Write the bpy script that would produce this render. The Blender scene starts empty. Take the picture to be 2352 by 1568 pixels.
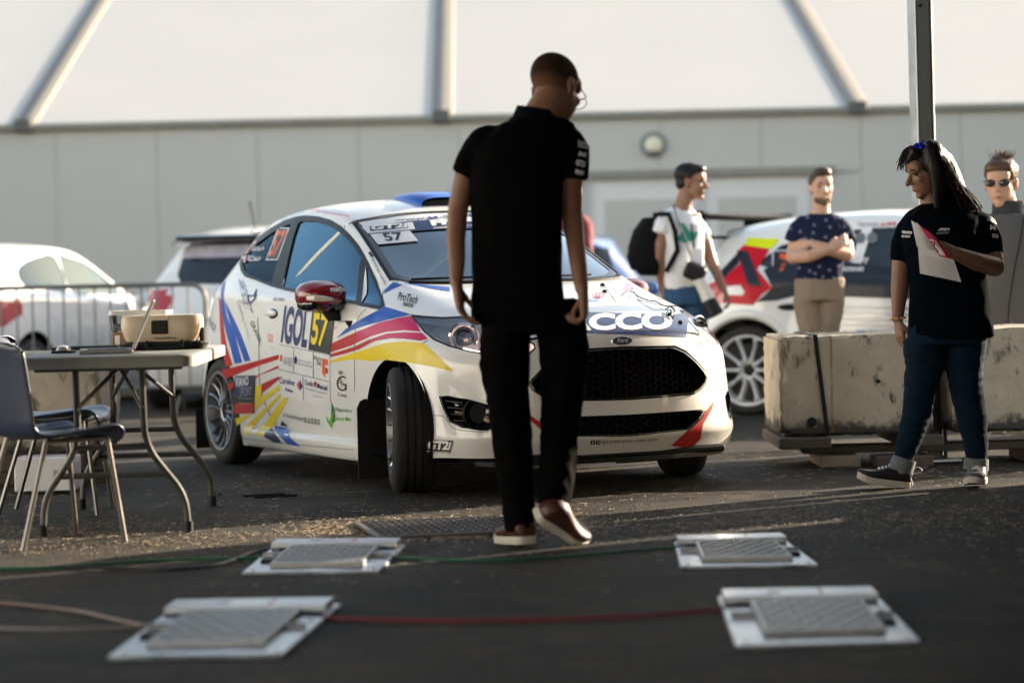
import bpy, bmesh, math, random
import numpy as np
from mathutils import Vector, Matrix, noise
from mathutils.bvhtree import BVHTree
from mathutils.geometry import tessellate_polygon

R = math.radians
random.seed(7)
SC = bpy.context.scene
COL = SC.collection

# ------------------------------------------------------------------ camera
CAM_H = 1.0
FPX = 85.0 / 36.0 * 2352.0                      # focal length in pixels of a 2352 px wide picture
cam_data = bpy.data.cameras.new("camera")
cam_data.sensor_width = 36.0
cam_data.lens = 36.0 * FPX / 2352.0
cam_data.clip_start = 0.1
cam_data.clip_end = 3000.0
cam_data.dof.use_dof = True
cam_data.dof.focus_distance = 11.4
cam_data.dof.aperture_fstop = 1.6
cam_data.dof.aperture_blades = 0
camera = bpy.data.objects.new("camera", cam_data)
CAM_M = Matrix.Translation((0, 0, CAM_H)) @ Matrix.Rotation(R(90 - 1.382), 4, 'X') @ Matrix.Rotation(R(-1.3), 4, 'Z')
camera.matrix_world = CAM_M
COL.objects.link(camera)
SC.camera = camera
CAM_R = CAM_M.to_3x3()

# ------------------------------------------------------------------ sky and sun
SUN_EL = R(17.0)
SUN_H = Vector((0.83, 0.56, 0)).normalized()          # the side the low sun stands on
world = bpy.data.worlds.new("World")
SC.world = world
world.use_nodes = True
wn = world.node_tree.nodes
wl = world.node_tree.links
bg = wn.get("Background") or wn.new("ShaderNodeBackground")
sky = wn.new("ShaderNodeTexSky")
sky.sky_type = 'NISHITA'
sky.sun_disc = False
sky.sun_elevation = SUN_EL
sky.sun_rotation = math.atan2(SUN_H.x, SUN_H.y)
sky.air_density = 1.0
sky.dust_density = 1.2
sky.ozone_density = 1.0
warm = wn.new("ShaderNodeMix"); warm.data_type = 'RGBA'; warm.blend_type = 'MULTIPLY'; warm.inputs[0].default_value = 1.0
warm.inputs[7].default_value = (1.18, 1.0, .82, 1)      # camera balanced for warm evening shade
wl.new(sky.outputs[0], warm.inputs[6]); wl.new(warm.outputs[2], bg.inputs[0])
bg.inputs[1].default_value = 0.10
sun_data = bpy.data.lights.new("sun", 'SUN')
sun_data.energy = 5.0
sun_data.angle = R(0.5)
sun_data.color = (1.0, 0.86, 0.68)
sun = bpy.data.objects.new("sun", sun_data)
sd = (SUN_H * math.cos(SUN_EL) + Vector((0, 0, math.sin(SUN_EL))))
sun.rotation_euler = sd.to_track_quat('Z', 'Y').to_euler()
sun.location = sd * 50
COL.objects.link(sun)

SC.view_settings.view_transform = 'Standard'
SC.view_settings.look = 'None'
SC.view_settings.exposure = 2.05
SC.view_settings.gamma = 1.0
SC.view_settings.use_curve_mapping = False
SC.render.engine = 'CYCLES'
SC.cycles.use_denoising = True
SC.cycles.max_bounces = 8
SC.cycles.transparent_max_bounces = 12

# ------------------------------------------------------------------ where a sight line lands
def ray(px, py):
    d = CAM_R @ Vector(((px - 1176.0) / FPX, -(py - 784.0) / FPX, -1.0))
    return d
def at(px, py, Y):
    d = ray(px, py)
    k = Y / d.y
    return Vector((d.x * k, Y, CAM_H + d.z * k))
def gnd(px, py, z=0.0):
    d = ray(px, py)
    k = (z - CAM_H) / d.z
    return Vector((d.x * k, d.y * k, z))

# ------------------------------------------------------------------ materials
MATS = {}
def mat(name, col, rough=0.5, metal=0.0, var=0.12, scale=6.0, bump=0.0, bscale=60.0, coat=0.0, spec=0.5,
        rvar=0.1, emit=None, estr=0.0, alpha=1.0, sheen=0.0, trans=0.0, sss=0.0):
    if name in MATS:
        return MATS[name]
    m = bpy.data.materials.new(name)
    m.use_nodes = True
    nt = m.node_tree
    n, l = nt.nodes, nt.links
    b = n["Principled BSDF"]
    c = (col[0], col[1], col[2], 1)
    b.inputs["Metallic"].default_value = metal
    b.inputs["Specular IOR Level"].default_value = spec
    b.inputs["Coat Weight"].default_value = coat
    b.inputs["Coat Roughness"].default_value = 0.04
    b.inputs["Sheen Weight"].default_value = sheen
    b.inputs["Transmission Weight"].default_value = trans
    b.inputs["Alpha"].default_value = alpha
    if sss:
        b.inputs["Subsurface Weight"].default_value = sss
        b.inputs["Subsurface Radius"].default_value = (0.02, 0.008, 0.004)
        b.inputs["Subsurface Scale"].default_value = 0.5
    tc = n.new("ShaderNodeTexCoord")
    nz = n.new("ShaderNodeTexNoise")
    nz.inputs["Scale"].default_value = scale
    nz.inputs["Detail"].default_value = 6
    nz.inputs["Roughness"].default_value = 0.6
    l.new(tc.outputs["Object"], nz.inputs["Vector"])
    mx = n.new("ShaderNodeMix"); mx.data_type = 'RGBA'
    mx.inputs[6].default_value = tuple(x * (1 - var) for x in col[:3]) + (1,)
    mx.inputs[7].default_value = tuple(min(1, x * (1 + var)) for x in col[:3]) + (1,)
    l.new(nz.outputs["Fac"], mx.inputs[0])
    l.new(mx.outputs[2], b.inputs["Base Color"])
    mr = n.new("ShaderNodeMapRange")
    mr.inputs["From Min"].default_value = 0.3; mr.inputs["From Max"].default_value = 0.7
    mr.inputs["To Min"].default_value = max(0.0, rough * (1 - rvar)); mr.inputs["To Max"].default_value = min(1, rough * (1 + rvar))
    l.new(nz.outputs["Fac"], mr.inputs["Value"])
    l.new(mr.outputs[0], b.inputs["Roughness"])
    if bump:
        n2 = n.new("ShaderNodeTexNoise"); n2.inputs["Scale"].default_value = bscale; n2.inputs["Detail"].default_value = 5
        l.new(tc.outputs["Object"], n2.inputs["Vector"])
        bp = n.new("ShaderNodeBump"); bp.inputs["Strength"].default_value = bump; bp.inputs["Distance"].default_value = 0.01
        l.new(n2.outputs["Fac"], bp.inputs["Height"])
        l.new(bp.outputs["Normal"], b.inputs["Normal"])
    if emit:
        b.inputs["Emission Color"].default_value = (*emit, 1)
        b.inputs["Emission Strength"].default_value = estr
    m.diffuse_color = c
    MATS[name] = m
    return m

def glass_mat(name, tint=(0.8, 0.9, 0.9), clear=0.75, rough=0.01, ior=1.5, boost=1.0, gcol=(1, 1, 1)):
    """thin pane: mirror reflection by Fresnel over see-through tint"""
    if name in MATS: return MATS[name]
    m = bpy.data.materials.new(name); m.use_nodes = True
    nt = m.node_tree; n, l = nt.nodes, nt.links
    for x in list(n): n.remove(x)
    out = n.new("ShaderNodeOutputMaterial")
    tr = n.new("ShaderNodeBsdfTransparent"); tr.inputs[0].default_value = (*[t * clear for t in tint], 1)
    gl = n.new("ShaderNodeBsdfGlossy"); gl.inputs["Roughness"].default_value = rough; gl.inputs[0].default_value = (*gcol, 1)
    fr = n.new("ShaderNodeFresnel"); fr.inputs[0].default_value = ior
    ma = n.new("ShaderNodeMath"); ma.operation = 'MULTIPLY_ADD'; ma.use_clamp = True
    ma.inputs[1].default_value = 1.7 * boost; ma.inputs[2].default_value = 0.01
    l.new(fr.outputs[0], ma.inputs[0])
    mx = n.new("ShaderNodeMixShader")
    l.new(ma.outputs[0], mx.inputs[0]); l.new(tr.outputs[0], mx.inputs[1]); l.new(gl.outputs[0], mx.inputs[2])
    l.new(mx.outputs[0], out.inputs[0])
    MATS[name] = m
    return m

# ------------------------------------------------------------------ mesh helpers
class MB:
    def __init__(self):
        self.v = []; self.f = []; self.m = []
    def add(self, vf, m=0, M=None):
        v, f = vf
        o = len(self.v)
        if M is not None:
            v = [M @ Vector(p) for p in v]
        self.v.extend([tuple(p) for p in v])
        self.f.extend([tuple(i + o for i in q) for q in f])
        self.m.extend([m] * len(f))
        return self

def box(c, s, bev=0.0, M=None):
    cx, cy, cz = c; hx, hy, hz = s[0] / 2, s[1] / 2, s[2] / 2
    if bev <= 0:
        v = [(cx + a * hx, cy + b * hy, cz + d * hz) for d in (-1, 1) for b in (-1, 1) for a in (-1, 1)]
        f = [(0, 2, 3, 1), (4, 5, 7, 6), (0, 1, 5, 4), (2, 6, 7, 3), (0, 4, 6, 2), (1, 3, 7, 5)]
    else:
        b_ = min(bev, hx * .95, hy * .95, hz * .95)
        v = []; idx = {}
        for sx in (-1, 1):
            for sy in (-1, 1):
                for sz in (-1, 1):
                    for ax in range(3):
                        p = [hx - b_, hy - b_, hz - b_]; p[ax] += b_
                        idx[(sx, sy, sz, ax)] = len(v)
                        v.append((cx + sx * p[0], cy + sy * p[1], cz + sz * p[2]))
        f = []
        for ax in range(3):
            o1, o2 = (ax + 1) % 3, (ax + 2) % 3
            for s_ in (-1, 1):
                q = []
                for a, b2 in ((-1, -1), (1, -1), (1, 1), (-1, 1)):
                    k = [0, 0, 0]; k[ax] = s_; k[o1] = a; k[o2] = b2
                    q.append(idx[(*k, ax)])
                f.append(tuple(q if s_ > 0 else q[::-1]))
        for ax in range(3):
            o1, o2 = (ax + 1) % 3, (ax + 2) % 3
            for a in (-1, 1):
                for b2 in (-1, 1):
                    k1 = [0, 0, 0]; k1[ax] = -1; k1[o1] = a; k1[o2] = b2
                    k2 = list(k1); k2[ax] = 1
                    q = [idx[(*k1, o1)], idx[(*k2, o1)], idx[(*k2, o2)], idx[(*k1, o2)]]
                    f.append(tuple(q if a * b2 < 0 else q[::-1]))
        for sx in (-1, 1):
            for sy in (-1, 1):
                for sz in (-1, 1):
                    q = [idx[(sx, sy, sz, 0)], idx[(sx, sy, sz, 1)], idx[(sx, sy, sz, 2)]]
                    f.append(tuple(q if sx * sy * sz > 0 else q[::-1]))
    if M is not None: v = [tuple(M @ Vector(p)) for p in v]
    return v, f

def frames(pts):
    pts = [Vector(p) for p in pts]
    T = []
    for i in range(len(pts)):
        a = pts[max(0, i - 1)]; b = pts[min(len(pts) - 1, i + 1)]
        t = (b - a)
        T.append(t.normalized() if t.length > 1e-9 else Vector((0, 0, 1)))
    up = Vector((0, 0, 1)) if abs(T[0].z) < .9 else Vector((0, 1, 0))
    nrm = (up - T[0] * up.dot(T[0])).normalized()
    out = []
    for i, t in enumerate(T):
        nrm = (nrm - t * nrm.dot(t))
        nrm = nrm.normalized() if nrm.length > 1e-6 else t.orthogonal().normalized()
        out.append((t, nrm, t.cross(nrm)))
    return pts, out

def tube(pts, r, n=10, cap=True, flat=1.0, ref=None, rnd=False):
    """round tube; r a number or list; flat squeezes the second axis; ref fixes the first axis"""
    pts, fr = frames(pts)
    if ref is not None:
        ref = Vector(ref); f2 = []
        for t, a, b in fr:
            a = (ref - t * ref.dot(t)).normalized(); f2.append((t, a, t.cross(a)))
        fr = f2
    k = len(pts)
    rr = [r] * k if not isinstance(r, (list, tuple)) else list(r)
    if rnd:      # rounded ends
        P, F, Q = [], [], []
        for e, sgn in ((0, -1), (k - 1, 1)):
            seg = []
            for a in ((.97, .25), (.8, .6), (.45, .9)) if sgn > 0 else ((.45, .9), (.8, .6), (.97, .25)):
                seg.append((pts[e] + fr[e][0] * sgn * rr[e] * a[1], fr[e], rr[e] * a[0]))
            if sgn < 0: P += [s[0] for s in seg]; F += [s[1] for s in seg]; Q += [s[2] for s in seg]; P += pts; F += fr; Q += rr
            else: P += [s[0] for s in seg]; F += [s[1] for s in seg]; Q += [s[2] for s in seg]
        pts, fr, rr = P, F, Q; k = len(pts)
    v = []; f = []
    for i in range(k):
        t, a, b = fr[i]
        for j in range(n):
            w = 2 * math.pi * j / n
            v.append(tuple(pts[i] + (a * math.cos(w) + b * math.sin(w) * flat) * rr[i]))
    for i in range(k - 1):
        for j in range(n):
            j2 = (j + 1) % n
            f.append((i * n + j, i * n + j2, (i + 1) * n + j2, (i + 1) * n + j))
    if cap:
        f.append(tuple(range(n))[::-1]); f.append(tuple((k - 1) * n + j for j in range(n)))
    return v, f

def fillet(pts, r=0.03, n=5):
    pts = [Vector(p) for p in pts]; out = [pts[0]]
    for i in range(1, len(pts) - 1):
        a, b, c = pts[i - 1], pts[i], pts[i + 1]
        r1 = min(r, (a - b).length * .48, (c - b).length * .48)
        p, q = b + (a - b).normalized() * r1, b + (c - b).normalized() * r1
        for k in range(n + 1):
            t = k / n
            out.append(p * (1 - t) ** 2 + b * 2 * t * (1 - t) + q * t * t)
    out.append(pts[-1])
    return out

def spline(pts, n=6):
    pts = [Vector(p) for p in pts]; out = []
    for i in range(len(pts) - 1):
        p0 = pts[max(0, i - 1)]; p1 = pts[i]; p2 = pts[i + 1]; p3 = pts[min(len(pts) - 1, i + 2)]
        for k in range(n):
            t = k / n
            out.append(.5 * ((2 * p1) + (p2 - p0) * t + (2 * p0 - 5 * p1 + 4 * p2 - p3) * t * t + (-p0 + 3 * p1 - 3 * p2 + p3) * t ** 3))
    out.append(pts[-1])
    return out

def lathe(prof, n=32, axis='Z', M=None):
    """prof: list of (radius, height); closed ends when radius 0"""
    v = []; f = []
    for r_, h in prof:
        for j in range(n):
            w = 2 * math.pi * j / n
            p = (r_ * math.cos(w), r_ * math.sin(w), h)
            if axis == 'X': p = (p[2], p[0], p[1])
            if axis == 'Y': p = (p[1], p[2], p[0])
            v.append(p)
    for i in range(len(prof) - 1):
        for j in range(n):
            j2 = (j + 1) % n
            f.append((i * n + j, i * n + j2, (i + 1) * n + j2, (i + 1) * n + j))
    if M is not None: v = [tuple(M @ Vector(p)) for p in v]
    return v, f

def ball(c, r, nu=16, nv=12, M=None):
    if not isinstance(r, (tuple, list)): r = (r, r, r)
    v = []; f = []
    for i in range(nv + 1):
        ph = math.pi * i / nv
        for j in range(nu):
            th = 2 * math.pi * j / nu
            v.append(Vector((math.sin(ph) * math.cos(th) * r[0], math.sin(ph) * math.sin(th) * r[1], math.cos(ph) * r[2])))
    for i in range(nv):
        for j in range(nu):
            j2 = (j + 1) % nu
            f.append((i * nu + j, (i + 1) * nu + j, (i + 1) * nu + j2, i * nu + j2))
    if M is not None: v = [M @ p for p in v]
    c = Vector(c)
    return [tuple(p + c) for p in v], f

def prism(poly, d, M=None):
    """polygon in xy, from z=0 to z=d"""
    n = len(poly)
    v = [(p[0], p[1], 0) for p in poly] + [(p[0], p[1], d) for p in poly]
    f = [tuple(range(n))[::-1], tuple(range(n, 2 * n))] + [(i, (i + 1) % n, n + (i + 1) % n, n + i) for i in range(n)]
    if M is not None: v = [tuple(M @ Vector(p)) for p in v]
    return v, f

def loft(secs, n=24):
    """secs: (centre, rx, ry[, power]) horizontal or (centre, rx, ry, power, axisx, axisy)"""
    v = []; f = []
    for s in secs:
        c = Vector(s[0]); p = s[3] if len(s) > 3 else 2.0
        ax = Vector(s[4]) if len(s) > 4 else Vector((1, 0, 0)); ay = Vector(s[5]) if len(s) > 5 else Vector((0, 1, 0))
        for j in range(n):
            w = 2 * math.pi * j / n
            cw, sw = math.cos(w), math.sin(w)
            cw = math.copysign(abs(cw) ** (2 / p), cw); sw = math.copysign(abs(sw) ** (2 / p), sw)
            v.append(tuple(c + ax * cw * s[1] + ay * sw * s[2]))
    for i in range(len(secs) - 1):
        for j in range(n):
            j2 = (j + 1) % n
            f.append((i * n + j, i * n + j2, (i + 1) * n + j2, (i + 1) * n + j))
    f.append(tuple(range(n))[::-1]); k = len(secs) - 1
    f.append(tuple(k * n + j for j in range(n)))
    return v, f

def mesh_of(name, mb, mats, sharp=35, recalc=False):
    if isinstance(mb, tuple):
        b = MB(); b.add(mb); mb = b
    me = bpy.data.meshes.new(name)
    me.from_pydata(mb.v, [], mb.f)
    if not isinstance(mats, (list, tuple)): mats = [mats]
    for m_ in mats: me.materials.append(m_)
    if len(mats) > 1: me.polygons.foreach_set("material_index", mb.m)
    if recalc:
        bm = bmesh.new(); bm.from_mesh(me); bmesh.ops.remove_doubles(bm, verts=bm.verts, dist=1e-5)
        bmesh.ops.recalc_face_normals(bm, faces=bm.faces); bm.to_mesh(me); bm.free()
    me.polygons.foreach_set("use_smooth", [True] * len(me.polygons))
    me.update()
    if sharp is not None: me.set_sharp_from_angle(angle=R(sharp))
    return me

def link(name, me, parent=None, loc=None, rot=None):
    o = bpy.data.objects.new(name, me)
    COL.objects.link(o)
    if parent is not None: o.parent = parent
    if loc is not None: o.location = loc
    if rot is not None: o.rotation_euler = rot
    return o

def obj(name, mb, mats, parent=None, loc=None, rot=None, sharp=35, recalc=False):
    return link(name, mesh_of(name, mb, mats, sharp, recalc), parent, loc, rot)

def tag(o, label=None, cat=None, group=None, kind=None):
    if label: o['label'] = label
    if cat: o['category'] = cat
    if group: o['group'] = group
    if kind: o['kind'] = kind
    return o

def thing(name, label, cat, loc=(0, 0, 0), rz=0.0, group=None):
    o = bpy.data.objects.new(name, None)
    o.empty_display_size = 0.1
    COL.objects.link(o)
    o.location = loc; o.rotation_euler = (0, 0, rz)
    return tag(o, label, cat, group)

def children(o):
    return [c for c in COL.objects if c.parent == o]

def dup(root, loc, rz, label=None, group=None, kids=None):
    r = root.copy(); COL.objects.link(r); r.location = loc; r.rotation_euler = (0, 0, rz)
    if label: r['label'] = label
    if group: r['group'] = group
    for ch in children(root):
        c = ch.copy(); COL.objects.link(c); c.parent = r
        for g in children(ch):
            d = g.copy(); COL.objects.link(d); d.parent = c
    return r

def bake(o, drop=True):
    """replace an object's mesh by its evaluated (modified) mesh"""
    bpy.context.view_layer.update()
    dg = bpy.context.evaluated_depsgraph_get()
    me = bpy.data.meshes.new_from_object(o.evaluated_get(dg), preserve_all_data_layers=False, depsgraph=dg)
    old = o.data
    o.modifiers.clear()
    o.data = me
    me.name = o.name
    if old.users == 0: bpy.data.meshes.remove(old)
    return o

def remesh(o, vox=0.006, it=6, fac=0.5):
    m = o.modifiers.new("r", 'REMESH'); m.mode = 'VOXEL'; m.voxel_size = vox; m.use_smooth_shade = True
    s = o.modifiers.new("s", 'SMOOTH'); s.iterations = it; s.factor = fac
    mats = list(o.data.materials)
    bake(o)
    o.data.materials.clear()
    for m_ in mats: o.data.materials.append(m_)
    o.data.polygons.foreach_set("use_smooth", [True] * len(o.data.polygons))
    return o

def wrinkle(o, amp=0.006, f=7.0, stretch=(1, 1, .45), seed=0.0, mask=None):
    me = o.data; n = len(me.vertices)
    co = np.empty(n * 3); me.vertices.foreach_get("co", co); co = co.reshape(-1, 3)
    nr = np.empty(n * 3); me.vertices.foreach_get("normal", nr); nr = nr.reshape(-1, 3)
    for i in range(n):
        p = Vector((co[i][0] * stretch[0] * f + seed, co[i][1] * stretch[1] * f, co[i][2] * stretch[2] * f))
        w = noise.noise(p) * .6
        q = p * 2.3 + Vector((w * 2, w * 3, 0))
        d = w + .5 * (1 - abs(noise.noise(q)) * 2.2)
        a = amp if mask is None else amp * mask(co[i])
        co[i] += nr[i] * (d * a)
    me.vertices.foreach_set("co", co.ravel()); me.update()
    return o
# ------------------------------------------------------------------ shared materials
def dust_mat(name, col, rough=.3, dirt=.25, dcol=(.35, .3, .22), coat=.9, spec=.5):
    """car paint with clear coat and road dust that gathers low down, in blotches"""
    m = mat(name, col, rough, coat=coat, spec=spec, var=.03, scale=3)
    nt = m.node_tree; n, l = nt.nodes, nt.links
    b = n["Principled BSDF"]
    old = b.inputs["Base Color"].links[0].from_socket
    tc = n.new("ShaderNodeTexCoord"); sp = n.new("ShaderNodeSeparateXYZ"); l.new(tc.outputs["Object"], sp.inputs[0])
    mr = n.new("ShaderNodeMapRange"); mr.inputs["From Min"].default_value = .55; mr.inputs["From Max"].default_value = .12
    mr.inputs["To Min"].default_value = 0; mr.inputs["To Max"].default_value = dirt
    l.new(sp.outputs[2], mr.inputs["Value"])
    nz = n.new("ShaderNodeTexNoise"); nz.inputs["Scale"].default_value = 9; nz.inputs["Detail"].default_value = 8; nz.inputs["Roughness"].default_value = .7
    l.new(tc.outputs["Object"], nz.inputs["Vector"])
    mu = n.new("ShaderNodeMath"); mu.operation = 'MULTIPLY'; mu.use_clamp = True
    l.new(mr.outputs[0], mu.inputs[0]); l.new(nz.outputs["Fac"], mu.inputs[1])
    mx = n.new("ShaderNodeMix"); mx.data_type = 'RGBA'; mx.inputs[7].default_value = (*dcol, 1)
    l.new(mu.outputs[0], mx.inputs[0]); l.new(old, mx.inputs[6]); l.new(mx.outputs[2], b.inputs["Base Color"])
    return m

M_white = dust_mat("white_car_paint", (.86, .86, .83))
M_black = mat("black_plastic", (.010, .010, .011), .5, spec=.25, bump=.1, bscale=300)
M_gloss = mat("gloss_black", (.008, .009, .011), .12, coat=.6)
M_rub = mat("tyre_rubber", (.018, .017, .016), .7, bump=.35, bscale=90, scale=14, var=.35)
M_dark = mat("dark_cavity", (.006, .006, .006), .9)
M_chrome = mat("chrome", (.75, .75, .75), .12, metal=1)
M_alu = mat("aluminium", (.50, .51, .53), .36, metal=1, var=.35, scale=9, bump=.12, bscale=30, rvar=.4)
M_steel = mat("galvanised_steel", (.46, .47, .47), .42, metal=1, var=.15, scale=18)
M_red = dust_mat("red_film", (.50, .006, .012), .35, coat=.3, spec=.25)
M_magenta = dust_mat("magenta_film", (.58, .004, .10), .35, coat=.3, spec=.25)
M_blue = dust_mat("blue_film", (.004, .085, .48), .35, coat=.3, spec=.25)
M_navy = dust_mat("navy_film", (.010, .024, .10), .35, coat=.3, spec=.25)
M_yellow = dust_mat("yellow_film", (.88, .66, .0), .35, coat=.3, spec=.25)
M_ink = mat("black_print", (.012, .012, .016), .4)
M_iblue = mat("blue_print", (.01, .025, .15), .4)
M_iwhite = mat("white_print", (.82, .82, .82), .4)
M_igrey = mat("grey_print", (.33, .33, .36), .4)
M_iorange = mat("orange_print", (.75, .12, .03), .4)
M_igreen = mat("green_print", (.02, .22, .05), .4)
M_ilime = mat("lime_print", (.14, .42, .04), .4)
M_igold = mat("gold_print", (.35, .2, .07), .4)
M_ired = mat("red_print", (.5, .02, .02), .4)
M_plate = mat("sticker_white", (.80, .80, .80), .3, coat=.5)
M_sideglass = glass_mat("side_glass", (.42, .55, .62), .5, boost=1.7, gcol=(.26, .46, .66))
M_rearglass = glass_mat("rear_side_glass", (.16, .2, .2), .4, boost=.3, gcol=(.5, .7, .9))
M_wtrim = mat("window_trim_black", (.010, .012, .018), .35, spec=.2)
M_frontglass = glass_mat("windscreen_glass", (.72, .86, .88), .74, boost=1.7, gcol=(.78, .90, .98))
M_lens = glass_mat("lamp_cover", (.95, .97, 1.0), .97, boost=.8)
# ------------------------------------------------------------------ ground
def asphalt():
    m = bpy.data.materials.new("asphalt"); m.use_nodes = True
    nt = m.node_tree; n, l = nt.nodes, nt.links; b = n["Principled BSDF"]
    tc = n.new("ShaderNodeTexCoord")
    def nz(scale, det=6, rough=.6):
        q = n.new("ShaderNodeTexNoise"); q.inputs["Scale"].default_value = scale; q.inputs["Detail"].default_value = det; q.inputs["Roughness"].default_value = rough
        l.new(tc.outputs["Object"], q.inputs["Vector"]); return q
    a = nz(1.1); c = nz(45, 4, .7); v = n.new("ShaderNodeTexVoronoi"); v.inputs["Scale"].default_value = 110; l.new(tc.outputs["Object"], v.inputs["Vector"])
    r = n.new("ShaderNodeValToRGB"); e = r.color_ramp.elements
    e[0].position = .30; e[0].color = (.013, .0125, .012, 1); e[1].position = .72; e[1].color = (.042, .038, .034, 1)
    l.new(a.outputs[0], r.inputs[0])
    r2 = n.new("ShaderNodeValToRGB"); e = r2.color_ramp.elements
    e[0].position = .30; e[0].color = (.38, .38, .38, 1); e[1].position = .74; e[1].color = (2.6, 2.4, 2.1, 1)
    l.new(c.outputs[0], r2.inputs[0])
    mx = n.new("ShaderNodeMix"); mx.data_type = 'RGBA'; mx.blend_type = 'MULTIPLY'; mx.inputs[0].default_value = 1
    l.new(r.outputs[0], mx.inputs[6]); l.new(r2.outputs[0], mx.inputs[7])
    # fine dust and chaff blown into patches
    d = nz(3.2, 8, .7); r3 = n.new("ShaderNodeValToRGB"); e = r3.color_ramp.elements
    e[0].position = .52; e[0].color = (0, 0, 0, 1); e[1].position = .78; e[1].color = (.40, .40, .40, 1); l.new(d.outputs[0], r3.inputs[0])
    m2 = n.new("ShaderNodeMix"); m2.data_type = 'RGBA'; m2.inputs[7].default_value = (.24, .185, .12, 1)
    l.new(r3.outputs[0], m2.inputs[0]); l.new(mx.outputs[2], m2.inputs[6]); l.new(m2.outputs[2], b.inputs["Base Color"])
    b.inputs["Roughness"].default_value = .75; b.inputs["Specular IOR Level"].default_value = .18
    bp = n.new("ShaderNodeBump"); bp.inputs["Strength"].default_value = .9; bp.inputs["Distance"].default_value = .006
    l.new(v.outputs["Distance"], bp.inputs["Height"]); l.new(bp.outputs[0], b.inputs["Normal"])
    return m
M_asphalt = asphalt()
g = obj('ground', ([(-900, -60, 0), (900, -60, 0), (900, 1500, 0), (-900, 1500, 0)], [(0, 1, 2, 3)]), M_asphalt)
g['kind'] = 'structure'

# ------------------------------------------------------------------ big white hall with a fabric roof
M_panel = mat("wall_panel_white", (.49, .485, .46), .5, var=.10, scale=.7, rvar=.2, bump=.03, bscale=3)
M_trim = mat("weathered_trim", (.24, .23, .20), .6, var=.25, scale=5)
M_beam = mat("hall_aluminium", (.10, .105, .11), .5, metal=.2, var=.15, scale=3)
M_gasket = mat("keder_strip", (.50, .42, .33), .6)
M_door = mat("door_white", (.66, .67, .67), .45, var=.04, scale=1)
def roof_mat():
    m = mat("roof_fabric", (.80, .79, .77), .6, var=.04, scale=.5, bump=.05, bscale=.9)
    nt = m.node_tree; n, l = nt.nodes, nt.links; b = n["Principled BSDF"]; out = [q for q in n if q.type == 'OUTPUT_MATERIAL'][0]
    tr = n.new("ShaderNodeBsdfTranslucent"); tr.inputs[0].default_value = (.85, .85, .85, 1)
    mx = n.new("ShaderNodeMixShader"); mx.inputs[0].default_value = .35
    l.new(b.outputs[0], mx.inputs[1]); l.new(tr.outputs[0], mx.inputs[2]); l.new(mx.outputs[0], out.inputs[0])
    return m
M_roof = roof_mat()
HY = 29.1
h1 = at(1015, 272, HY); EAVE = h1.z; X0 = h1.x
HALL_RZ = R(.8)
hall = thing('exhibition_hall', 'long white hall with panel walls and a bright white fabric roof behind the cars', 'hall', (X0, HY, 0), HALL_RZ)
bay = 5.0; ang = R(19.5); rl = 15.0
# wall panels, each its own piece
pw = 1.0; dx0, dx1, dz = 1.72, 4.45, 2.22
pm = {}
def wpanel(x0, x1, z0, z1):
    k = (round(x1 - x0, 3), round(z1 - z0, 3))
    if k not in pm: pm[k] = mesh_of('wall_panel', box((0, 0, 0), (k[0] - .005, .05, k[1]), .003), M_panel)
    o = link('wall_panel', pm[k], hall, ((x0 + x1) / 2, .03, (z0 + z1) / 2))
x = -24.0
while x < 26:
    a, b_ = x, x + pw * 1.21
    if a < dx1 and b_ > dx0:
        wpanel(a, b_, dz + .03, EAVE - .06)
        if a < dx0 - .05: wpanel(a, dx0, 0, dz + .02)
        if b_ > dx1 + .05: wpanel(dx1, b_, 0, dz + .02)
    else: wpanel(a, b_, 0.0, EAVE - .06)
    x += pw * 1.21
b = MB(); b.add(box((1, .20, EAVE / 2), (50, .25, EAVE - .02))); obj('wall', b, M_trim, hall)
obj('eave_gutter', MB().add(box((1, -.02, EAVE - .01), (50.2, .14, .09), .02)), M_trim, hall)
obj('floor_rail', MB().add(box((1, -.01, .05), (50.2, .06, .10), .01)), M_beam, hall)
# roof bays and rafters
def hr(x, s): return (x, s * math.cos(ang), EAVE + .04 + s * math.sin(ang))
for i in range(-5, 5):
    v = []; f = []; nx, ns = 14, 20
    for a in range(nx + 1):
        for c in range(ns + 1):
            u, w = a / nx, c / ns
            p = Vector(hr(i * bay + .06 + (bay - .12) * u, rl * w)); p.z -= .0 * math.sin(u * math.pi) * math.sin(w * math.pi) ** .6
            v.append(tuple(p))
    for a in range(nx):
        for c in range(ns): k = a * (ns + 1) + c; f.append((k, k + ns + 1, k + ns + 2, k + 1))
    obj('roof_fabric_bay', (v, f), M_roof, hall)
for i in range(-5, 6):
    M = Matrix.Translation((i * bay, 0, EAVE + .04)) @ Matrix.Rotation(ang, 4, 'X')
    obj('rafter', MB().add(box((-.055, rl / 2, -.065), (.13, rl, .16), .01, M)), M_beam, hall)
    obj('gasket_strip', MB().add(box((.075, rl / 2, -.02), (.12, rl, .06), .01, M)), M_gasket, hall)
    obj('rafter_foot', MB().add(box((0, 0, 0), (.22, .20, .16), .02, Matrix.Translation((i * bay, -.06, EAVE + .01)))), mat("dark_steel", (.09, .09, .085), .5), hall)
for i in range(-5, 5):      # purlins: faint bracing wires
    a, c = hr(i * bay, 1), hr((i + 1) * bay, 9)
obj('bracing_cable', tube([Vector(hr(2 * bay, 6)) + Vector((0, 0, .06)), Vector(hr(2 * bay + 3.0, .2)) + Vector((0, 0, .06))], .02, 6), mat("pale_cord", (.5, .5, .47), .6), hall)
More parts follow.
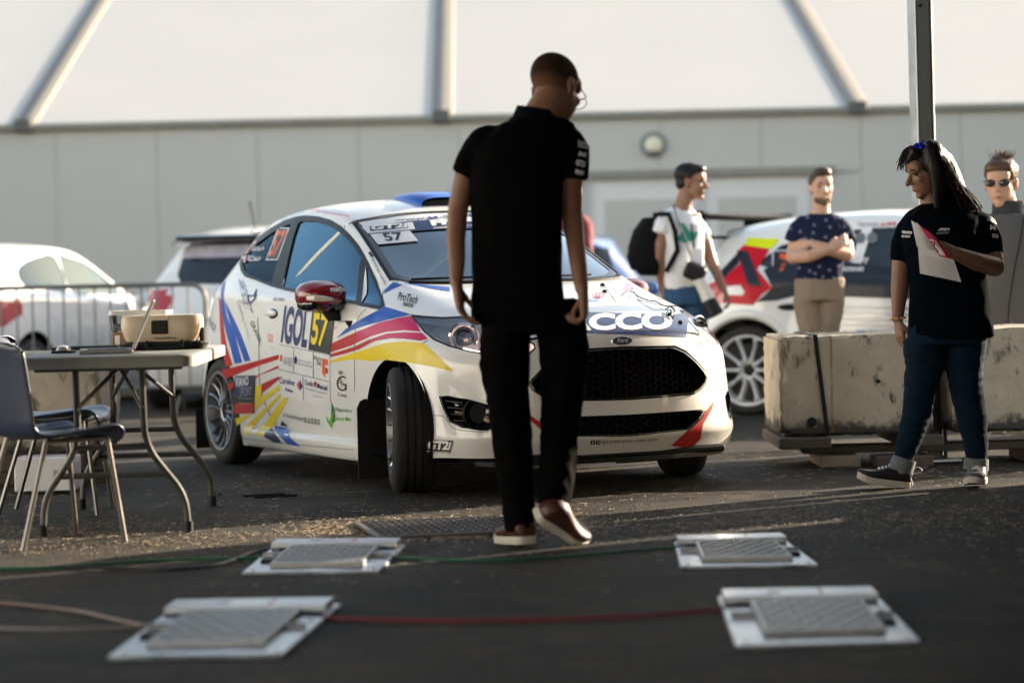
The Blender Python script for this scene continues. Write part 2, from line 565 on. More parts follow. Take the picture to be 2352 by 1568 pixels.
# double doors with their header and a round lamp
def door(x0, x1):
    d = obj('door', MB().add(box(((x0 + x1) / 2, -.0, dz / 2), (x1 - x0 - .02, .05, dz - .02), .008)), M_door, hall)
    cx, w = (x0 + x1) / 2, x1 - x0
    for xx in (x0 + .03, x1 - .03): obj('door_frame', MB().add(box((xx, -.03, dz / 2), (.06, .05, dz))), mat("door_edge_grey", (.50, .51, .51), .5), d)
    obj('door_inset', MB().add(box((cx, -.031, dz / 2), (w - .42, .02, dz - .5), .006)), M_panel, d)
    obj('handle', MB().add(box((x1 - .14, -.07, 1.05), (.03, .05, .14), .01)), M_black, d)
wd = (dx1 - dx0) / 2
door(dx0, dx0 + wd); door(dx0 + wd, dx1)
obj('door_header', MB().add(box(((dx0 + dx1) / 2 , -.05, dz + .045), (dx1 - dx0 + .5, .14, .10), .01)), M_trim, hall)
lp = hall.matrix_world
bpy.context.view_layer.update()
LW = at(1502, 332, HY - .1); LL = hall.matrix_world.inverted() @ LW
lamp = thing('wall_lamp', 'round bulkhead lamp with a pale cover high on the white wall over the doors', 'lamp', hall.matrix_world @ Vector((LL.x, -.002, LL.z)), HALL_RZ)
Mx = Matrix.Rotation(R(90), 4, 'X')
obj('housing', lathe([(0, 0), (.155, 0), (.155, .05), (.14, .075), (.115, .075), (.115, .06), (0, .06)], 32, M=Mx), mat("lamp_grey", (.22, .24, .23), .5), lamp, recalc=True)
obj('cover', lathe([(.108, .062), (.095, .085), (.06, .10), (0, .105)], 28, M=Mx), mat("lamp_glass_cream", (.72, .68, .52), .35, coat=.6), lamp)
obj('lower_guard', MB().add(box((0, -.085, -.10), (.14, .03, .05), .01)), mat("lamp_dark", (.08, .085, .08), .5), lamp)

# ------------------------------------------------------------------ marquee we stand under: leg, unseen roof and added sun-blocking panels
M_post = mat("post_aluminium_worn", (.07, .066, .058), .5, metal=.3, var=.25, scale=8)
PX = 2.225; PY = 12.9
mq = thing('marquee', 'open marquee overhead whose grey aluminium leg stands between the concrete blocks', 'marquee', (PX, PY, 0))
top = 3.05
for x, y in ((0, 0), (-9.2, -2.6), (0, -6.2), (-9.2, -6.2), (0, -12), (-9.2, -12)):
    leg = obj('leg', MB().add(box((0, 0, top / 2), (.085, .085, top), .008, Matrix.Rotation(R(-.45), 4, 'Y'))), M_post, mq, loc=(x, y, 0), rot=(0, 0, R(14)))
    for sx in (-1, 1):
        obj('leg_channel', MB().add(box((sx * .047, 0, top / 2), (.008, .10, top - .06), .003, Matrix.Rotation(R(-.45), 4, 'Y'))), M_alu, leg)
    obj('foot_plate', MB().add(box((0, 0, .008), (.26, .22, .016), .003)), M_steel, leg)
    obj('foot_bracket', MB().add(box((.075, 0, .16), (.012, .07, .30), .003)).add(box((-.075, 0, .16), (.012, .07, .30), .003)), M_post, leg)
    if (x, y) == (0, 0):
        for h in (1.70, 2.42): obj('bolt', lathe([(.009, 0), (.009, .01), (0, .012)], 10, M=Matrix.Translation((-.03, -.045, h)) @ Matrix.Rotation(R(90), 4, 'X')), M_black, leg)
M_canopy = mat("canopy_cloth_dark", (.03, .03, .033), .8)
def sheet(name, p, th=.01, m=M_canopy):
    n = len(p); a, b_, c = Vector(p[0]), Vector(p[1]), Vector(p[2]); nn = (b_ - a).cross(c - a).normalized() * th
    v = [tuple(Vector(q)) for q in p] + [tuple(Vector(q) + nn) for q in p]
    f = [tuple(range(n))[::-1], tuple(range(n, 2 * n))] + [(i, (i + 1) % n, n + (i + 1) % n, n + i) for i in range(n)]
    return obj(name, (v, f), m, mq, recalc=True)
rx0, rx1 = -9.3, .1
ry0, ry1 = -15.5, -2.6
mid = (rx0 + rx1) / 2
sheet('roof_panel', [(rx0, ry0, top), (mid, ry0, top + 1.1), (mid, ry1, top + 1.1), (rx0, ry1, top)])
sheet('roof_panel', [(mid, ry0, top + 1.1), (rx1, ry0, top), (rx1, ry1, top), (mid, ry1, top + 1.1)])
obj('eave_beam', MB().add(box((mid, ry1, top - .05), (rx1 - rx0, .10, .12), .01)), M_post, mq)
sheet('roof_panel', [(-1.0, ry1 + .01, top + .05), (.1, ry1 + .01, top), (.1, .15, top), (-1.0, .15, top + .05)])
obj('eave_beam', MB().add(box((-.45, .0, top - .05), (1.1, .10, .10), .01)), M_post, mq)
SIDEX = 0.25
# unseen panels added to block the sun on the right; gaps shape light streaks
for a, c, z0, z1 in ((-15.5, -8.2, 0, top), (-8.19, -2.31, 0, top), (-2.31, -2.20, 1.20, top), (-2.31, -2.20, 0, .42), (-2.20, -1.51, 0, top)):
    sheet('sun_block_panel', [(SIDEX, a, z0), (SIDEX, c, z0), (SIDEX, c, z1), (SIDEX, a, z1)])

# ------------------------------------------------------------------ two unseen halls, added so their sunlit walls bounce fill onto the car
M_wallB = mat("fill_wall_grey", (.34, .34, .345), .8, var=.06, scale=.6, spec=.1); M_wallC = mat("fill_wall_white", (.72, .76, .80), .8, var=.05, scale=.6, spec=.1)
hb_ = thing('fill_hall_behind', 'unseen grey hall added behind the viewer to bounce sunlight as fill', 'hall', (0, -19, 0))
obj('wall', MB().add(box((-3, 0, 3.2), (60, .3, 6.4))), M_wallB, hb_)
for k in range(-11, 9): obj('wall_panel', MB().add(box((k * 3.0 - .02, .16, 3.2), (2.94, .03, 6.3), .01)), M_wallB, hb_)
obj('roof', MB().add(box((-3, -4, 6.6), (61, 9, .3))), M_trim, hb_)
hc_ = thing('fill_hall_left', 'unseen white hall added on the left to bounce sunlight onto the car', 'hall', (-15.5, 1.5, 0), R(-90))
obj('wall', MB().add(box((0, 0, 3.0), (30, .3, 6.0))), M_wallC, hc_)
obj('roof', MB().add(box((0, -3, 6.15), (31, 6.6, .3))), M_trim, hc_)
# ------------------------------------------------------------------ car body from a control cage
def car_cage(T, W, sub=3, creases=()):
    """T[i][j]: upper rows from nose to tail, j=0 centre .. J edge;  W: levels below, each a list round the edge (front j0..J, side i1..N, rear J-1..0).
    Returns a mesh (both halves, subdivided)."""
    N, J = len(T) - 1, len(T[0]) - 1
    bm = bmesh.new()
    tv = [[bm.verts.new(p) for p in row] for row in T]
    for i in range(N):
        for j in range(J):
            bm.faces.new((tv[i][j], tv[i][j + 1], tv[i + 1][j + 1], tv[i + 1][j]))
    rim = [tv[0][j] for j in range(J + 1)] + [tv[i][J] for i in range(1, N + 1)] + [tv[N][j] for j in range(J - 1, -1, -1)]
    prev = rim; rings = [rim]
    for lev in W:
        cur = [bm.verts.new(p) for p in lev]
        assert len(cur) == len(rim), (len(cur), len(rim))
        for s in range(len(rim) - 1):
            bm.faces.new((prev[s], cur[s], cur[s + 1], prev[s + 1]))
        prev = cur; rings.append(cur)
    bm.verts.index_update()
    cl = bm.edges.layers.float.new('crease_edge')
    for (a, b), w in creases:
        if a[0] == 'W': va, vb = rings[a[1]][a[2]], rings[b[1]][b[2]]
        else: va = tv[a[0]][a[1]]; vb = tv[b[0]][b[1]]
        e = bm.edges.get((va, vb))
        if e: e[cl] = w
    geo = bmesh.ops.mirror(bm, geom=bm.verts[:] + bm.edges[:] + bm.faces[:], axis='X', merge_dist=1e-4)
    bmesh.ops.remove_doubles(bm, verts=bm.verts, dist=1e-5)
    bmesh.ops.recalc_face_normals(bm, faces=bm.faces)
    me = bpy.data.meshes.new("cage"); bm.to_mesh(me); bm.free()
    o = bpy.data.objects.new("cage", me); COL.objects.link(o)
    s = o.modifiers.new("s", 'SUBSURF'); s.levels = sub; s.render_levels = sub; s.boundary_smooth = 'PRESERVE_CORNERS'
    bake(o)
    me = o.data
    bpy.data.objects.remove(o)
    # outward normals
    bm = bmesh.new(); bm.from_mesh(me)
    bm.faces.ensure_lookup_table()
    up = [f for f in bm.faces if f.calc_center_median().z > 1.2]
    if up and sum(f.normal.z for f in up) < 0: bmesh.ops.reverse_faces(bm, faces=bm.faces)
    bm.to_mesh(me); bm.free()
    return me

FI_T = [
 [(0,-.745,.722),(.18,-.74,.721),(.36,-.715,.716),(.50,-.67,.708),(.61,-.60,.70),(.69,-.50,.695)],
 [(0,-.62,.775),(.18,-.615,.775),(.36,-.59,.768),(.52,-.53,.755),(.64,-.45,.74),(.745,-.35,.72)],
 [(0,-.35,.84),(.2,-.35,.84),(.38,-.33,.835),(.55,-.28,.825),(.68,-.22,.805),(.79,-.15,.765)],
 [(0,-.02,.905),(.22,-.02,.905),(.42,0,.90),(.58,.03,.885),(.70,.06,.865),(.80,.10,.81)],
 [(0,.25,.955),(.24,.26,.957),(.45,.31,.96),(.64,.40,.965),(.73,.34,.915),(.82,.38,.85)],
 [(0,.58,1.13),(.24,.59,1.128),(.44,.63,1.115),(.605,.72,1.10),(.75,.72,.915),(.83,.72,.87)],
 [(0,.96,1.325),(.24,.97,1.32),(.42,1.01,1.305),(.56,1.10,1.27),(.755,1.10,.935),(.84,1.10,.885)],
 [(0,1.25,1.388),(.24,1.26,1.383),(.42,1.30,1.368),(.545,1.36,1.328),(.755,1.40,.955),(.84,1.40,.90)],
 [(0,1.7,1.41),(.24,1.7,1.405),(.42,1.72,1.388),(.54,1.75,1.345),(.75,1.78,.985),(.84,1.78,.91)],
 [(0,2.15,1.395),(.24,2.15,1.39),(.41,2.16,1.37),(.52,2.18,1.325),(.735,2.18,1.03),(.835,2.18,.92)],
 [(0,2.55,1.36),(.23,2.55,1.355),(.39,2.55,1.33),(.50,2.56,1.27),(.69,2.56,1.10),(.815,2.56,.93)],
 [(0,2.88,1.31),(.22,2.88,1.305),(.37,2.86,1.28),(.47,2.82,1.20),(.64,2.80,1.06),(.77,2.82,.92)],
 [(0,2.98,1.12),(.22,2.98,1.12),(.38,2.96,1.10),(.48,2.94,1.05),(.61,2.92,.98),(.72,2.93,.89)],
 [(0,3.06,.92),(.22,3.06,.92),(.40,3.04,.91),(.52,3.02,.89),(.62,2.99,.87),(.69,2.98,.84)],
]
for i_, d_ in ((4, .015), (5, .04), (6, .045), (7, .035), (8, .03), (9, .03), (10, .03), (11, .02)):
    x_, y_, z_ = FI_T[i_][3]; FI_T[i_][3] = (x_ + d_, y_, z_ + .012)
def zs_(z): return z + max(0, z - .2) * .065
FI_T = [[(x, y, zs_(z)) for x, y, z in r] for r in FI_T]
def lower_levels(T, spec):
    """spec: list of (z_front, z_side, z_rear, front plan [(x,y)..J+1], side x list for i1..N, rear plan [(x,y)..] J-1..0)"""
    N, J = len(T) - 1, len(T[0]) - 1
    W = []
    for zf, zs, zr, fp, sx, rp in spec:
        lev = [(x, y, zf) for x, y in fp]
        for i in range(1, N + 1):
            y = T[i][J][1]
            t = (i - 1) / (N - 1)
            z = zf + (zs - zf) * min(1, t * 5) if t < .5 else zr + (zs - zr) * min(1, (1 - t) * 5)
            lev.append((sx[i - 1][0], sx[i - 1][1] if sx[i - 1][1] is not None else y, z) if isinstance(sx[i - 1], tuple) else (sx[i - 1], y, z))
        lev += [(x, y, zr) for x, y in rp]
        W.append(lev)
    return W
FI_W = lower_levels(FI_T, [
 (.66,.73,.75, [(0,-.785),(.2,-.78),(.39,-.755),(.55,-.70),(.68,-.61),(.76,-.50)],
  [.80,.835,.845,.85,.855,.855,.855,.855,.86,.855,.81,(.755,3.0),(.70,3.05)], [(.60,3.09),(.5,3.11),(.38,3.12),(.2,3.13),(0,3.13)]),
 (.47,.50,.52, [(0,-.81),(.2,-.805),(.4,-.78),(.57,-.72),(.70,-.62),(.78,-.49)],
  [.81,.845,.85,.85,.855,.855,.855,.855,.865,.86,.825,(.775,3.02),(.71,3.09)], [(.61,3.13),(.5,3.15),(.38,3.16),(.2,3.165),(0,3.17)]),
 (.275,.30,.34, [(0,-.812),(.2,-.806),(.4,-.782),(.58,-.728),(.725,-.64),(.805,-.50)],
  [.815,.84,.845,.845,.85,.85,.85,.85,.86,.855,.82,(.77,3.02),(.71,3.08)], [(.61,3.12),(.5,3.14),(.38,3.15),(.2,3.155),(0,3.16)]),
 (.19,.125,.20, [(0,-.74),(.2,-.735),(.4,-.715),(.58,-.67),(.71,-.60),(.79,-.48)],
  [.81,.825,.825,.82,.82,.82,.82,.82,.83,.83,.80,(.75,2.99),(.69,3.02)], [(.60,3.05),(.5,3.06),(.38,3.07),(.2,3.075),(0,3.08)]),
])
FI_LOC = Vector((0.18, 12.03, 0)); FI_ROT = R(26.5)
FI_M = Matrix.Translation(FI_LOC) @ Matrix.Rotation(FI_ROT, 4, 'Z')
def nar_(p):
    k = max(0.0, min(1.0, (-.30 - p[1]) / .25)); k = k * k * (3 - 2 * k)
    return (p[0] * (1 - .062 * k), p[1], p[2])
FI_T = [[nar_(p) for p in r] for r in FI_T]; FI_W = [[nar_(p) for p in r] for r in FI_W]
FI_CR = [((i, 3), (i + 1, 3), .45) for i in range(4, 12)] + [((i, 5), (i + 1, 5), .6) for i in range(2, 12)] + [((i, 4), (i + 1, 4), .6) for i in range(4, 11)]
FI_CR += [((4, j), (4, j + 1), .7) for j in range(0, 3)] + [((11, j), (11, j + 1), .7) for j in range(0, 3)] + [((i, 3), (i + 1, 3), .3) for i in range(0, 4)]
FI_CR += [((0, j), (0, j + 1), .55) for j in range(0, 5)] + [(('W', 3, k), ('W', 3, k + 1), .55) for k in range(0, 7)] + [(('W', 1, k), ('W', 1, k + 1), .25) for k in range(0, 5)]
FI_CR = [((a, b), w) for a, b, w in FI_CR]
fi_surf = car_cage(FI_T, FI_W, 3, FI_CR)
# ------------------------------------------------------------------ print and trim laid on curved surfaces
class Surf:
    """a body surface that sight lines or axis lines can be dropped onto; works in the thing's own frame"""
    def __init__(self, me, M):
        self.M = M; self.Mi = M.inverted(); self.R3 = self.Mi.to_3x3()
        self.bvh = BVHTree.FromPolygons([v.co.copy() for v in me.vertices], [tuple(p.vertices) for p in me.polygons])
    def px(self, x, y, off=0.0):
        o = self.Mi @ Vector((0, 0, CAM_H)); d = (self.R3 @ ray(x, y)).normalized()
        h, n, i, k = self.bvh.ray_cast(o, d)
        if h is None: return None
        if n.dot(d) > 0: n = -n
        return h + n * off
    def drop(self, o, d, off=0.0):
        d = Vector(d).normalized()
        h, n, i, k = self.bvh.ray_cast(Vector(o), d)
        if h is None: return None
        if n.dot(d) > 0: n = -n
        return h + n * off

def fill2d(loops):
    """loops: list of closed 2-D loops (outer and holes) -> verts, tris"""
    v3 = [[Vector((p[0], p[1], 0)) for p in lp] for lp in loops]
    tr = tessellate_polygon(v3)
    flat = [p for lp in v3 for p in lp]
    return [(p.x, p.y) for p in flat], [tuple(t) for t in tr]

def grid_cut(v, f, g):
    bm = bmesh.new()
    vv = [bm.verts.new((p[0], p[1], 0)) for p in v]
    for t in f:
        if len(set(t)) == len(t):
            try: bm.faces.new([vv[i] for i in t])
            except ValueError: pass
    bmesh.ops.remove_doubles(bm, verts=bm.verts, dist=1e-6)
    xs = [p.co.x for p in bm.verts]; ys = [p.co.y for p in bm.verts]
    gx, gy = (g, g) if not isinstance(g, tuple) else g
    for ax, lo, hi, st in ((0, min(xs), max(xs), gx), (1, min(ys), max(ys), gy)):
        k = math.floor(lo / st) + 1
        while k * st < hi:
            co = [0, 0, 0]; no = [0, 0, 0]; co[ax] = k * st; no[ax] = 1
            bmesh.ops.bisect_plane(bm, geom=bm.verts[:] + bm.edges[:] + bm.faces[:], plane_co=co, plane_no=no, dist=1e-6)
            k += 1
    bm.verts.index_update()
    v = [(p.co.x, p.co.y) for p in bm.verts]; f = [tuple(q.index for q in fc.verts) for fc in bm.faces]
    bm.free()
    return v, f

TXT = {}
def text2d(s, bold=0.0, shear=0.0, space=1.0, res=4):
    """outline text normalised to a unit-high box: returns verts, faces, width/height"""
    key = (s, bold, shear, space)
    if key in TXT: return TXT[key]
    cu = bpy.data.curves.new("t", 'FONT'); cu.body = s; cu.offset = bold; cu.shear = shear; cu.space_character = space
    cu.resolution_u = res; cu.fill_mode = 'FRONT'
    o = bpy.data.objects.new("t", cu); COL.objects.link(o)
    bpy.context.view_layer.update()
    me = o.evaluated_get(bpy.context.evaluated_depsgraph_get()).to_mesh()
    v = [(p.co.x, p.co.y) for p in me.vertices]; f = [tuple(q.vertices) for q in me.polygons]
    o.to_mesh_clear() if False else None
    bpy.data.objects.remove(o); bpy.data.curves.remove(cu)
    if not v: return [], [], 1
    x0 = min(p[0] for p in v); x1 = max(p[0] for p in v); y0 = min(p[1] for p in v); y1 = max(p[1] for p in v)
    w = max(x1 - x0, 1e-6); h = max(y1 - y0, 1e-6)
    TXT[key] = ([((p[0] - x0) / w, (p[1] - y0) / h) for p in v], f, w / h)
    return TXT[key]

def bil(q, u, v):
    """q: bottom-left, bottom-right, top-right, top-left"""
    a, b, c, d = q
    return tuple((a[k] * (1 - u) + b[k] * u) * (1 - v) + (d[k] * (1 - u) + c[k] * u) * v for k in (0, 1))

def shape_rect(n=1): return [(0, 0), (1, 0), (1, 1), (0, 1)]
def shape_ell(n=24, cx=.5, cy=.5, rx=.5, ry=.5): return [(cx + rx * math.cos(2 * math.pi * k / n), cy + ry * math.sin(2 * math.pi * k / n)) for k in range(n)]

def laid(name, surf, vf, m, parent, off=0.002, g=7.0, how='px', sharp=None, thick=0.0):
    """vf = verts, faces in picture units (how='px') or in a plane of the thing: how=(origin, ax, ay, direction)"""
    v, f = grid_cut(vf[0], vf[1], g)
    P = []
    for a, b in v:
        if how == 'px': P.append(surf.px(a, b, off))
        else:
            o, ax, ay, d = how
            P.append(surf.drop(Vector(o) + Vector(ax) * a + Vector(ay) * b, d, off))
    keep = [q for q in f if all(P[i] is not None for i in q)]
    # leave out faces that leap from one surface to another behind it
    out = []
    for q in keep:
        L = max((P[q[i]] - P[q[i - 1]]).length for i in range(len(q)))
        if L < 0.22: out.append(q)
    idx = {}; vv = []
    for q in out:
        for i in q:
            if i not in idx: idx[i] = len(vv); vv.append(P[i])
    if not vv: return None
    me = bpy.data.meshes.new(name)
    me.from_pydata([tuple(p) for p in vv], [], [tuple(idx[i] for i in q) for q in out])
    me.materials.append(m)
    # face the normals outward (away from the body centre line)
    c = Vector((0, vv[0].y * .0, .6))
    s = 0
    for p in me.polygons:
        if how == 'px': s += p.normal.dot(surf.R3 @ ray(1176, 784))
        else: s += p.normal.dot(Vector(how[3]))
    if s > 0: me.flip_normals()
    me.polygons.foreach_set("use_smooth", [True] * len(me.polygons))
    me.update()
    return link(name, me, parent)

def strip2d(pts, w):
    """closed band polygon round an open line, in the same 2-D units"""
    P = [Vector((p[0], p[1])) for p in pts]; L = []; Rr = []
    for i, p in enumerate(P):
        t = (P[min(i + 1, len(P) - 1)] - P[max(i - 1, 0)]).normalized(); n = Vector((-t.y, t.x))
        L.append(tuple(p + n * w / 2)); Rr.append(tuple(p - n * w / 2))
    v = L + Rr; n = len(P)
    f = [(i, i + 1, n + i + 1, n + i) for i in range(n - 1)]
    return v, f
def sp2(pts, n=6): return [(p.x, p.y) for p in spline([(a, b, 0) for a, b in pts], n)]
def sp2c(pts, n=5):
    k = len(pts); q = [Vector((*p, 0)) for p in pts]; out = []
    for i in range(k):
        p0, p1, p2, p3 = q[i - 1], q[i], q[(i + 1) % k], q[(i + 2) % k]
        for s in range(n):
            t = s / n
            r_ = .5 * ((2 * p1) + (p2 - p0) * t + (2 * p0 - 5 * p1 + 4 * p2 - p3) * t * t + (-p0 + 3 * p1 - 3 * p2 + p3) * t ** 3)
            out.append((r_.x, r_.y))
    return out
def rsq(pts, r, n=4):
    """closed loop with rounded corners"""
    k = len(pts); out = []
    for i in range(k):
        a, b, c = Vector(pts[i - 1]), Vector(pts[i]), Vector(pts[(i + 1) % k])
        r1 = min(r, (a - b).length * .45, (c - b).length * .45)
        p, q = b + (a - b).normalized() * r1, b + (c - b).normalized() * r1
        for s in range(n + 1):
            t = s / n; w = p * (1 - t) ** 2 + b * 2 * t * (1 - t) + q * t * t
            out.append((w.x, w.y))
    return out
# ------------------------------------------------------------------ concrete blocks on timber
def concrete():
    m = bpy.data.materials.new("stained_concrete"); m.use_nodes = True
    nt = m.node_tree; n, l = nt.nodes, nt.links; b = n["Principled BSDF"]
    tc = n.new("ShaderNodeTexCoord")
    def nz(sc, det=8, rough=.65, st=(1, 1, 1), off=(0, 0, 0)):
        mp = n.new("ShaderNodeMapping"); mp.inputs["Scale"].default_value = st; mp.inputs["Location"].default_value = off; l.new(tc.outputs["Object"], mp.inputs[0])
        q = n.new("ShaderNodeTexNoise"); q.inputs["Scale"].default_value = sc; q.inputs["Detail"].default_value = det; q.inputs["Roughness"].default_value = rough
        l.new(mp.outputs[0], q.inputs["Vector"]); return q
    def ramp(src, p0, p1, c0=(0, 0, 0), c1=(1, 1, 1)):
        r = n.new("ShaderNodeValToRGB"); e = r.color_ramp.elements; e[0].position = p0; e[1].position = p1; e[0].color = (*c0, 1); e[1].color = (*c1, 1); l.new(src, r.inputs[0]); return r
    def mix(fac, a, col):
        x = n.new("ShaderNodeMix"); x.data_type = 'RGBA'; l.new(fac, x.inputs[0]); l.new(a, x.inputs[6]); x.inputs[7].default_value = (*col, 1); return x.outputs[2]
    c = ramp(nz(3).outputs[0], .3, .7, (.37, .32, .24), (.55, .485, .375)).outputs[0]
    c = mix(ramp(nz(5.5, 10, .72, (1, 1, .55)).outputs[0], .55, .61).outputs[0], c, (.15, .13, .095))
    c = mix(ramp(nz(13, 8, .7, (1, 1, .4), (4, 2, 1)).outputs[0], .62, .67).outputs[0], c, (.07, .063, .05))
    sp = n.new("ShaderNodeSeparateXYZ"); l.new(tc.outputs["Object"], sp.inputs[0])
    # darker towards the base, broken by noise
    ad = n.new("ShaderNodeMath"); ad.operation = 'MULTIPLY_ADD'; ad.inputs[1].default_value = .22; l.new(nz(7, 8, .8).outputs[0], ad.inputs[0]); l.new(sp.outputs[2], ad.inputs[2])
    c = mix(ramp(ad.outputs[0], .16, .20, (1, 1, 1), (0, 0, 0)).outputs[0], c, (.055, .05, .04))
    # rust run
    sx = n.new("ShaderNodeMath"); sx.operation = 'ADD'; sx.inputs[1].default_value = .128; l.new(sp.outputs[0], sx.inputs[0])
    ab = n.new("ShaderNodeMath"); ab.operation = 'ABSOLUTE'; l.new(sx.outputs[0], ab.inputs[0])
    ab2 = n.new("ShaderNodeMath"); ab2.operation = 'MULTIPLY_ADD'; ab2.inputs[1].default_value = .03; l.new(nz(22, 6, .8, (1, 1, .3)).outputs[0], ab2.inputs[0]); l.new(ab.outputs[0], ab2.inputs[2])
    c = mix(ramp(ab2.outputs[0], .016, .024, (.8, .8, .8), (0, 0, 0)).outputs[0], c, (.20, .085, .025))
    l.new(c, b.inputs["Base Color"]); b.inputs["Roughness"].default_value = .85
    bp = n.new("ShaderNodeBump"); bp.inputs["Strength"].default_value = .6; bp.inputs["Distance"].default_value = .012
    l.new(nz(28, 8, .75).outputs[0], bp.inputs["Height"]); l.new(bp.outputs[0], b.inputs["Normal"])
    return m
M_conc = concrete()
M_timber = mat("old_timber", (.075, .058, .045), .85, var=.5, scale=7, bump=.5, bscale=30)
M_timber_pale = mat("pale_timber_end", (.22, .18, .13), .85, var=.4, scale=9, bump=.5, bscale=30)
def rough_block(sx, sy, sz, seed):
    bm = bmesh.new(); bmesh.ops.create_cube(bm, size=1)
    for v in bm.verts: v.co = Vector((v.co.x * sx, v.co.y * sy, v.co.z * sz + sz / 2))
    bmesh.ops.bevel(bm, geom=bm.edges[:], offset=.018, segments=2, affect='EDGES')
    bmesh.ops.subdivide_edges(bm, edges=[e for e in bm.edges if e.calc_length() > .2], cuts=22, use_grid_fill=True)
    bm.normal_update()
    for v in bm.verts:
        p = v.co * 14 + Vector((seed, 0, 0)); e = 0
        edge = min(abs(abs(v.co.x) - sx / 2), 1) + min(abs(abs(v.co.y) - sy / 2), 1); ez = min(v.co.z, sz - v.co.z)
        d = noise.noise(p) * .004
        k = max(0, .05 - (abs(abs(v.co.x) - sx / 2) + abs(abs(v.co.y) - sy / 2))) + max(0, .03 - ez) * .8
        d -= k * max(0, noise.noise(v.co * 25 + Vector((seed, 5, 0))) + .15) * .9
        v.co += v.normal * d
    me = bpy.data.meshes.new('block'); bm.to_mesh(me); bm.free()
    me.polygons.foreach_set("use_smooth", [True] * len(me.polygons)); me.set_sharp_from_angle(angle=R(50)); me.materials.append(M_conc)
    return me
def block(name, label, cx, cy, w, d, h, z, seed, rz=0):
    o = link(name, rough_block(w, d, h, seed), None, (cx, cy, z), (0, 0, rz))
    tag(o, label, 'concrete block', 'concrete blocks on timber baulks'); return o
BZ = .165; BH = .525
b1 = block('concrete_block', 'stained concrete block with rust streak and black strap in front of the rally car 7', 1.79, 13.0, .80, .80, BH, BZ, 3)
b2 = block('concrete_block', 'stained concrete block at the right edge, just behind the woman with papers', 2.84, 13.02, 1.10, .80, BH + .02, BZ, 9)
b3 = block('concrete_block', 'pitted concrete block behind the folding table at the left', -2.66, 12.95, 1.0, .70, BH, BZ, 21)
# lashing strap on the first block
st = strip2d([(0, 0), (1, 1)], 1)
b = MB(); x0, x1 = -.222, -.165
yf = -.404
b.add(([(x0, yf, BH + .003), (x0 + .022, yf, BH + .003), (x1 + .022, yf, .0), (x1, yf, .0), (x0, yf - .004, BH + .003), (x0 + .022, yf - .004, BH + .003), (x1 + .022, yf - .004, 0), (x1, yf - .004, 0)], [(0, 1, 2, 3), (4, 7, 6, 5), (0, 4, 5, 1), (1, 5, 6, 2), (2, 6, 7, 3), (3, 7, 4, 0)]))
b.add(box(((x0 + .011), 0, BH + .004), (.022, .81, .004)))
obj('strap', b, M_black, b1)
obj('lifting_hole', lathe([(.030, -.006), (.026, 0), (.022, .012), (0, .014)], 16, M=Matrix.Translation((-.235, -.398, .075)) @ Matrix.Rotation(R(90), 4, 'X')), M_dark, b1)
obj('lifting_hole', lathe([(.012, 0), (.010, .006), (0, .006)], 12, M=Matrix.Translation((.115, -.397, .28)) @ Matrix.Rotation(R(90), 4, 'X')), M_dark, b1)
obj('lifting_hole', lathe([(.030, -.006), (.026, 0), (.022, .012), (0, .014)], 16, M=Matrix.Translation((-.42, -.398, .085)) @ Matrix.Rotation(R(90), 4, 'X')), M_dark, b2)
def baulk(label, cx, cy, z, s, m=M_timber, rz=0):
    o = obj('timber_baulk', MB().add(box((0, 0, s[2] / 2), s, .008)), m, None, (cx, cy, z), (0, 0, rz))
    tag(o, label, 'timber baulk', 'timber under the concrete blocks')
baulk('short dark timber under the left end of the strapped concrete block', 1.51, 12.95, .105, (.27, .86, .0585))
baulk('dark timber under the right end of the strapped concrete block', 2.12, 12.95, .105, (.22, .86, .0585))
baulk('dark timber under the concrete block nearest the right edge', 3.05, 12.95, .105, (.30, .86, .0585))
baulk('long low timber lying across under the concrete blocks on the right', 2.45, 12.85, .062, (1.85, .16, .042))
baulk('short pale-ended timber lowest under the strapped concrete block', 1.70, 12.83, 0, (.21, .5, .061), M_timber_pale)
baulk('low timber on the ground left of the marquee leg', 2.20 - .18, 12.6, 0, (.30, .20, .061))
baulk('lowest timber under the block at the right edge', 2.95, 12.83, 0, (.55, .5, .061))
baulk('timber under the concrete block behind the folding table', -2.45, 12.9, .08, (.45, .76, .084))
baulk('lower timber under the concrete block behind the folding table', -2.55, 12.85, 0, (.8, .4, .079))

# ------------------------------------------------------------------ crowd barrier
M_bar = mat('dull_galvanised', (.16, .155, .14), .5, metal=.5, var=.2, scale=18)
def barrier(x0, x1, Y, label):
    L = x1 - x0; H = 1.05
    t = thing('crowd_barrier', label, 'barrier', ((x0 + x1) / 2, Y, 0))
    fr = fillet([(-L / 2, 0, .02), (-L / 2, 0, H), (L / 2, 0, H), (L / 2, 0, .02)], .14, 6)
    obj('frame', MB().add(tube(fr, .0195, 10)).add(tube([(-L / 2, 0, .22), (L / 2, 0, .22)], .017, 8)), M_bar, t)
    me = mesh_of('bar', tube([(0, 0, .22), (0, 0, H)], .008, 8), M_bar)
    k = -L / 2 + .125
    while k < L / 2 - .06: link('bar', me, t, (k, 0, 0)); k += .126
    for s in (-.40, .40):
        obj('foot', tube(fillet([(s * L, -.30, .012), (s * L, -.24, .05), (s * L, 0, .15), (s * L, .24, .05), (s * L, .30, .012)], .05, 3), .014, 8), M_bar, t)
    return t
barrier(-4.75, -2.47, 19.55, 'galvanised crowd barrier with thin upright bars in front of the white parked cars')
barrier(-7.1, -4.82, 19.6, 'galvanised crowd barrier running out of the picture on the left')

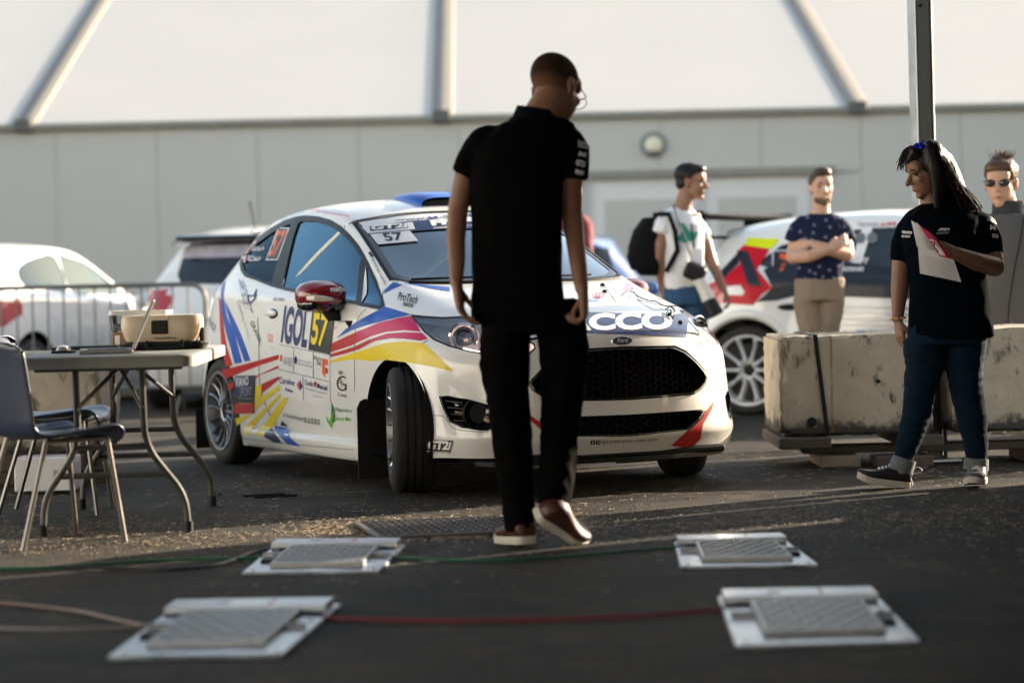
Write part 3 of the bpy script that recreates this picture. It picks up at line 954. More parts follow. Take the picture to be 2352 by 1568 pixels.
# ------------------------------------------------------------------ folding table and what is on it
M_table = mat("table_plastic", (.22, .22, .20), .5, bump=.15, bscale=120, scale=4)
M_tube = mat("grey_tube", (.085, .085, .08), .4, metal=.4, var=.15)
TX0, TX1, TY0, TY1, TZ = -2.02, -1.27, 9.62, 11.28, .745
tc_ = Vector(((TX0 + TX1) / 2 - .03, (TY0 + TY1) / 2, 0))
tb = thing('folding_table', 'grey plastic folding table with bent tube legs and a cluttered top', 'table', tc_, R(2.4))
w, d = (TX1 - TX0), (TY1 - TY0)
loopo = rsq([(-w / 2, -d / 2), (w / 2, -d / 2), (w / 2, d / 2), (-w / 2, d / 2)], .07, 6)
n = len(loopo)
rings = [(1.0, TZ - .048), (1.0, TZ - .006), (.985, TZ), (.0, TZ)]
v = []; f = []
for sc, z in rings[:3]: v += [(x * sc if sc == 1 else x - math.copysign(.006, x), y if sc == 1 else y - math.copysign(.006, y), z) for x, y in loopo]
for r_ in range(2):
    for i in range(n): f.append((r_ * n + i, r_ * n + (i + 1) % n, (r_ + 1) * n + (i + 1) % n, (r_ + 1) * n + i))
f.append(tuple(2 * n + i for i in range(n))); f.append(tuple(range(n))[::-1])
obj('table_top', (v, f), M_table, tb, sharp=50)
for y, yf in ((-d / 2 + .25, -d / 2 + .36), (d / 2 - .20, d / 2 - .10)):
    for s in (-1, 1):
        xa, xb = s * .135, s * .30
        lg = obj('leg', tube(fillet([(xa, y, TZ - .05), (xa, y * .6 + yf * .4, .37), (xb - s * .01, yf, .155), (xb, yf, .0)], .09, 6), .0145, 10), M_tube, tb)
        obj('foot_cap', lathe([(.018, 0), (.018, .045), (.0145, .048)], 12, M=Matrix.Translation((xb, yf, 0))), M_black, lg)
    obj('crossbar', tube([(-.14, y * .6 + yf * .4, .365), (.14, y * .6 + yf * .4, .365)], .0125, 8), M_tube, tb)
    obj('crossbar', tube([(-.22, yf, .245), (.22, yf, .245)], .0125, 8), M_tube, tb)
    obj('brace', tube([(-.135, y, .52), (0, y * .35, TZ - .06)], .009, 8), M_tube, tb)
    obj('brace', tube([(.135, y, .52), (0, y * .35, TZ - .06)], .009, 8), M_tube, tb)
    obj('top_bar', tube([(-.30, y, TZ - .055), (.30, y, TZ - .055)], .011, 8), M_tube, tb)
def ontable(px, Y): return at(px, 800, Y).x
# white laptop seen edge on
Y = 10.15; xh = ontable(304, Y)
lt = thing('laptop', 'open white laptop seen edge-on in front of the cream tackle box', 'laptop', (xh - .11, Y, TZ), R(8.9))
obj('base', MB().add(box((0, 0, .010), (.225, .32, .016), .005)), mat("laptop_white", (.30, .295, .28), .45), lt)
obj('keyboard', MB().add(box((.005, 0, .019), (.16, .28, .002))), M_black, lt)
M = Matrix.Translation((.112, 0, .016)) @ Matrix.Rotation(R(24), 4, 'Y')
lid = obj('lid', MB().add(box((0, 0, .112), (.014, .32, .222), .005, M)), MATS["laptop_white"], lt)
obj('screen', MB().add(box((-.0085, 0, .112), (.002, .29, .19), M=M)), M_gloss, lid)
# second dark notebook, papers and mouse
nb = obj('notebook_computer', MB().add(box((0, 0, .008), (.30, .22, .014), .004)).add(box((.0, .0, .0165), (.27, .19, .002))), M_black, None, (ontable(205, 10.85), 10.85, TZ))
tag(nb, 'thin black tablet lying flat at the far side of the folding table', 'tablet')
mo = thing('printer_puck', 'small grey puck with a black foot standing on the folding table', 'device', (ontable(146, 10.3), 10.3, TZ))
obj('cap', loft([((0, 0, .012), .032, .045, 2.4), ((0, 0, .028), .026, .04, 2.4), ((0, 0, .034), .012, .02)], 20), mat("puck_grey", (.3, .3, .29), .3, coat=.5), mo, recalc=True)
obj('foot', MB().add(box((0, 0, .006), (.088, .11, .012), .003)), M_black, mo)
pp = obj('paper_sheet', MB().add(box((0, 0, .002), (.21, .30, .003))), M_plate, None, (ontable(270, 11.0), 11.0, TZ), (0, 0, R(12)))
tag(pp, 'white sheet of paper lying flat by the tackle box', 'paper')
# cream tackle box
M_cream = mat("cream_plastic", (.62, .52, .38), .38, coat=.2, var=.05)
Y = 10.62; xa, xb = ontable(284, Y), ontable(466, Y); cx = (xa + xb) / 2
tk = thing('tackle_box', 'cream plastic tackle box with a black latch and black base on the folding table', 'tackle box', (cx, Y, TZ))
bw = (xb - xa) / 2
obj('lid', loft([((0, 0, .036), bw * .86, .115, 5), ((0, 0, .055), bw * .93, .125, 5), ((0, 0, .10), bw, .13, 5), ((0, 0, .138), bw * .985, .128, 5), ((0, 0, .150), bw * .95, .12, 5), ((0, 0, .151), bw * .5, .08, 5)], 40), M_cream, tk, recalc=True, sharp=45)
obj('base', loft([((.012, 0, .0), bw * .98, .12, 6), ((.012, 0, .026), bw * 1.04, .132, 6), ((.012, 0, .034), bw * 1.02, .13, 6)], 40), M_black, tk, recalc=True, sharp=45)
obj('side_latch', MB().add(box((bw * 1.01, 0, .055), (.022, .07, .075), .006)), M_black, tk)
obj('latch', MB().add(box((.005, -.131, .098), (.072, .012, .058), .004)), M_black, tk)
obj('latch_comb', MB().add(box((.005, -.128, .137), (.075, .01, .018), .002)), M_cream, tk)
obj('handle', tube(fillet([(-.05, -.128, .036), (-.05, -.152, .008), (.10, -.152, .008), (.10, -.128, .036)], .012, 3), .009, 8), M_black, tk)
v, f, a = text2d('Caperlan', .02)
obj('lettering', ([(.075 - x * .098, -.1300, .058 - z * .013) for x, z in v], f), M_ink, tk)
# clear box and brown carton behind it
Y = 10.98; xa, xb = ontable(256, Y), ontable(396, Y)
cb = thing('clear_box', 'transparent plastic box of small parts behind the cream tackle box', 'plastic box', ((xa + xb) / 2, Y, TZ + .075))
M_clear = glass_mat("clear_plastic", (.93, .93, .90), .86, rough=.08)
obj('tub', loft([((0, 0, 0), (xb - xa) / 2 * .92, .09, 7), ((0, 0, .075), (xb - xa) / 2 * .97, .1, 7)], 36), M_clear, cb, recalc=True, sharp=40)
obj('lid', loft([((0, 0, .075), (xb - xa) / 2 * 1.0, .105, 7), ((0, 0, .095), (xb - xa) / 2 * .99, .10, 7)], 36), mat("milky_lid", (.62, .62, .60), .25, coat=.6), cb, recalc=True, sharp=40)
obj('contents', MB().add(box((-.07, 0, .02), (.10, .12, .03), .006)).add(box((.04, .01, .02), (.08, .10, .035), .008)), mat("grey_parts", (.18, .2, .22), .5, scale=30, var=.6), cb)['kind'] = 'stuff'
ct = obj('carton', MB().add(box((0, 0, .037), ((xb - xa) * .86, .17, .074), .002)), mat("cardboard", (.26, .16, .08), .8), None, ((xa + xb) / 2, Y, TZ))
tag(ct, 'brown cardboard carton beneath the transparent box on the folding table', 'carton')
obj('label_patch', MB().add(box(((xa - xb) * .35, -.086, .035), (.022, .002, .05))), M_plate, ct)

# ------------------------------------------------------------------ moulded chairs
M_chair = mat("blue_grey_plastic", (.022, .034, .070), .33, coat=.15, var=.06)
M_chleg = mat("chair_tube", (.20, .19, .18), .3, metal=.9, var=.15)
def chair(label, loc, rz):
    """faces -Y before turning"""
    t = thing('plastic_chair', label, 'chair', loc, rz, 'moulded plastic chairs at the table')
    prof = [(-.215, .432), (-.20, .446), (-.12, .447), (0, .436), (.10, .430), (.165, .437), (.20, .47), (.215, .53), (.232, .62), (.252, .72), (.27, .79), (.276, .81)]
    pr = spline([(0, y, z) for y, z in prof], 4); v = []; f = []; nu = 16
    for k, p in enumerate(pr):
        u = k / (len(pr) - 1)
        hw = .205 + .02 * math.sin(u * 3.1) - .035 * max(0, (u - .86) / .14) ** 2 - .03 * max(0, (.08 - u) / .08) ** 2
        for j in range(nu + 1):
            x = -1 + 2 * j / nu
            dz = .035 * abs(x) ** 3 * (1 - u) * (1 if u > .12 else u / .12) - .022 * max(0, (.14 - u) / .14)
            dy = -.05 * x * x * max(0, u - .45) / .55
            v.append((x * hw, p.y + dy, p.z + dz - (.03 * x ** 6 if u > .9 else 0)))
    for k in range(len(pr) - 1):
        for j in range(nu): q = k * (nu + 1) + j; f.append((q, q + 1, q + nu + 2, q + nu + 1))
    o = obj('seat_shell', (v, f), M_chair, t)
    s = o.modifiers.new("s", 'SOLIDIFY'); s.thickness = .008; s.offset = -1; bake(o)
    for sx in (-1, 1):
        obj('leg', tube([(sx * .17, -.15, .425), (sx * .205, -.20, .0)], .011, 8), M_chleg, t)
        obj('leg', tube([(sx * .17, .12, .42), (sx * .205, .25, .0)], .011, 8), M_chleg, t)
        obj('seat_rail', tube(fillet([(sx * .17, -.15, .42), (sx * .17, .12, .42)], .03), .010, 8), M_chleg, t)
    obj('seat_rail', tube([(-.17, -.13, .42), (.17, -.13, .42)], .010, 8), M_chleg, t)
    return t
ch1 = chair('blue-grey moulded chair nearest the camera, its back cut by the left edge', (-1.85, 9.70, 0), R(180 - 52))
dup(ch1, (-2.08, 11.05, 0), R(90), 'blue moulded chair pushed under the far side of the folding table')
# white sack and paper by the timber
wb = thing('white_carton', 'white carton with a grey square label on the ground at the left edge', 'carton', (-2.35, 12.15, 0))
obj('box', MB().add(box((0, 0, .10), (.30, .2, .17), .006)), M_plate, wb)
obj('label_patch', MB().add(box((.07, -.102, .10), (.045, .002, .04))), M_igrey, wb)
ft = tube([(-1.31, 11.62, .006), (-1.12, 11.7, .006), (-1.05, 11.6, .006), (-1.25, 11.53, .006)], .005, 6)
tag(obj('wire_bracket', ft, M_black), 'thin black wire bracket lying on the asphalt beside the table leg', 'wire bracket')

# ------------------------------------------------------------------ wheel scales
M_tread = mat("tread_plate", (.30, .30, .30), .42, metal=.85, var=.35, scale=20)
def scale_pad(label, q, flip=1):
    fl, fr, br, bl = [gnd(*p) for p in q]
    c = (fl + fr + br + bl) / 4
    t = thing('wheel_scale', label, 'wheel scale', c, 0, 'wheel scales laid out on the asphalt')
    def P(u, v_, z): return (fl * (1 - u) + fr * u) * (1 - v_) + (bl * (1 - u) + br * u) * v_ - c + Vector((0, 0, z))
    def slab(u0, u1, v0, v1, z0, z1, zb0=None, zb1=None, sk=.004):
        zb0 = z0 if zb0 is None else zb0; zb1 = z1 if zb1 is None else zb1
        a = [P(u0, v0, z0), P(u1, v0, z0), P(u1, v1, zb0), P(u0, v1, zb0), P(u0 + sk, v0 + sk, z1), P(u1 - sk, v0 + sk, z1), P(u1 - sk, v1 - sk, zb1), P(u0 + sk, v1 - sk, zb1)]
        return [tuple(p) for p in a], [(0, 3, 2, 1), (4, 5, 6, 7), (0, 1, 5, 4), (1, 2, 6, 5), (2, 3, 7, 6), (3, 0, 4, 7)]
    obj('base_plate', MB().add(slab(0, 1, 0, 1, .002, .012)), M_alu, t)
    obj('weighing_platform', MB().add(slab(.17, .85, .13, .74, .013, .030, .013, .036)), M_tread, t)
    b = MB(); nu, nv = 11, 9
    for i in range(nu):
        for j in range(nv):
            u, v_ = .19 + .64 * (i + .5) / nu, .15 + .57 * (j + .5) / nv
            p = P(u, v_, .030 + .006 * (v_ - .13) / .61 + .001); a = R(35 if (i + j) % 2 else -35)
            b.add(box((0, 0, 0), (.030, .007, .005), .002, Matrix.Translation(p) @ Matrix.Rotation(a, 4, 'Z')))
    tr = obj('tread_pattern', b, M_tread, t); tr['kind'] = 'stuff'
    obj('stop_bar', MB().add(slab(.02, .97, .78, .97, .022, .038)), M_alu, t)
    for u_ in (.03, .90): obj('bar_bracket', MB().add(slab(u_, u_ + .06, .76, .975, .012, .022)), M_alu, t)
    obj('load_cell', MB().add(slab(.06 if flip > 0 else .87, .15 if flip > 0 else .95, .30, .42, .012, .026)), M_black, t)
    obj('cable_socket', tube([P(.03, .5, .022), P(.17, .5, .022)], .009, 10), M_steel, t)
    obj('cable_socket', tube([P(.85, .45, .022), P(.97, .45, .022)], .009, 10), M_steel, t)
    for u_, v_ in ((.06, .06), (.94, .06), (.94, .62), (.06, .62)):
        p = P(u_, v_, .012); obj('screw', lathe([(.009, 0), (.008, .004), (0, .005)], 10, M=Matrix.Translation(p)), M_steel, t)
    obj('label_patch', MB().add(slab(.30, .38, .84, .91, .0382, .0388)), M_igrey, t)
    obj('label_patch', MB().add(slab(.62, .64, .80, .95, .0382, .0388)), M_ired, t)
    return t
scale_pad('aluminium wheel scale far left, just in front of the drain grating', [(555, 1322), (870, 1318), (935, 1254), (632, 1257)])
scale_pad('aluminium wheel scale far right, beyond the foot of the walking man', [(1562, 1308), (1880, 1303), (1800, 1243), (1548, 1250)], -1)
scale_pad('aluminium wheel scale nearest the camera on the left, joined by a red cable', [(245, 1517), (650, 1510), (785, 1394), (400, 1400)])
scale_pad('aluminium wheel scale nearest the camera on the right, joined by a red cable', [(1690, 1492), (2115, 1480), (2010, 1370), (1648, 1376)], -1)
def cable(name, label, pts, col, r=.0058, z=.010):
    p = [gnd(x, y) + Vector((0, 0, z)) for x, y in pts]
    o = obj(name, tube(spline(p, 8), r, 8), mat(col + "_cable_jacket", {'green': (.01, .12, .05), 'red': (.20, .012, .02), 'black': (.012, .012, .012), 'brown': (.10, .045, .03), 'grey': (.25, .24, .22)}[col], .45))
    return tag(o, label, 'cable', 'cables of the wheel scales')
cable('cable', 'green cable running between the two far wheel scales', [(850, 1282), (1000, 1290), (1150, 1292), (1300, 1283), (1450, 1270), (1560, 1262)], 'green')
cable('cable', 'green cable leading off left from the far left wheel scale', [(630, 1284), (560, 1288), (400, 1291), (250, 1300), (100, 1310), (-40, 1312)], 'green')
cable('cable', 'black cable curling left from the far left wheel scale', [(640, 1265), (585, 1272), (545, 1288), (490, 1304), (400, 1313), (280, 1310), (150, 1308)], 'black', .006)
cable('cable', 'red cable running between the two near wheel scales', [(690, 1423), (820, 1428), (1000, 1432), (1200, 1430), (1400, 1424), (1550, 1415), (1705, 1400)], 'red')
cable('cable', 'brown cable leading off left from the near left wheel scale', [(-30, 1388), (80, 1398), (180, 1410), (260, 1428), (345, 1446)], 'brown', .006)
cable('cable', 'grey cable leading off left below the brown cable', [(-30, 1449), (90, 1452), (200, 1450), (345, 1444)], 'grey', .005)

# ------------------------------------------------------------------ drain grating
gc = gnd(1020, 1216)
gr = thing('drain_grating', 'rusty cast iron drain grating in the sunlit strip behind the walking man', 'drain grating', gc, R(12))
M_iron = mat("cast_iron_worn", (.16, .14, .125), .45, metal=.6, var=.3, scale=20, bump=.3)
obj('recess', MB().add(box((0, 0, .003), (.60, .62, .004))), M_dark, gr)
b = MB()
for k in range(15):
    y = -.29 + k * .0415
    b.add(box((0, y, .014), (.60, .012, .016), .003))
    for j in range(9):
        x = -.27 + j * .068 + (.034 if k % 2 else 0)
        if x < .29 and k < 14: b.add(box((x, y + .0207, .0145), (.014, .034, .017), .003))
obj('grid', b, M_iron, gr)['kind'] = 'stuff'
obj('rim', MB().add(box((0, -.315, .012), (.66, .028, .014), .003)).add(box((0, .315, .012), (.66, .028, .014), .003)).add(box((-.315, 0, .0125), (.028, .602, .014), .003)).add(box((.315, 0, .0125), (.028, .602, .014), .003)), M_iron, gr)

# ------------------------------------------------------------------ straw, chaff and leaves on the asphalt
rng = random.Random(5)
b = MB()
def straw(x, y, L, a, w=.0016, cz=.0015):
    pts = []
    bend = rng.uniform(-.9, .9)
    for k in range(4):
        t = k / 3 - .5; aa = a + bend * t
        pts.append((x + math.cos(aa) * L * t, y + math.sin(aa) * L * t, cz + .004 * rng.random()))
    v = []; 
    for i, p in enumerate(pts):
        n_ = (-math.sin(a) * w, math.cos(a) * w)
        v += [(p[0] - n_[0], p[1] - n_[1], p[2]), (p[0] + n_[0], p[1] + n_[1], p[2] + .0012)]
    b.add((v, [(2 * i, 2 * i + 1, 2 * i + 3, 2 * i + 2) for i in range(3)]))
for k in range(7000):
    y = rng.triangular(7.6, 15.5, 10.2); x = rng.uniform(-.30, .30) * y
    cl = noise.noise(Vector((x * 1.3, y * 1.1, 3))) + .5 * noise.noise(Vector((x * 5, y * 4, 7)))
    if cl < rng.uniform(-.45, .45): continue
    straw(x, y, rng.uniform(.012, .05), rng.uniform(0, 6.28), rng.uniform(.0008, .0022))
for k in range(11000):    # the swept, strawy strip by the grating
    y = rng.gauss(9.85, .42); x = rng.uniform(-.24, .24) * y
    if noise.noise(Vector((x * 2.2, y * 5, 1))) + .4 * noise.noise(Vector((x * 9, y * 12, 2))) < rng.uniform(-.5, .25): continue
    straw(x, y, rng.uniform(.006, .026), rng.uniform(0, 6.28), rng.uniform(.0007, .0019))
for k in range(1600):   # drifts that gather round the grating
    a = rng.uniform(0, 6.28); r_ = rng.gauss(.40, .07)
    straw(gc.x + math.cos(a) * r_ * 1.25, gc.y + math.sin(a) * r_ + .06, rng.uniform(.015, .06), rng.uniform(0, 6.28), rng.uniform(.001, .0025), .004)
o = obj('straw_litter', b, mat("dry_straw", (.34, .265, .16), .6, var=.45, scale=40), sharp=None)
tag(o, 'dry straw and chaff scattered over the asphalt', 'straw', kind='stuff')
M_leaf = mat("dry_leaf", (.16, .17, .06), .6, var=.4, scale=30)
for px, py, s, lab in ((505, 1139, .05, 'dry olive leaf on the asphalt beside the table leg'), (570, 1118, .03, 'small curled leaf on the asphalt left of the front wheel'), (1855, 1013, .06, 'green leaf twig on the asphalt left of the strapped block'), (1830, 1175, .035, 'crumpled leaf on the asphalt in front of the strapped block')):
    p = gnd(px, py)
    v = []; f = []
    for k in range(7):
        t = k / 6; wdt = math.sin(t * math.pi) * .35 + .02
        v += [((t - .5) * s, -wdt * s, .004 + .012 * math.sin(t * 4)), ((t - .5) * s, 0, .002 + .01 * math.sin(t * 3)), ((t - .5) * s, wdt * s, .008 + .01 * math.cos(t * 5) + .006)]
    for k in range(6):
        for j in range(2): q = k * 3 + j; f.append((q, q + 1, q + 4, q + 3))
    tag(obj('fallen_leaf', (v, f), M_leaf, None, p, (0, 0, rng.uniform(-.6, .6))), lab, 'leaf', 'leaves on the asphalt')
# ------------------------------------------------------------------ tools for cutting a body
def as_solid(me, th=0.022):
    me = me.copy()
    o = bpy.data.objects.new("shell", me); COL.objects.link(o)
    s = o.modifiers.new("s", 'SOLIDIFY'); s.thickness = th; s.offset = -1; s.use_rim = True; s.use_even_offset = False
    s.material_offset = 1; s.material_offset_rim = 1
    return o
def loop_cutter(loop, d, a=.1, b=.12):
    """closed 3-D loop swept along d from -a (outside) to +b (inside)"""
    d = Vector(d).normalized(); n = len(loop)
    v = [tuple(Vector(p) - d * a) for p in loop] + [tuple(Vector(p) + d * b) for p in loop]
    nv = Vector((0, 0, 0))
    for i in range(n):
        p, q = Vector(loop[i]), Vector(loop[(i + 1) % n]); nv += p.cross(q)
    ax = d.orthogonal().normalized(); ay = d.cross(ax)
    tr = tessellate_polygon([[Vector((Vector(p).dot(ax), Vector(p).dot(ay), 0)) for p in loop]])
    f = [tuple(t) for t in tr] + [tuple(i + n for i in t)[::-1] for t in tr] + [(i, (i + 1) % n, n + (i + 1) % n, n + i) for i in range(n)]
    return v, f
def mir(vf):
    return [(-p[0], p[1], p[2]) for p in vf[0]], [tuple(q[::-1]) for q in vf[1]]
def cut(o, cutters):
    objs = []
    for vf in cutters:
        me = bpy.data.meshes.new("c"); me.from_pydata([tuple(p) for p in vf[0]], [], vf[1])
        bm = bmesh.new(); bm.from_mesh(me); bmesh.ops.recalc_face_normals(bm, faces=bm.faces); bm.to_mesh(me); bm.free()
        me.materials.append(M_black)
        c = bpy.data.objects.new("c", me); COL.objects.link(c); objs.append(c)
        m = o.modifiers.new("b", 'BOOLEAN'); m.operation = 'DIFFERENCE'; m.object = c; m.solver = 'EXACT'; m.material_mode = 'INDEX'
    bake(o)
    for c in objs:
        me = c.data; bpy.data.objects.remove(c); bpy.data.meshes.remove(me)
    return o
def mirrored(o, name=None, m=None):
    me = o.data.copy()
    for v in me.vertices: v.co.x = -v.co.x
    me.flip_normals()
    q = link(name or o.name.split('.')[0], me, o.parent)
    if m: me.materials.clear(); me.materials.append(m)
    return q
def C1(p): return [(430.7 + x * .29297, 430.7 + y * .29297) for x, y in p]
def C2(p): return [(430.7 + x * .29297, 717.8 + y * .29297) for x, y in p]
def C2b(p): return [(1349.4 + x * .29297, 631.6 + y * .29297) for x, y in p]
def C5(p): return [(803.9 + x * .14648, 447.9 + y * .14648) for x, y in p]
def C6(p): return [(459.4 + x * .1709, 803.9 + y * .1709) for x, y in p]

# ------------------------------------------------------------------ the rally hatchback number 57
SKIRT = {}
for sx in (-1, 1):
    secs = []
    for y, k in ((.41, .7), (.47, 1), (1.2, 1.02), (2.02, 1.02), (2.10, .75)):
        secs.append(((sx * (.822 + .012 * k), y, .180), .034 * k, .052 * k, 3.6, Vector((sx, 0, -.3)).normalized(), Vector((sx * .3, 0, 1)).normalized()))
    SKIRT[sx] = loft(secs, 20)
class Surf2(Surf):
    def __init__(self, me, M, extra):
        self.M = M; self.Mi = M.inverted(); self.R3 = self.Mi.to_3x3()
        v = [x.co.copy() for x in me.vertices]; f = [tuple(p.vertices) for p in me.polygons]
        for ev, ef in extra:
            o = len(v); v += [Vector(p) for p in ev]; f += [tuple(i + o for i in q) for q in ef]
        self.bvh = BVHTree.FromPolygons(v, f)
S57 = Surf2(fi_surf, FI_M, list(SKIRT.values()))
car57 = thing('rally_hatchback', 'white rally hatchback with blue, red and yellow stripes and yellow 57 on its door', 'rally car', FI_LOC, FI_ROT)

door_glass = C1([(745,775),(760,700),(800,520),(835,380),(870,280),(900,262),(1000,265),(1100,295),(1180,340),(1240,390),(1310,470),(1365,550),(1350,620),(1335,800),(1320,890),(1100,850),(900,812)])
quart_glass = C1([(1395,610),(1362,900),(1400,908),(1512,930),(1522,900),(1460,730)])
rear_glass = C1([(812,285),(740,310),(640,370),(540,445),(470,510),(435,560),(430,600),(450,655),(500,695),(600,735),(660,750),(690,640),(740,500),(790,370)])
dlo = C1([(408,600),(420,540),(480,460),(560,385),(660,315),(760,258),(850,230),(920,220),(1030,228),(1130,256),(1210,306),(1275,368),(1340,448),(1385,520),(1425,600),(1485,730),(1532,870),(1548,930),(1500,958),(1380,935),(1290,912),(1000,856),(800,815),(660,778),(540,730),(450,700),(418,650)])
head_l = [(945,724),(973,727),(1016,730),(1060,728),(1100,738),(1150,755),(1207,781),(1226,790),(1229,800),(1210,817),(1180,822),(1140,818),(1101,810),(1075,806),(1031,794),(996,779),(976,762),(958,741)]
fog_l = C2([(1985,662),(2050,655),(2200,682),(2352,722),(2400,740),(2410,800),(2390,900),(2352,926),(2150,900),(2060,850),(2010,740)])
def loop3(px): return [p for p in (S57.px(x, y) for x, y in px) if p is not None]
L_door, L_quart, L_rear = loop3(door_glass), loop3(quart_glass), loop3(rear_glass)
L_head, L_fog = loop3(head_l), loop3(fog_l)
ws_half = [(0,.262),(.25,.268),(.45,.305),(.585,.365),(.648,.44),(.615,.70),(.572,1.06),(.54,1.055),(.42,1.012),(.25,.985),(0,.972)]
ws2 = ws_half + [(-x, y) for x, y in ws_half[::-1][1:-1]]
def dropz(x, y, off=0): return S57.drop((x, y, 2.2), (0, 0, -1), off)
L_ws = [dropz(x, y) for x, y in ws2]
gr_half = [(0,.680),(.28,.674),(.34,.650),(.41,.598),(.455,.555),(.472,.533),(.455,.505),(.41,.475),(.36,.458),(0,.450)]
lg_half = [(0,.370),(.40,.374),(.435,.366),(.40,.33),(.33,.290),(0,.278)]
def both(h): return h + [(-x, z) for x, z in h[::-1][1:-1]]
rw_half = [(0,2.90),(.30,2.89),(.40,2.87),(.44,2.90),(.50,2.95),(.42,3.0),(0,3.02)]

shell = as_solid(fi_surf)
shell.data.materials.clear(); shell.data.materials.append(M_white); shell.data.materials.append(M_black)
cuts = []
for lp in (L_door, L_quart, L_rear):
    c = loop_cutter(lp, (1, 0, -.2), .1, .12); cuts += [c, mir(c)]
c = loop_cutter(L_head, (.55, .8, -.25), .12, .10); cuts += [c, mir(c)]
c = loop_cutter(L_fog, (.5, .86, 0), .12, .10); cuts += [c, mir(c)]
cuts.append(loop_cutter(L_ws, (0, .45, -.9), .15, .12))
for h in (gr_half, lg_half):
    cuts.append(loop_cutter([(x, -.70, z) for x, z in both(h)], (0, 1, 0), .3, .12))
for wy in (0.0, 2.49):
    for s in (-1, 1):
        v, f = lathe([(0, s * .5), (.338, s * .5), (.345, s * .95), (0, s * .95)], 56, 'X')
        cuts.append(([(p[0], p[1] + wy, p[2] + .312) for p in v], f))
        cuts.append(box((s * .725, wy, .16), (.45, .668, .304)))
cut(shell, cuts)
body57 = link('body', shell.data, car57)
bpy.data.objects.remove(shell)
body57.data.polygons.foreach_set("use_smooth", [True] * len(body57.data.polygons))
body57.data.set_sharp_from_angle(angle=R(32))

for sx in (-1, 1):
    obj('side_skirt', SKIRT[sx], M_white, car57, recalc=True)
    for y_ in (.62, 1.98):
        obj('jacking_hole', lathe([(.016, 0), (.016, .004), (0, .004)], 14, M=Matrix.Translation((sx * .864, y_, .20)) @ Matrix.Rotation(R(90 * sx), 4, 'Y')), M_dark, car57)
# glass
def pane(name, px, off=-.006, m=M_sideglass):
    return laid(name, S57, fill2d([px]), m, car57, off, 8)
def grow(px, k):
    cx = sum(p[0] for p in px) / len(px); cy = sum(p[1] for p in px) / len(px)
    return [(cx + (x - cx) * k, cy + (y - cy) * k) for x, y in px]
for nm, px in (('door_window', door_glass), ('quarter_window', quart_glass), ('rear_side_window', rear_glass)):
    o = pane(nm, grow(px, 1.02), m=M_rearglass if nm == 'rear_side_window' else M_sideglass); mirrored(o)
topv = ((0, 0, 2.2), (1, 0, 0), (0, 1, 0), (0, 0, -1))
ws_o = laid('windscreen', S57, fill2d([ws2]), M_frontglass, car57, -.006, .06, topv)
# black surround of the side windows
o = laid('window_trim', S57, fill2d([dlo, door_glass[::-1], quart_glass[::-1], rear_glass[::-1]]), M_wtrim, car57, .003, 7); mirrored(o)
# inner black border of the windscreen
ws_in = [(x * .945, .295 + (y - .262) * .935) for x, y in ws2]
laid('windscreen_border', S57, fill2d([ws2, ws_in[::-1]]), M_gloss, car57, -.003, .05, topv)
ws_out = [(x * 1.03, .235 + (y - .262) * 1.055) for x, y in ws2]
laid('windscreen_seal', S57, fill2d([ws_out, ws2[::-1]]), M_black, car57, .002, .05, topv)
# windscreen banner: white strip, navy strip
def band(y0, y1, kx=1.0):
    out = []
    for k in range(13):
        x = -.57 + 1.14 * k / 12
        out.append((x * kx, y0 - .09 * (x / .57) ** 2 * -1))
    lo = []
    for k in range(12, -1, -1):
        x = -.57 + 1.14 * k / 12
        lo.append((x * kx, y1 + .09 * (x / .57) ** 2))
    return out + lo
laid('banner', S57, fill2d([band(.965, .885, .985)]), M_plate, car57, 0.0, .05, topv)
laid('banner_strip', S57, fill2d([band(.885, .775, 1.0)]), M_navy, car57, 0.0, .05, topv)

def tdec(name, s, quad, m, off=.0035, bold=.0, shear=0, g=9, par=None, surf=None, space=1.0):
    v, f, a = text2d(s, bold, shear, space)
    v = [bil(quad, x, y) for x, y in v]
    return laid(name, surf or S57, (v, f), m, par or car57, off, g)
def pdec(name, loops, m, off=.002, g=7, par=None, surf=None):
    return laid(name, surf or S57, fill2d(loops), m, par or car57, off, g)
def q4(tl, tr, br, bl): return (bl, br, tr, tl)

# ---- side livery
ST = 'stripe'
pdec(ST, [C1([(1170,1180),(1240,1110),(1330,1050),(1440,990),(1550,935),(1650,965),(1748,997),(1600,1030),(1420,1075),(1280,1120)])], M_blue)
pdec(ST, [C1([(1125,1225),(1240,1170),(1330,1130),(1335,1212),(1290,1235),(1200,1265),(1125,1290)])], M_red)
pdec(ST, [C1([(1330,1130),(1500,1060),(1650,1025),(1752,1008),(1790,1060),(1830,1130),(1700,1118),(1560,1130),(1440,1165),(1335,1212)])], M_magenta)
pdec(ST, [C1([(1122,1330),(1125,1305),(1300,1250),(1430,1190),(1440,1215),(1350,1265),(1240,1300)])], M_red)
pdec(ST, [C1([(1430,1190),(1560,1145),(1700,1135),(1840,1140),(1885,1185),(1830,1200),(1700,1185),(1600,1180),(1480,1200),(1440,1215)])], M_magenta)
pdec(ST, [C1([(1120,1358),(1320,1290),(1400,1265),(1560,1215),(1700,1205),(1850,1220),(1900,1262),(2000,1355),(2085,1440),(1900,1400),(1720,1370),(1560,1350),(1420,1360),(1300,1345),(1120,1370)])], M_yellow)
pdec(ST, [C1([(248,860),(262,880),(288,1100),(310,1250),(355,1392),(302,1402),(268,1260),(255,1060)])], M_red)
pdec(ST, [C1([(262,800),(290,710),(300,720),(282,860),(310,1010),(370,1150),(430,1370),(370,1380),(345,1280),(300,1120),(268,960)])], M_blue)
pdec(ST, [C1([(290,890),(310,920),(360,1020),(420,1150),(495,1355),(450,1362),(395,1210),(340,1070)])], M_blue)
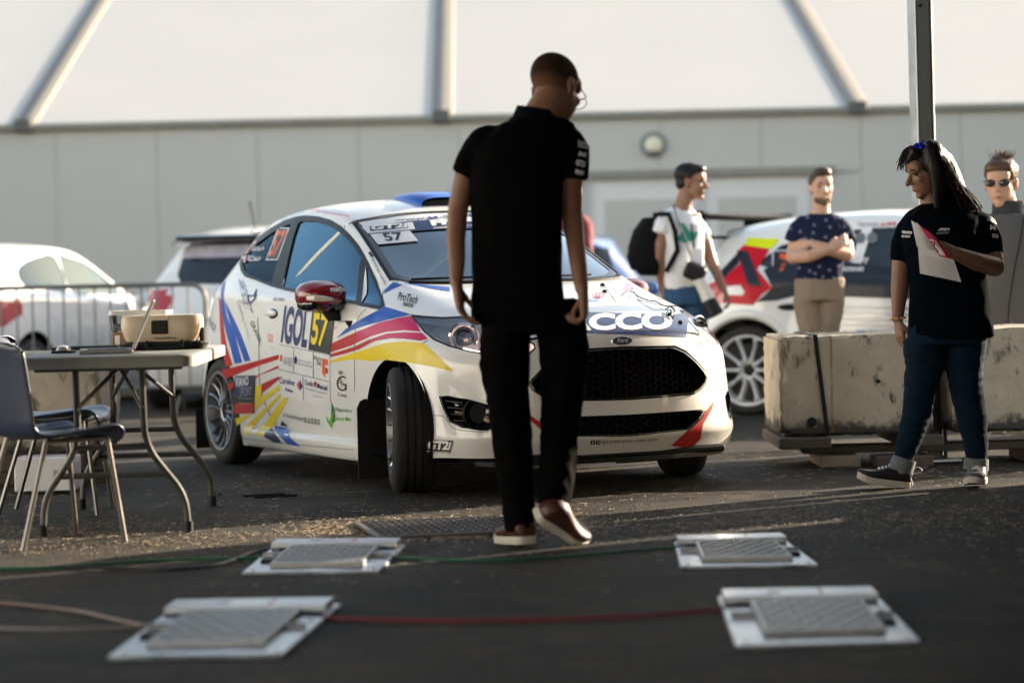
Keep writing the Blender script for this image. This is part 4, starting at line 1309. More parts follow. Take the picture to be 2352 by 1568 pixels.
pdec(ST, [C6([(290,270),(780,140),(1060,60),(1060,120),(800,205),(350,385)])], M_red)
pdec(ST, [C6([(365,455),(460,425),(448,510),(405,545)])], M_red)
pdec(ST, [C6([(750,350),(900,280),(1060,205),(1060,240),(810,330),(752,385)])], M_red)
pdec(ST, [C6([(830,455),(1065,350),(1068,390),(832,580)])], M_red)
pdec(ST, [C6([(742,475),(828,470),(830,610),(770,700),(742,845),(738,620)])], M_yellow)
pdec(ST, [C6([(1072,460),(1078,520),(800,745),(640,905),(500,1015),(475,915),(720,850),(812,650)])], M_yellow)
pdec(ST, [C6([(1090,575),(1092,625),(820,905),(650,1130),(540,1100),(800,850)])], M_yellow)
pdec(ST, [C6([(1135,640),(1195,640),(1080,850),(1000,1000),(840,1160),(735,1125),(900,960),(1030,760)])], M_yellow)
pdec(ST, [C6([(870,1110),(960,1045),(1020,1130),(1110,1250),(1000,1240),(862,1160)])], M_navy)
pdec(ST, [C6([(1000,1012),(1170,1040),(1215,1180),(1350,1290),(1180,1262),(1010,1085)])], M_blue)
pdec(ST, [C6([(1100,945),(1190,1025),(1085,1015)])], M_navy)
pdec(ST, [C1([(1535,832),(1570,782),(1612,744),(1682,764),(1620,792),(1562,822)])], M_blue)
SK = 'sticker'
pdec(SK, [C6([(470,345),(722,338),(716,650),(452,640)])], M_navy, .003)
pdec(SK, [C6([(722,338),(752,335),(738,860),(722,850)])], M_ink, .003)
pdec(SK, [C6([(450,645),(715,655),(718,712),(452,710)])], M_ink, .003)
pdec(SK, [C6([(455,718),(720,716),(724,845),(475,855)])], M_red, .003)
tdec('lettering', 'VIANO', q4(*C6([(478,362),(662,352),(662,470),(482,500)])), M_iwhite, .0045, .02)
tdec('lettering', 'SPORT', q4(*C6([(545,500),(710,490),(705,600),(540,630)])), M_igrey, .0045, .0)
# ---- door board
board = C1([(768,903),(1165,955),(1122,1310),(1118,1500),(1127,1720),(900,1668),(735,1620),(722,1430),(722,1225),(735,1060)])
pdec('door_board', [board], M_plate, .003)
pdec('door_board', [C1([(985,932),(1165,955),(1122,1308),(952,1270)])], M_ink, .004)
tdec('lettering', 'IGOL', q4(*C1([(768,922),(970,950),(938,1262),(735,1215)])), M_iblue, .005, .035)
tdec('race_number', '57', q4(*C1([(992,985),(1128,985),(1082,1258),(972,1228)])), M_yellow, .0055, .03)
for a, b in ([(722,1425),(1118,1520)], [(838,1250),(838,1455)], [(992,1285),(992,1490)], [(910,1478),(915,1665)], [(722,1228),(1120,1312)]):
    pts = C1([a, b]); laid('board_line', S57, strip2d([pts[0], ((pts[0][0] + pts[1][0]) / 2, (pts[0][1] + pts[1][1]) / 2), pts[1]], 1.1), M_ink, car57, .0045, 9)
tdec('lettering', 'ANTIBES', q4(*C1([(757,1325),(830,1335),(830,1402),(757,1385)])), M_igrey, .005)
tdec('lettering', 'DÉPARTEMENT', q4(*C1([(872,1340),(985,1365),(985,1385),(872,1358)])), M_igrey, .005)
tdec('lettering', 'DES ALPES-MARITIMES', q4(*C1([(872,1370),(985,1395),(985,1415),(872,1388)])), M_igrey, .005)
tdec('lettering', 'RÉGION', q4(*C1([(996,1310),(1056,1330),(1056,1362),(996,1342)])), M_ink, .005, .01)
tdec('lettering', 'SUD', q4(*C1([(1020,1352),(1055,1365),(1055,1398),(1020,1384)])), M_ink, .005, .01)
pdec('emblem', [C1([(1062,1335),(1106,1348),(1106,1392),(1085,1390),(1085,1490),(1062,1455)])], M_iorange, .005)
pdec('emblem', [C1([(1088,1412),(1106,1416),(1106,1460),(1088,1452)])], M_ired, .005)
pdec('emblem', [C1(shape_ell(16, 855, 1352, 12, 30))], M_iblue, .005)
pdec('emblem', [C1([(730,1312),(748,1312),(748,1360),(730,1358)])], M_iorange, .005)
tdec('lettering', 'Carrefour', q4(*C1([(728,1480),(850,1510),(850,1552),(728,1532)])), M_iblue, .005, .01)
tdec('lettering', 'Antibes', q4(*C1([(772,1565),(830,1580),(830,1606),(772,1592)])), M_ink, .005, .01)
pdec('emblem', [C1([(863,1545),(885,1508),(885,1595)])], M_iorange, .005)
pdec('emblem', [C1([(888,1508),(908,1555),(888,1592)])], M_iblue, .005)
tdec('lettering', 'Crédit', q4(*C1([(926,1505),(990,1520),(990,1560),(926,1545)])), M_iblue, .005, .01)
tdec('lettering', 'Mutuel', q4(*C1([(1022,1530),(1102,1548),(1102,1592),(1022,1572)])), M_iblue, .005, .01)
pdec('emblem', [C1([(1006,1512),(1020,1540),(1006,1568),(993,1540)])], M_ired, .005)
tdec('lettering', 'la banque à qui parler', q4(*C1([(935,1565),(1105,1610),(1105,1625),(935,1582)])), M_ink, .005)
tdec('lettering', 'www.creditmutuel.fr', q4(*C1([(980,1620),(1060,1640),(1060,1650),(980,1630)])), M_ired, .005)
# G / Grasse, garden sign
tdec('lettering', 'G', q4(*C6([(1845,345),(1972,345),(1972,548),(1845,545)])), M_ink, .004, -.01)
tdec('lettering', 'Grasse', q4(*C6([(1855,562),(1978,585),(1978,636),(1855,612)])), M_ink, .004)
pdec('emblem', [C6([(1868,275),(1885,292),(1900,265),(1915,292),(1930,275),(1925,325),(1873,325)])], M_igold, .004)
pdec('emblem', [C6([(1890,400),(1900,370),(1912,420),(1918,505),(1900,440),(1885,470)])], M_igold, .0045)
pdec('emblem', [C6([(1778,702),(1812,790),(1812,975),(1768,960)])], M_igreen, .004)
pdec('emblem', [C6([(1690,868),(1745,950),(1808,812),(1795,900),(1776,1048),(1722,960)])], M_ilime, .0045)
tdec('lettering', 'Pépinière', q4(*C6([(1832,765),(2048,790),(2048,850),(1832,836)])), M_igreen, .004, .01)
tdec('lettering', 'Sainte Mar', q4(*C6([(1820,880),(2045,900),(2045,955),(1820,940)])), M_ilime, .004, .01)
tdec('lettering', 'LLIX Dépannage Permanente', q4(*C6([(1118,838),(1400,895),(1400,968),(1118,900)])), M_ink, .004)
tdec('lettering', '06 16 32 30 23', q4(*C6([(1410,892),(1618,930),(1618,1002),(1410,975)])), M_ink, .004, .015)
tdec('lettering', 'ASA GRASSE', q4(*C1([(677,862),(765,868),(760,892),(673,890)])), M_ink, .004)
tdec('lettering', 'GLR', q4(*C1([(637,1145),(675,1150),(675,1215),(637,1210)])), M_iorange, .004)
tdec('lettering', 'LIGHT PROTECT', q4(*C1([(448,735),(520,985),(440,925),(402,725)])), M_iblue, .004)
tdec('lettering', 'GRASSE', q4(*C1([(520,1040),(582,1195),(570,1225),(490,1060)])), M_ink, .004)
tdec('lettering', 'Covering All Film', q4(*C1([(415,880),(490,1165),(480,1200),(380,900)])), M_igrey, .004)
o = C1(sp2([(545,800),(520,850),(482,850),(490,905),(530,870),(540,830)], 5)); laid('emblem', S57, strip2d(o, 3), M_iblue, car57, .004, 9)
tdec('lettering', 'ProTech', q4(*C1([(1655,822),(1815,852),(1795,915),(1648,882)])), M_ink, .004, .015, .2)
pdec('lettering', [C1([(1693,902),(1770,918),(1768,942),(1690,926)])], M_ink, .004)
tdec('lettering', 'MONTE-CARLO', q4(*C1([(1698,908),(1766,922),(1764,937),(1696,923)])), M_iwhite, .005)
tdec('lettering', 'A+ TROPHÉE', q4(*C1([(1140,1088),(1190,1090),(1165,1112),(1135,1108)])), M_iorange, .004)
tdec('lettering', 'light protect grasse - expert all film', q4(*C5([(372,985),(582,1400),(545,1442),(340,1030)])), M_ink, .0045)
for dx in (0, 38):
    pdec('emblem', [C5([(290 + dx * .7, 905 + dx), (330 + dx * .7, 900 + dx), (345 + dx * .7, 935 + dx), (305 + dx * .7, 945 + dx)])], M_ink, .0045)
tdec('lettering', 'www.lagare-gourmandise.com', q4(*C1([(945,160),(1270,218),(1265,243),(935,178)])), M_magenta, .004)
tdec('lettering', 'COUTURIER', q4(*C1([(690,238),(920,172),(915,192),(700,262)])), M_ink, .004)
tdec('lettering', 'FRANCE', q4(*C1([(140,960),(225,1085),(215,1135),(130,1010)])), M_ink, .004)
# rear side window: number and names
pdec(SK, [C1([(615,570),(712,312),(800,316),(708,570)])], M_plate, .001, 7)
pdec(SK, [C1([(623,562),(717,321),(790,324),(703,563)])], M_ink, .002, 7)
tdec('race_number', '57', q4(*C1([(708,338),(782,336),(696,545),(633,545)])), M_iorange, .003, .03)
tdec('lettering', 'IVANE Alison A+', q4(*C1([(502,458),(606,462),(600,495),(495,500)])), M_iwhite, .001, .01)
tdec('lettering', 'FALCO Pascale A+', q4(*C1([(475,532),(580,540),(574,575),(468,578)])), M_iwhite, .001, .01)
for dx, dy in ((0, 0), (-27, 74)):
    pdec('flag', [C1([(478 + dx, 455 + dy), (496 + dx, 455 + dy), (484 + dx, 512 + dy), (464 + dx, 512 + dy)])], M_iwhite, .001)
    pdec('flag', [C1([(487 + dx, 455 + dy), (497 + dx, 455 + dy), (486 + dx, 512 + dy), (475 + dx, 512 + dy)])], M_ired, .002)
# ---- windscreen stickers
pdec(SK, [C5([(180,505),(980,428),(1022,540),(280,605)])], M_plate, .002)
pdec(SK, [C5([(305,500),(890,440),(915,520),(320,575)])], M_ink, .003)
tdec('lettering', 'GT2i', q4(*C5([(330,492),(895,440),(905,515),(330,560)])), M_iwhite, .004, .05)
pdec(SK, [C5([(310,620),(935,560),(1070,722),(440,780)])], M_plate, .002)
tdec('race_number', '57', q4(*C5([(490,608),(800,584),(845,712),(570,735)])), M_ink, .003, .03)
tdec('lettering', 'www.M-SPORT.fr', q4(*C5([(665,388),(2300,265),(2330,330),(700,412)])), M_iblue, .003, .02)
tdec('lettering', 'FFSA', q4(*C5([(1245,402),(1990,345),(2000,430),(1285,490)])), M_iwhite, .003, .06)
tdec('lettering', 'CHAMPIONNAT DE', q4(*C5([(1300,512),(1980,462),(1990,492),(1310,538)])), M_iwhite, .003, .02)
# ---- bonnet
pdec(ST, [C2b([(-400,300),(0,292),(400,303),(640,318),(735,300),(800,195+95),(772,488),(600,478),(400,470),(200,462),(0,457),(-400,470),(-480,480),(-470,400)])], M_navy, .002)
tdec('lettering', 'YACCO', q4((1238,724), (1541,716), (1547,757), (1232,762)), M_iwhite, .0035, .05)
pdec(ST, [C2b([(118,62),(300,66),(232,225)])], mat("pale_yellow_film", (.75, .68, .35), .3, coat=.8), .002)
pdec(ST, [C2b([(300,66),(400,40),(470,14),(440,55),(360,90),(245,178)])], mat("pink_film", (.6, .09, .2), .3, coat=.8), .002)
pdec(SK, [C2b([(342,88),(588,94),(690,262),(402,196)])], mat("pale_picture", (.62, .68, .75), .3, coat=.8, var=.5, scale=14), .002)
pdec(ST, [C1([(1690,748),(2050,782),(2060,815),(1900,790),(1790,765)])], M_blue, .002)
pdec('emblem', [C2b(shape_ell(20, 80, 162, 42, 22)), C2b(shape_ell(20, 80, 162, 36, 17))[::-1]], M_magenta, .003)
tdec('lettering', 'u', q4(*C2b([(62,155),(98,158),(98,178),(60,178)])), M_magenta, .003, .04)
tdec('lettering', 'le Rosier', q4(*C2b([(-100,188),(100,195),(98,212),(-100,210)])), M_blue, .003, .01)
# ---- bumper
tdec('lettering', 'light protect grasse - expert all film', q4(*C2b([(110,1288),(553,1270),(555,1305),(110,1325)])), M_ink, .003)
for dx in (22, 64):
    pdec('emblem', [rsq(C2b([(dx,1292),(dx + 36,1290),(dx + 36,1324),(dx,1326)]), 2)], M_ink, .003)
pdec('emblem', [C2b(shape_ell(14, 84, 1307, 10, 10)), C2b(shape_ell(14, 84, 1307, 6, 6))[::-1]], M_iwhite, .004)
tdec('lettering', 'f', q4(*C2b([(34,1296),(46,1296),(46,1322),(34,1322)])), M_iwhite, .004, .03)
rc = pdec(ST, [C2b([(992,985),(975,1050),(905,1165),(885,1280),(820,1350),(735,1345),(655,1335),(720,1275),(800,1200),(900,1110)])], M_red, .002)
if rc: mirrored(rc)
pdec(SK, [C2([(1888,995),(2085,1000),(2062,1100),(1870,1092)])], M_ink, .003)
tdec('lettering', 'GT2i', q4(*C2([(1893,1000),(2078,1005),(2062,1075),(1885,1070)])), M_iwhite, .004, .05)
laid('lettering', S57, strip2d(C2([(1875,1084),(1960,1090),(2060,1092)]), 1.4), M_iwhite, car57, .004, 9)
pdec('tail_light', [C1([(350,556),(356,582),(180,880),(163,884),(328,592)])], mat("red_lens", (.4, .02, .01), .15, coat=1), .006)

# ---- shut lines
def shut(px, w=1.5, both_=True, cm=C1):
    o = laid('shut_line', S57, strip2d(sp2(cm(px), 5), w), M_dark, car57, .0015, 9)
    if o and both_: mirrored(o)
shut([(552,1020),(560,1200),(566,1500),(585,1620),(640,1760),(700,1860)], 1.3)
shut([(1400,950),(1340,1020),(1318,1110),(1312,1300),(1312,1600)], 1.0)
shut([(1540,940),(1640,965),(1755,998)], 1.6)
shut([(1885,1195),(1800,1255),(1700,1330),(1655,1400)], 1.6)
shut([(1545,930),(1530,830),(1580,780),(1650,740)], 1.0)
o = laid('shut_line', S57, strip2d(sp2([(-.47,-.672),(-.36,-.70),(-.18,-.722),(0,-.728),(.18,-.722),(.36,-.70),(.47,-.672)], 5), .009), M_dark, car57, .002, .05, topv)
o = laid('shut_line', S57, strip2d([(x, y) for x, y in sp2([(-.60,1.09),(-.42,1.04),(-.2,1.0),(0,.99),(.2,1.0),(.42,1.04),(.60,1.09)], 5)], .012), M_dark, car57, .003, .05, topv)
shut([(1820,795),(1900,803),(2005,812),(2040,850),(2070,892),(2130,918),(2352,940)], 1.2, True, C2)
shut([(300,515),(600,1005),(900,1015),(1300,945)] if False else [(395,975),(600,1005),(900,1035),(1310,1075)], 1.0, True, C2)
# ---- grille insides: honeycomb of real cells
def honeycomb(poly, y, cw, ch, th=.004, dep=.02):
    b = MB(); P = [Vector((x, z, 0)) for x, z in poly]
    def inside(x, z):
        c = False; n = len(poly)
        for i in range(n):
            x1, z1 = poly[i]; x2, z2 = poly[(i + 1) % n]
            if (z1 > z) != (z2 > z) and x < (x2 - x1) * (z - z1) / (z2 - z1) + x1: c = not c
        return c
    xs = [p[0] for p in poly]; zs = [p[1] for p in poly]
    r = 0; z = min(zs)
    seen = set()
    while z < max(zs) + ch:
        x = min(xs) + (cw * .75 if r % 2 else 0)
        while x < max(xs) + cw:
            pts = [(x - cw / 2, z), (x - cw / 4, z + ch / 2), (x + cw / 4, z + ch / 2), (x + cw / 2, z), (x + cw / 4, z - ch / 2), (x - cw / 4, z - ch / 2)]
            for i in range(6):
                a, c = pts[i], pts[(i + 1) % 6]
                k = tuple(sorted((tuple(round(q, 3) for q in a), tuple(round(q, 3) for q in c))))
                if k in seen: continue
                seen.add(k)
                m_ = ((a[0] + c[0]) / 2, (a[1] + c[1]) / 2)
                if inside(*m_):
                    yy = y + .12 * (m_[0] / .5) ** 2
                    d = Vector((c[0] - a[0], 0, c[1] - a[1])); L = d.length; d.normalize()
                    M = Matrix(((d.x, 0, -d.z, m_[0]), (0, 1, 0, yy), (d.z, 0, d.x, m_[1]), (0, 0, 0, 1)))
                    b.add(box((0, 0, 0), (L + th, dep, th), M=M))
            x += cw * 1.5
        z += ch / 2; r += 1
    return b
M_mesh = mat("grille_plastic", (.008, .008, .009), .3)
g1 = both(gr_half); g2 = both(lg_half)
hc = honeycomb(g1, -.725, .046, .030); o = obj('grille', hc, M_mesh, car57, sharp=30); o['kind'] = 'stuff'
hc = honeycomb(g2, -.74, .046, .030); o = obj('lower_grille', hc, M_mesh, car57, sharp=30); o['kind'] = 'stuff'
for nm, g in (('grille_frame', g1), ('lower_grille_frame', g2)):
    cx = 0; cz = sum(p[1] for p in g) / len(g)
    go = [(x * 1.03, cz + (z - cz) * 1.09) for x, z in g]
    laid(nm, S57, fill2d([go, g[::-1]]), M_gloss, car57, .004, .05, ((0, -1.6, 0), (1, 0, 0), (0, 0, 1), (0, 1, 0)))
b = MB(); b.add(box((0, -.60, .565), (.80, .02, .24))); b.add(box((0, -.60, .325), (.80, .02, .12)))
for k in range(14): b.add(box((-.30 + k * .045, -.64, .57), (.004, .01, .16)))
obj('radiator', b, M_black, car57)
# ---- headlights
def headlight():
    loop = L_head
    c = sum((Vector(p) for p in loop), Vector()) / len(loop)
    d = Vector((.55, .8, -.25)).normalized()
    n = len(loop)
    v = [tuple(p) for p in loop]; rows = [v]
    for k, (dep, sc) in enumerate(((.008, .995), (.03, .93), (.055, .80), (.06, .4))):
        rows.append([tuple(Vector(c) + (Vector(p) - c) * sc + d * dep) for p in loop])
    vv = [q for r_ in rows for q in r_]; ff = []
    for r_ in range(len(rows) - 1):
        for i in range(n):
            j = (i + 1) % n; ff.append((r_ * n + i, r_ * n + j, (r_ + 1) * n + j, (r_ + 1) * n + i))
    ff.append(tuple((len(rows) - 1) * n + i for i in range(n)))
    bowl = obj('headlight', (vv, ff), M_chrome_rough, car57, sharp=25, recalc=True)
    pc = S57.px(1062, 770); fx = Vector((-.42, -.9, 0)).normalized()
    q = fx.to_track_quat('Z', 'Y').to_matrix().to_4x4()
    M = Matrix.Translation(pc + d * .05) @ q
    b = MB(); b.add(lathe([(.070, .0), (.074, .012), (.066, .018), (.054, .008), (.050, -.03)], 28, M=M)); obj('lamp_ring', b, M_chrome, bowl)
    obj('projector', ball(tuple(pc + d * .07), .045, 20, 14), M_projector, bowl)
    pc2 = S57.px(1165, 790)
    M2 = Matrix.Translation(pc2 + d * .05) @ q
    b = MB(); b.add(lathe([(.05, .01), (.048, .014), (.038, .0), (.012, -.03), (0, -.03)], 24, M=M2)); obj('lamp_ring', b, M_chrome, bowl)
    pts = [S57.px(x, y, -.022) for x, y in ((1060, 796), (1090, 803), (1120, 808), (1150, 811), (1185, 813), (1205, 808))]
    obj('daylight_strip', tube(pts, .007, 8), M_drl, bowl)
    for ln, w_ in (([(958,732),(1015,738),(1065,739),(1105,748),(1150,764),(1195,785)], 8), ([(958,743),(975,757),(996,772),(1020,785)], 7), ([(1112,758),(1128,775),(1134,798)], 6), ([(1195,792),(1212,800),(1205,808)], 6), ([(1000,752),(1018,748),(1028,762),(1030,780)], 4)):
        laid('glint_strip', S57, strip2d(sp2(ln, 4), w_), M_glint, bowl, -.014, 8)  # pale strips added under the lens to paint in its bright reflections
    lens = laid('lens', S57, fill2d([head_l]), M_lens, bowl, -.001, 6)
    rim = laid('lamp_seal', S57, strip2d(head_l + [head_l[0]], 3.6), M_black, bowl, .001, 9)
    return bowl
M_chrome_rough = mat("lamp_reflector", (.88, .90, .92), .2, metal=.12, bump=.25, bscale=45)
M_glint = mat("glint_strip_silver", (.80, .82, .84), .2, metal=.25, var=.2, scale=60, bump=.3, bscale=80)
M_projector = mat("lamp_projector", (.02, .025, .03), .03, coat=1, spec=1)
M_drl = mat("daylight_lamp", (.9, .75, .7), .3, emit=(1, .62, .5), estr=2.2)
hl = headlight()
hr = mirrored(hl)
for ch in children(hl):
    q = mirrored(ch); q.parent = hr
# ---- fog lamp pockets
def foglamp():
    c = sum((Vector(p) for p in L_fog), Vector()) / len(L_fog); d = Vector((.5, .86, 0)).normalized()
    n = len(L_fog); rows = [[tuple(Vector(c) + (Vector(p) - c) * s + d * e) for p in L_fog] for s, e in ((1.01, .0), (.97, .03), (.9, .06), (.3, .07))]
    vv = [q for r_ in rows for q in r_]; ff = []
    for r_ in range(3):
        for i in range(n):
            j = (i + 1) % n; ff.append((r_ * n + i, r_ * n + j, (r_ + 1) * n + j, (r_ + 1) * n + i))
    ff.append(tuple(3 * n + i for i in range(n)))
    p = obj('fog_lamp_pocket', (vv, ff), M_gloss, car57, sharp=30, recalc=True)
    pc = S57.px(1100, 950)
    q = Vector((-.5, -.86, 0)).to_track_quat('Z', 'Y').to_matrix().to_4x4()
    b = MB(); b.add(lathe([(.078, -.02), (.080, .0), (.072, .004), (.06, -.012), (.05, -.03), (0, -.03)], 28, M=Matrix.Translation(pc + d * .035) @ q)); obj('fog_lamp', b, M_black, p)
    b = MB()
    for k in range(4):
        a = S57.px(1018 + k * 5, 920 + k * 15); e = S57.px(1062 + k * 2, 925 + k * 14)
        if a and e: b.add(tube([a + d * .02, e + d * .03], .005, 6))
    obj('fin', b, M_gloss, p)['kind'] = 'stuff'
    fr = fill2d([grow(fog_l, 1.05), fog_l[::-1]]); laid('pocket_frame', S57, fr, M_gloss, p, .003, 7)
    return p
fl = foglamp(); fr_ = mirrored(fl)
for ch in children(fl):
    q = mirrored(ch); q.parent = fr_
    if 'kind' in ch: q['kind'] = ch['kind']
# ---- badge
bp = S57.drop((-.005, -1.5, .717), (0, 1, 0)); 
badge = obj('badge', MB().add(([(p[0] * .056, 0, p[1] * .022) for p in shape_ell(32, 0, 0, 1, 1)] + [(p[0] * .052, -.006, p[1] * .019) for p in shape_ell(32, 0, 0, 1, 1)],
    [(i, (i + 1) % 32, 32 + (i + 1) % 32, 32 + i) for i in range(32)] + [tuple(range(32, 64))])), M_chrome, car57, loc=bp + Vector((0, -.003, 0)), rot=(R(-14), 0, 0), recalc=True)
obj('badge_field', ([(p[0] * .047, -.0075, p[1] * .0155) for p in shape_ell(32, 0, 0, 1, 1)], [tuple(range(32))[::-1]]), M_navy, badge)
v, f, a = text2d('Ford', .01, .35)
obj('badge_script', ([(-.030 + x * .060, -.0095, -.009 + z * .020) for x, z in v], f), M_iwhite, badge)
# ---- mirrors
def wing_mirror():
    c = FI_M.inverted() @ at(746, 678, 11.72)
    c = Vector((-.93, .69, c.z - .012))
    b = MB(); Mx = Matrix.Translation(c) @ Matrix.Rotation(R(8), 4, 'Z')
    top = []
    for k, (y, rx, rz) in enumerate(((-.10, .03, .02), (-.085, .085, .05), (-.05, .118, .068), (0, .130, .076), (.05, .125, .075), (.07, .11, .066))):
        top.append(((0, y, .012), rx, rz, 2.4, Vector((1, 0, 0)), Vector((0, 0, 1))))
    o = obj('wing_mirror', [Mx @ Vector(p) for p in loft(top, 28)[0]] and ([tuple(Mx @ Vector(p)) for p in loft(top, 28)[0]], loft(top, 28)[1]), dust_mat("deep_red_paint", (.22, .006, .012), .25, dirt=0), car57, recalc=True)
    low = []
    for y, rx, rz in ((-.085, .05, .02), (-.07, .10, .035), (-.02, .122, .045), (.045, .122, .045), (.073, .10, .04)):
        low.append(((.005, y, -.032), rx, rz, 2.4, Vector((1, 0, 0)), Vector((0, 0, 1))))
    obj('mirror_base', ([tuple(Mx @ Vector(p)) for p in loft(low, 28)[0]], loft(low, 28)[1]), M_gloss, o, recalc=True)
    s_ = Vector((-.83, .55, .80))
    arm = loft([((c.x + .04, c.y + .02, c.z - .05), .05, .04), ((c.x + .08, c.y - .0, c.z - .12), .045, .035), ((s_.x + .02, s_.y, s_.z + .03), .05, .04), ((s_.x + .03, s_.y - .01, s_.z - .03), .03, .03)], 16)
    obj('mirror_arm', arm, M_black, o, recalc=True)
    ind = loft([((-.115, -.045, -.0), .008, .012, 2, Vector((0, 1, 0)), Vector((0, 0, 1))), ((-.09, -.083, -.003), .01, .016, 2, Vector((.3, 1, 0)), Vector((0, 0, 1))), ((-.04, -.101, -.006), .01, .014, 2, Vector((1, .4, 0)), Vector((0, 0, 1))), ((.01, -.103, -.01), .008, .006, 2, Vector((1, .4, 0)), Vector((0, 0, 1)))], 12)
    obj('indicator', ([tuple(Mx @ Vector(p)) for p in ind[0]], ind[1]), mat("indicator_lens", (.7, .62, .5), .08, coat=1), o, recalc=True)
    v, f, a = text2d('mattek', .03, .2)
    vv = [(-.06 + x * .115, z * .026) for x, z in v]
    bv = BVHTree.FromPolygons([v_.co.copy() for v_ in o.data.vertices], [tuple(p.vertices) for p in o.data.polygons])
    P = []
    for x, z in vv:
        h = bv.ray_cast(Mx @ Vector((x, -.5, z + .028)), Vector((0, 1, 0)))
        P.append(tuple(h[0] + h[1] * .002) if h[0] else tuple(Mx @ Vector((x, -.1, z))))
    obj('lettering', (P, f), M_iwhite, o)
    return o
wm = wing_mirror(); wr = mirrored(wm); wr.location = (-.085, .02, -.02)
for ch in children(wm):
    if ch.name.startswith('lettering'): continue
    q = mirrored(ch); q.parent = wr
# ---- door handle, fuel cap, wipers
hp = S57.px(*C1([(668, 985)])[0])
b = MB(); b.add(ball(hp + Vector((-.012, 0, 0)), (.018, .075, .018), 16, 10))
o = obj('door_handle', b, M_white, car57); mirrored(o)
b = MB(); b.add(ball(hp + Vector((.004, 0, -.004)), (.012, .085, .03), 16, 10)); o = obj('handle_recess', b, M_gloss, car57); mirrored(o)
b = MB()
for sx in (-1, 1):
    pts = [dropz(-.02 + sx * .28, .262, .018), dropz(.28 + sx * .20, .31, .016), dropz(.50 if sx > 0 else .18, .335 if sx > 0 else .285, .014)]
wip = [dropz(-.58, .355, .012), dropz(-.40, .315, .016), dropz(-.2, .285, .018), dropz(-.05, .268, .02)]
obj('wiper', tube(wip, .006, 8), M_black, car57)
wip = [dropz(-.10, .30, .02), dropz(-.02, .262, .025), dropz(.2, .275, .02), dropz(.42, .325, .016)]
obj('wiper', tube(wip, .006, 8), M_black, car57)
obj('cowl_panel', tube([dropz(x, .25 + .22 * (abs(x) / .62) ** 3 * .45, -.004) for x in [(-.60 + .06 * k) for k in range(21)]], .017, 8, flat=.8), M_black, car57)
# ---- bonnet pins and nozzles
for px, py in ((1384, 656), (1538, 724), (1563, 742), (1389, 671)):
    p = S57.px(px, py)
    if p: obj('bonnet_pin', MB().add(lathe([(.013, -.004), (.013, .006), (.006, .014), (0, .014)], 12, M=Matrix.Translation(p))), M_black, car57)
pts = [S57.px(x, y, .010 + .006 * ((i * 7) % 3)) for i, (x, y) in enumerate(C2b([(352,118),(330,150),(355,170),(400,185),(470,222),(525,240),(600,255),(690,265)]))]
obj('tether_cable', tube(spline([p for p in pts if p], 5), .003, 6), M_ink, car57)
pts = [S57.px(x, y, .012 + .008 * (i % 2)) for i, (x, y) in enumerate(C2b([(610,290),(640,275),(680,300),(655,340),(615,330),(640,300),(660,355)]))]
obj('tether_cable', tube(spline([p for p in pts if p], 5), .004, 6), M_ink, car57)
# ---- roof scoop
secs = []
for y, hw, h in ((1.10, .175, .046), (1.16, .185, .052), (1.28, .185, .050), (1.45, .165, .038), (1.62, .12, .020), (1.74, .06, .004)):
    z = dropz(0, y).z
    secs.append(((0, y, z - .012), hw, h + .012, 3.2, Vector((1, 0, 0)), Vector((0, 0, 1))))
vf = loft(secs, 32)
sc = obj('roof_scoop', (vf[0], vf[1][:-2] + [vf[1][-1]]), [M_blue], car57, recalc=True)
z = dropz(0, 1.12).z
obj('scoop_mouth', loft([((0, 1.108, z - .012), .163, .039, 3.2, Vector((1, 0, 0)), Vector((0, 0, 1))), ((0, 1.2, z - .012), .15, .03, 3.2, Vector((1, 0, 0)), Vector((0, 0, 1)))], 24), M_dark, sc)
v, f = vf[0], vf[1][:-2]
rf = [q for q in f if all(v[i][0] > .055 for i in q)]; wf = [q for q in f if all(-.07 < v[i][0] < .07 for i in q)]
obj('scoop_stripe', ([(p[0], p[1], p[2] + .002) for p in v], rf), M_magenta, sc)
# ---- underside, sill bar, splitter, wheel wells, inside
b = MB(); b.add(box((0, 1.2, .19), (1.30, 3.3, .05))); b.add(box((0, -.62, .185), (1.15, .22, .035), .01)); b.add(box((0, 1.2, .30), (1.0, 1.5, .16)))
for sx in (-1, 1):
    for wy in (0, 2.49):
        v, f = lathe([(.36, sx * .82), (.36, sx * .50), (0, sx * .50)], 36, 'X')
        b.add(([(p[0], p[1] + wy, max(p[2] + .31, .16)) for p in v], f))
obj('underbody', b, M_black, car57)
obj('splitter', MB().add(([(x, y, z) for z in (.150, .172) for x, y in ((-.66,-.5),(-.62,-.62),(-.48,-.71),(-.25,-.75),(0,-.76),(.25,-.75),(.48,-.71),(.62,-.62),(.66,-.5))],
    [tuple(range(9)), tuple(range(9, 18))[::-1]] + [(i, i + 1, 10 + i, 9 + i) for i in range(8)])), M_black, car57, recalc=True)
o = obj('floor_and_dash', MB().add(box((0, 1.3, .42), (1.36, 2.6, .03))).add(box((0, .55, .90), (1.30, .45, .16), .06)).add(box((0, 2.35, .62), (1.2, .9, .4), .05)), mat("dark_trim", (.02, .022, .025), .8), car57)
def seat(x):
    b = MB(); b.add(box((x, 1.45, .52), (.44, .5, .16), .05)); b.add(loft([((x, 1.68, .55), .22, .09, 3), ((x, 1.76, .85), .24, .10, 3), ((x, 1.82, 1.08), .17, .08, 3), ((x, 1.84, 1.24), .14, .07, 3), ((x, 1.84, 1.30), .08, .04, 3)], 20))
    obj('bucket_seat', b, mat("seat_cloth", (.03, .03, .035), .9, bump=.2), car57, recalc=True)
seat(-.36); seat(.36)
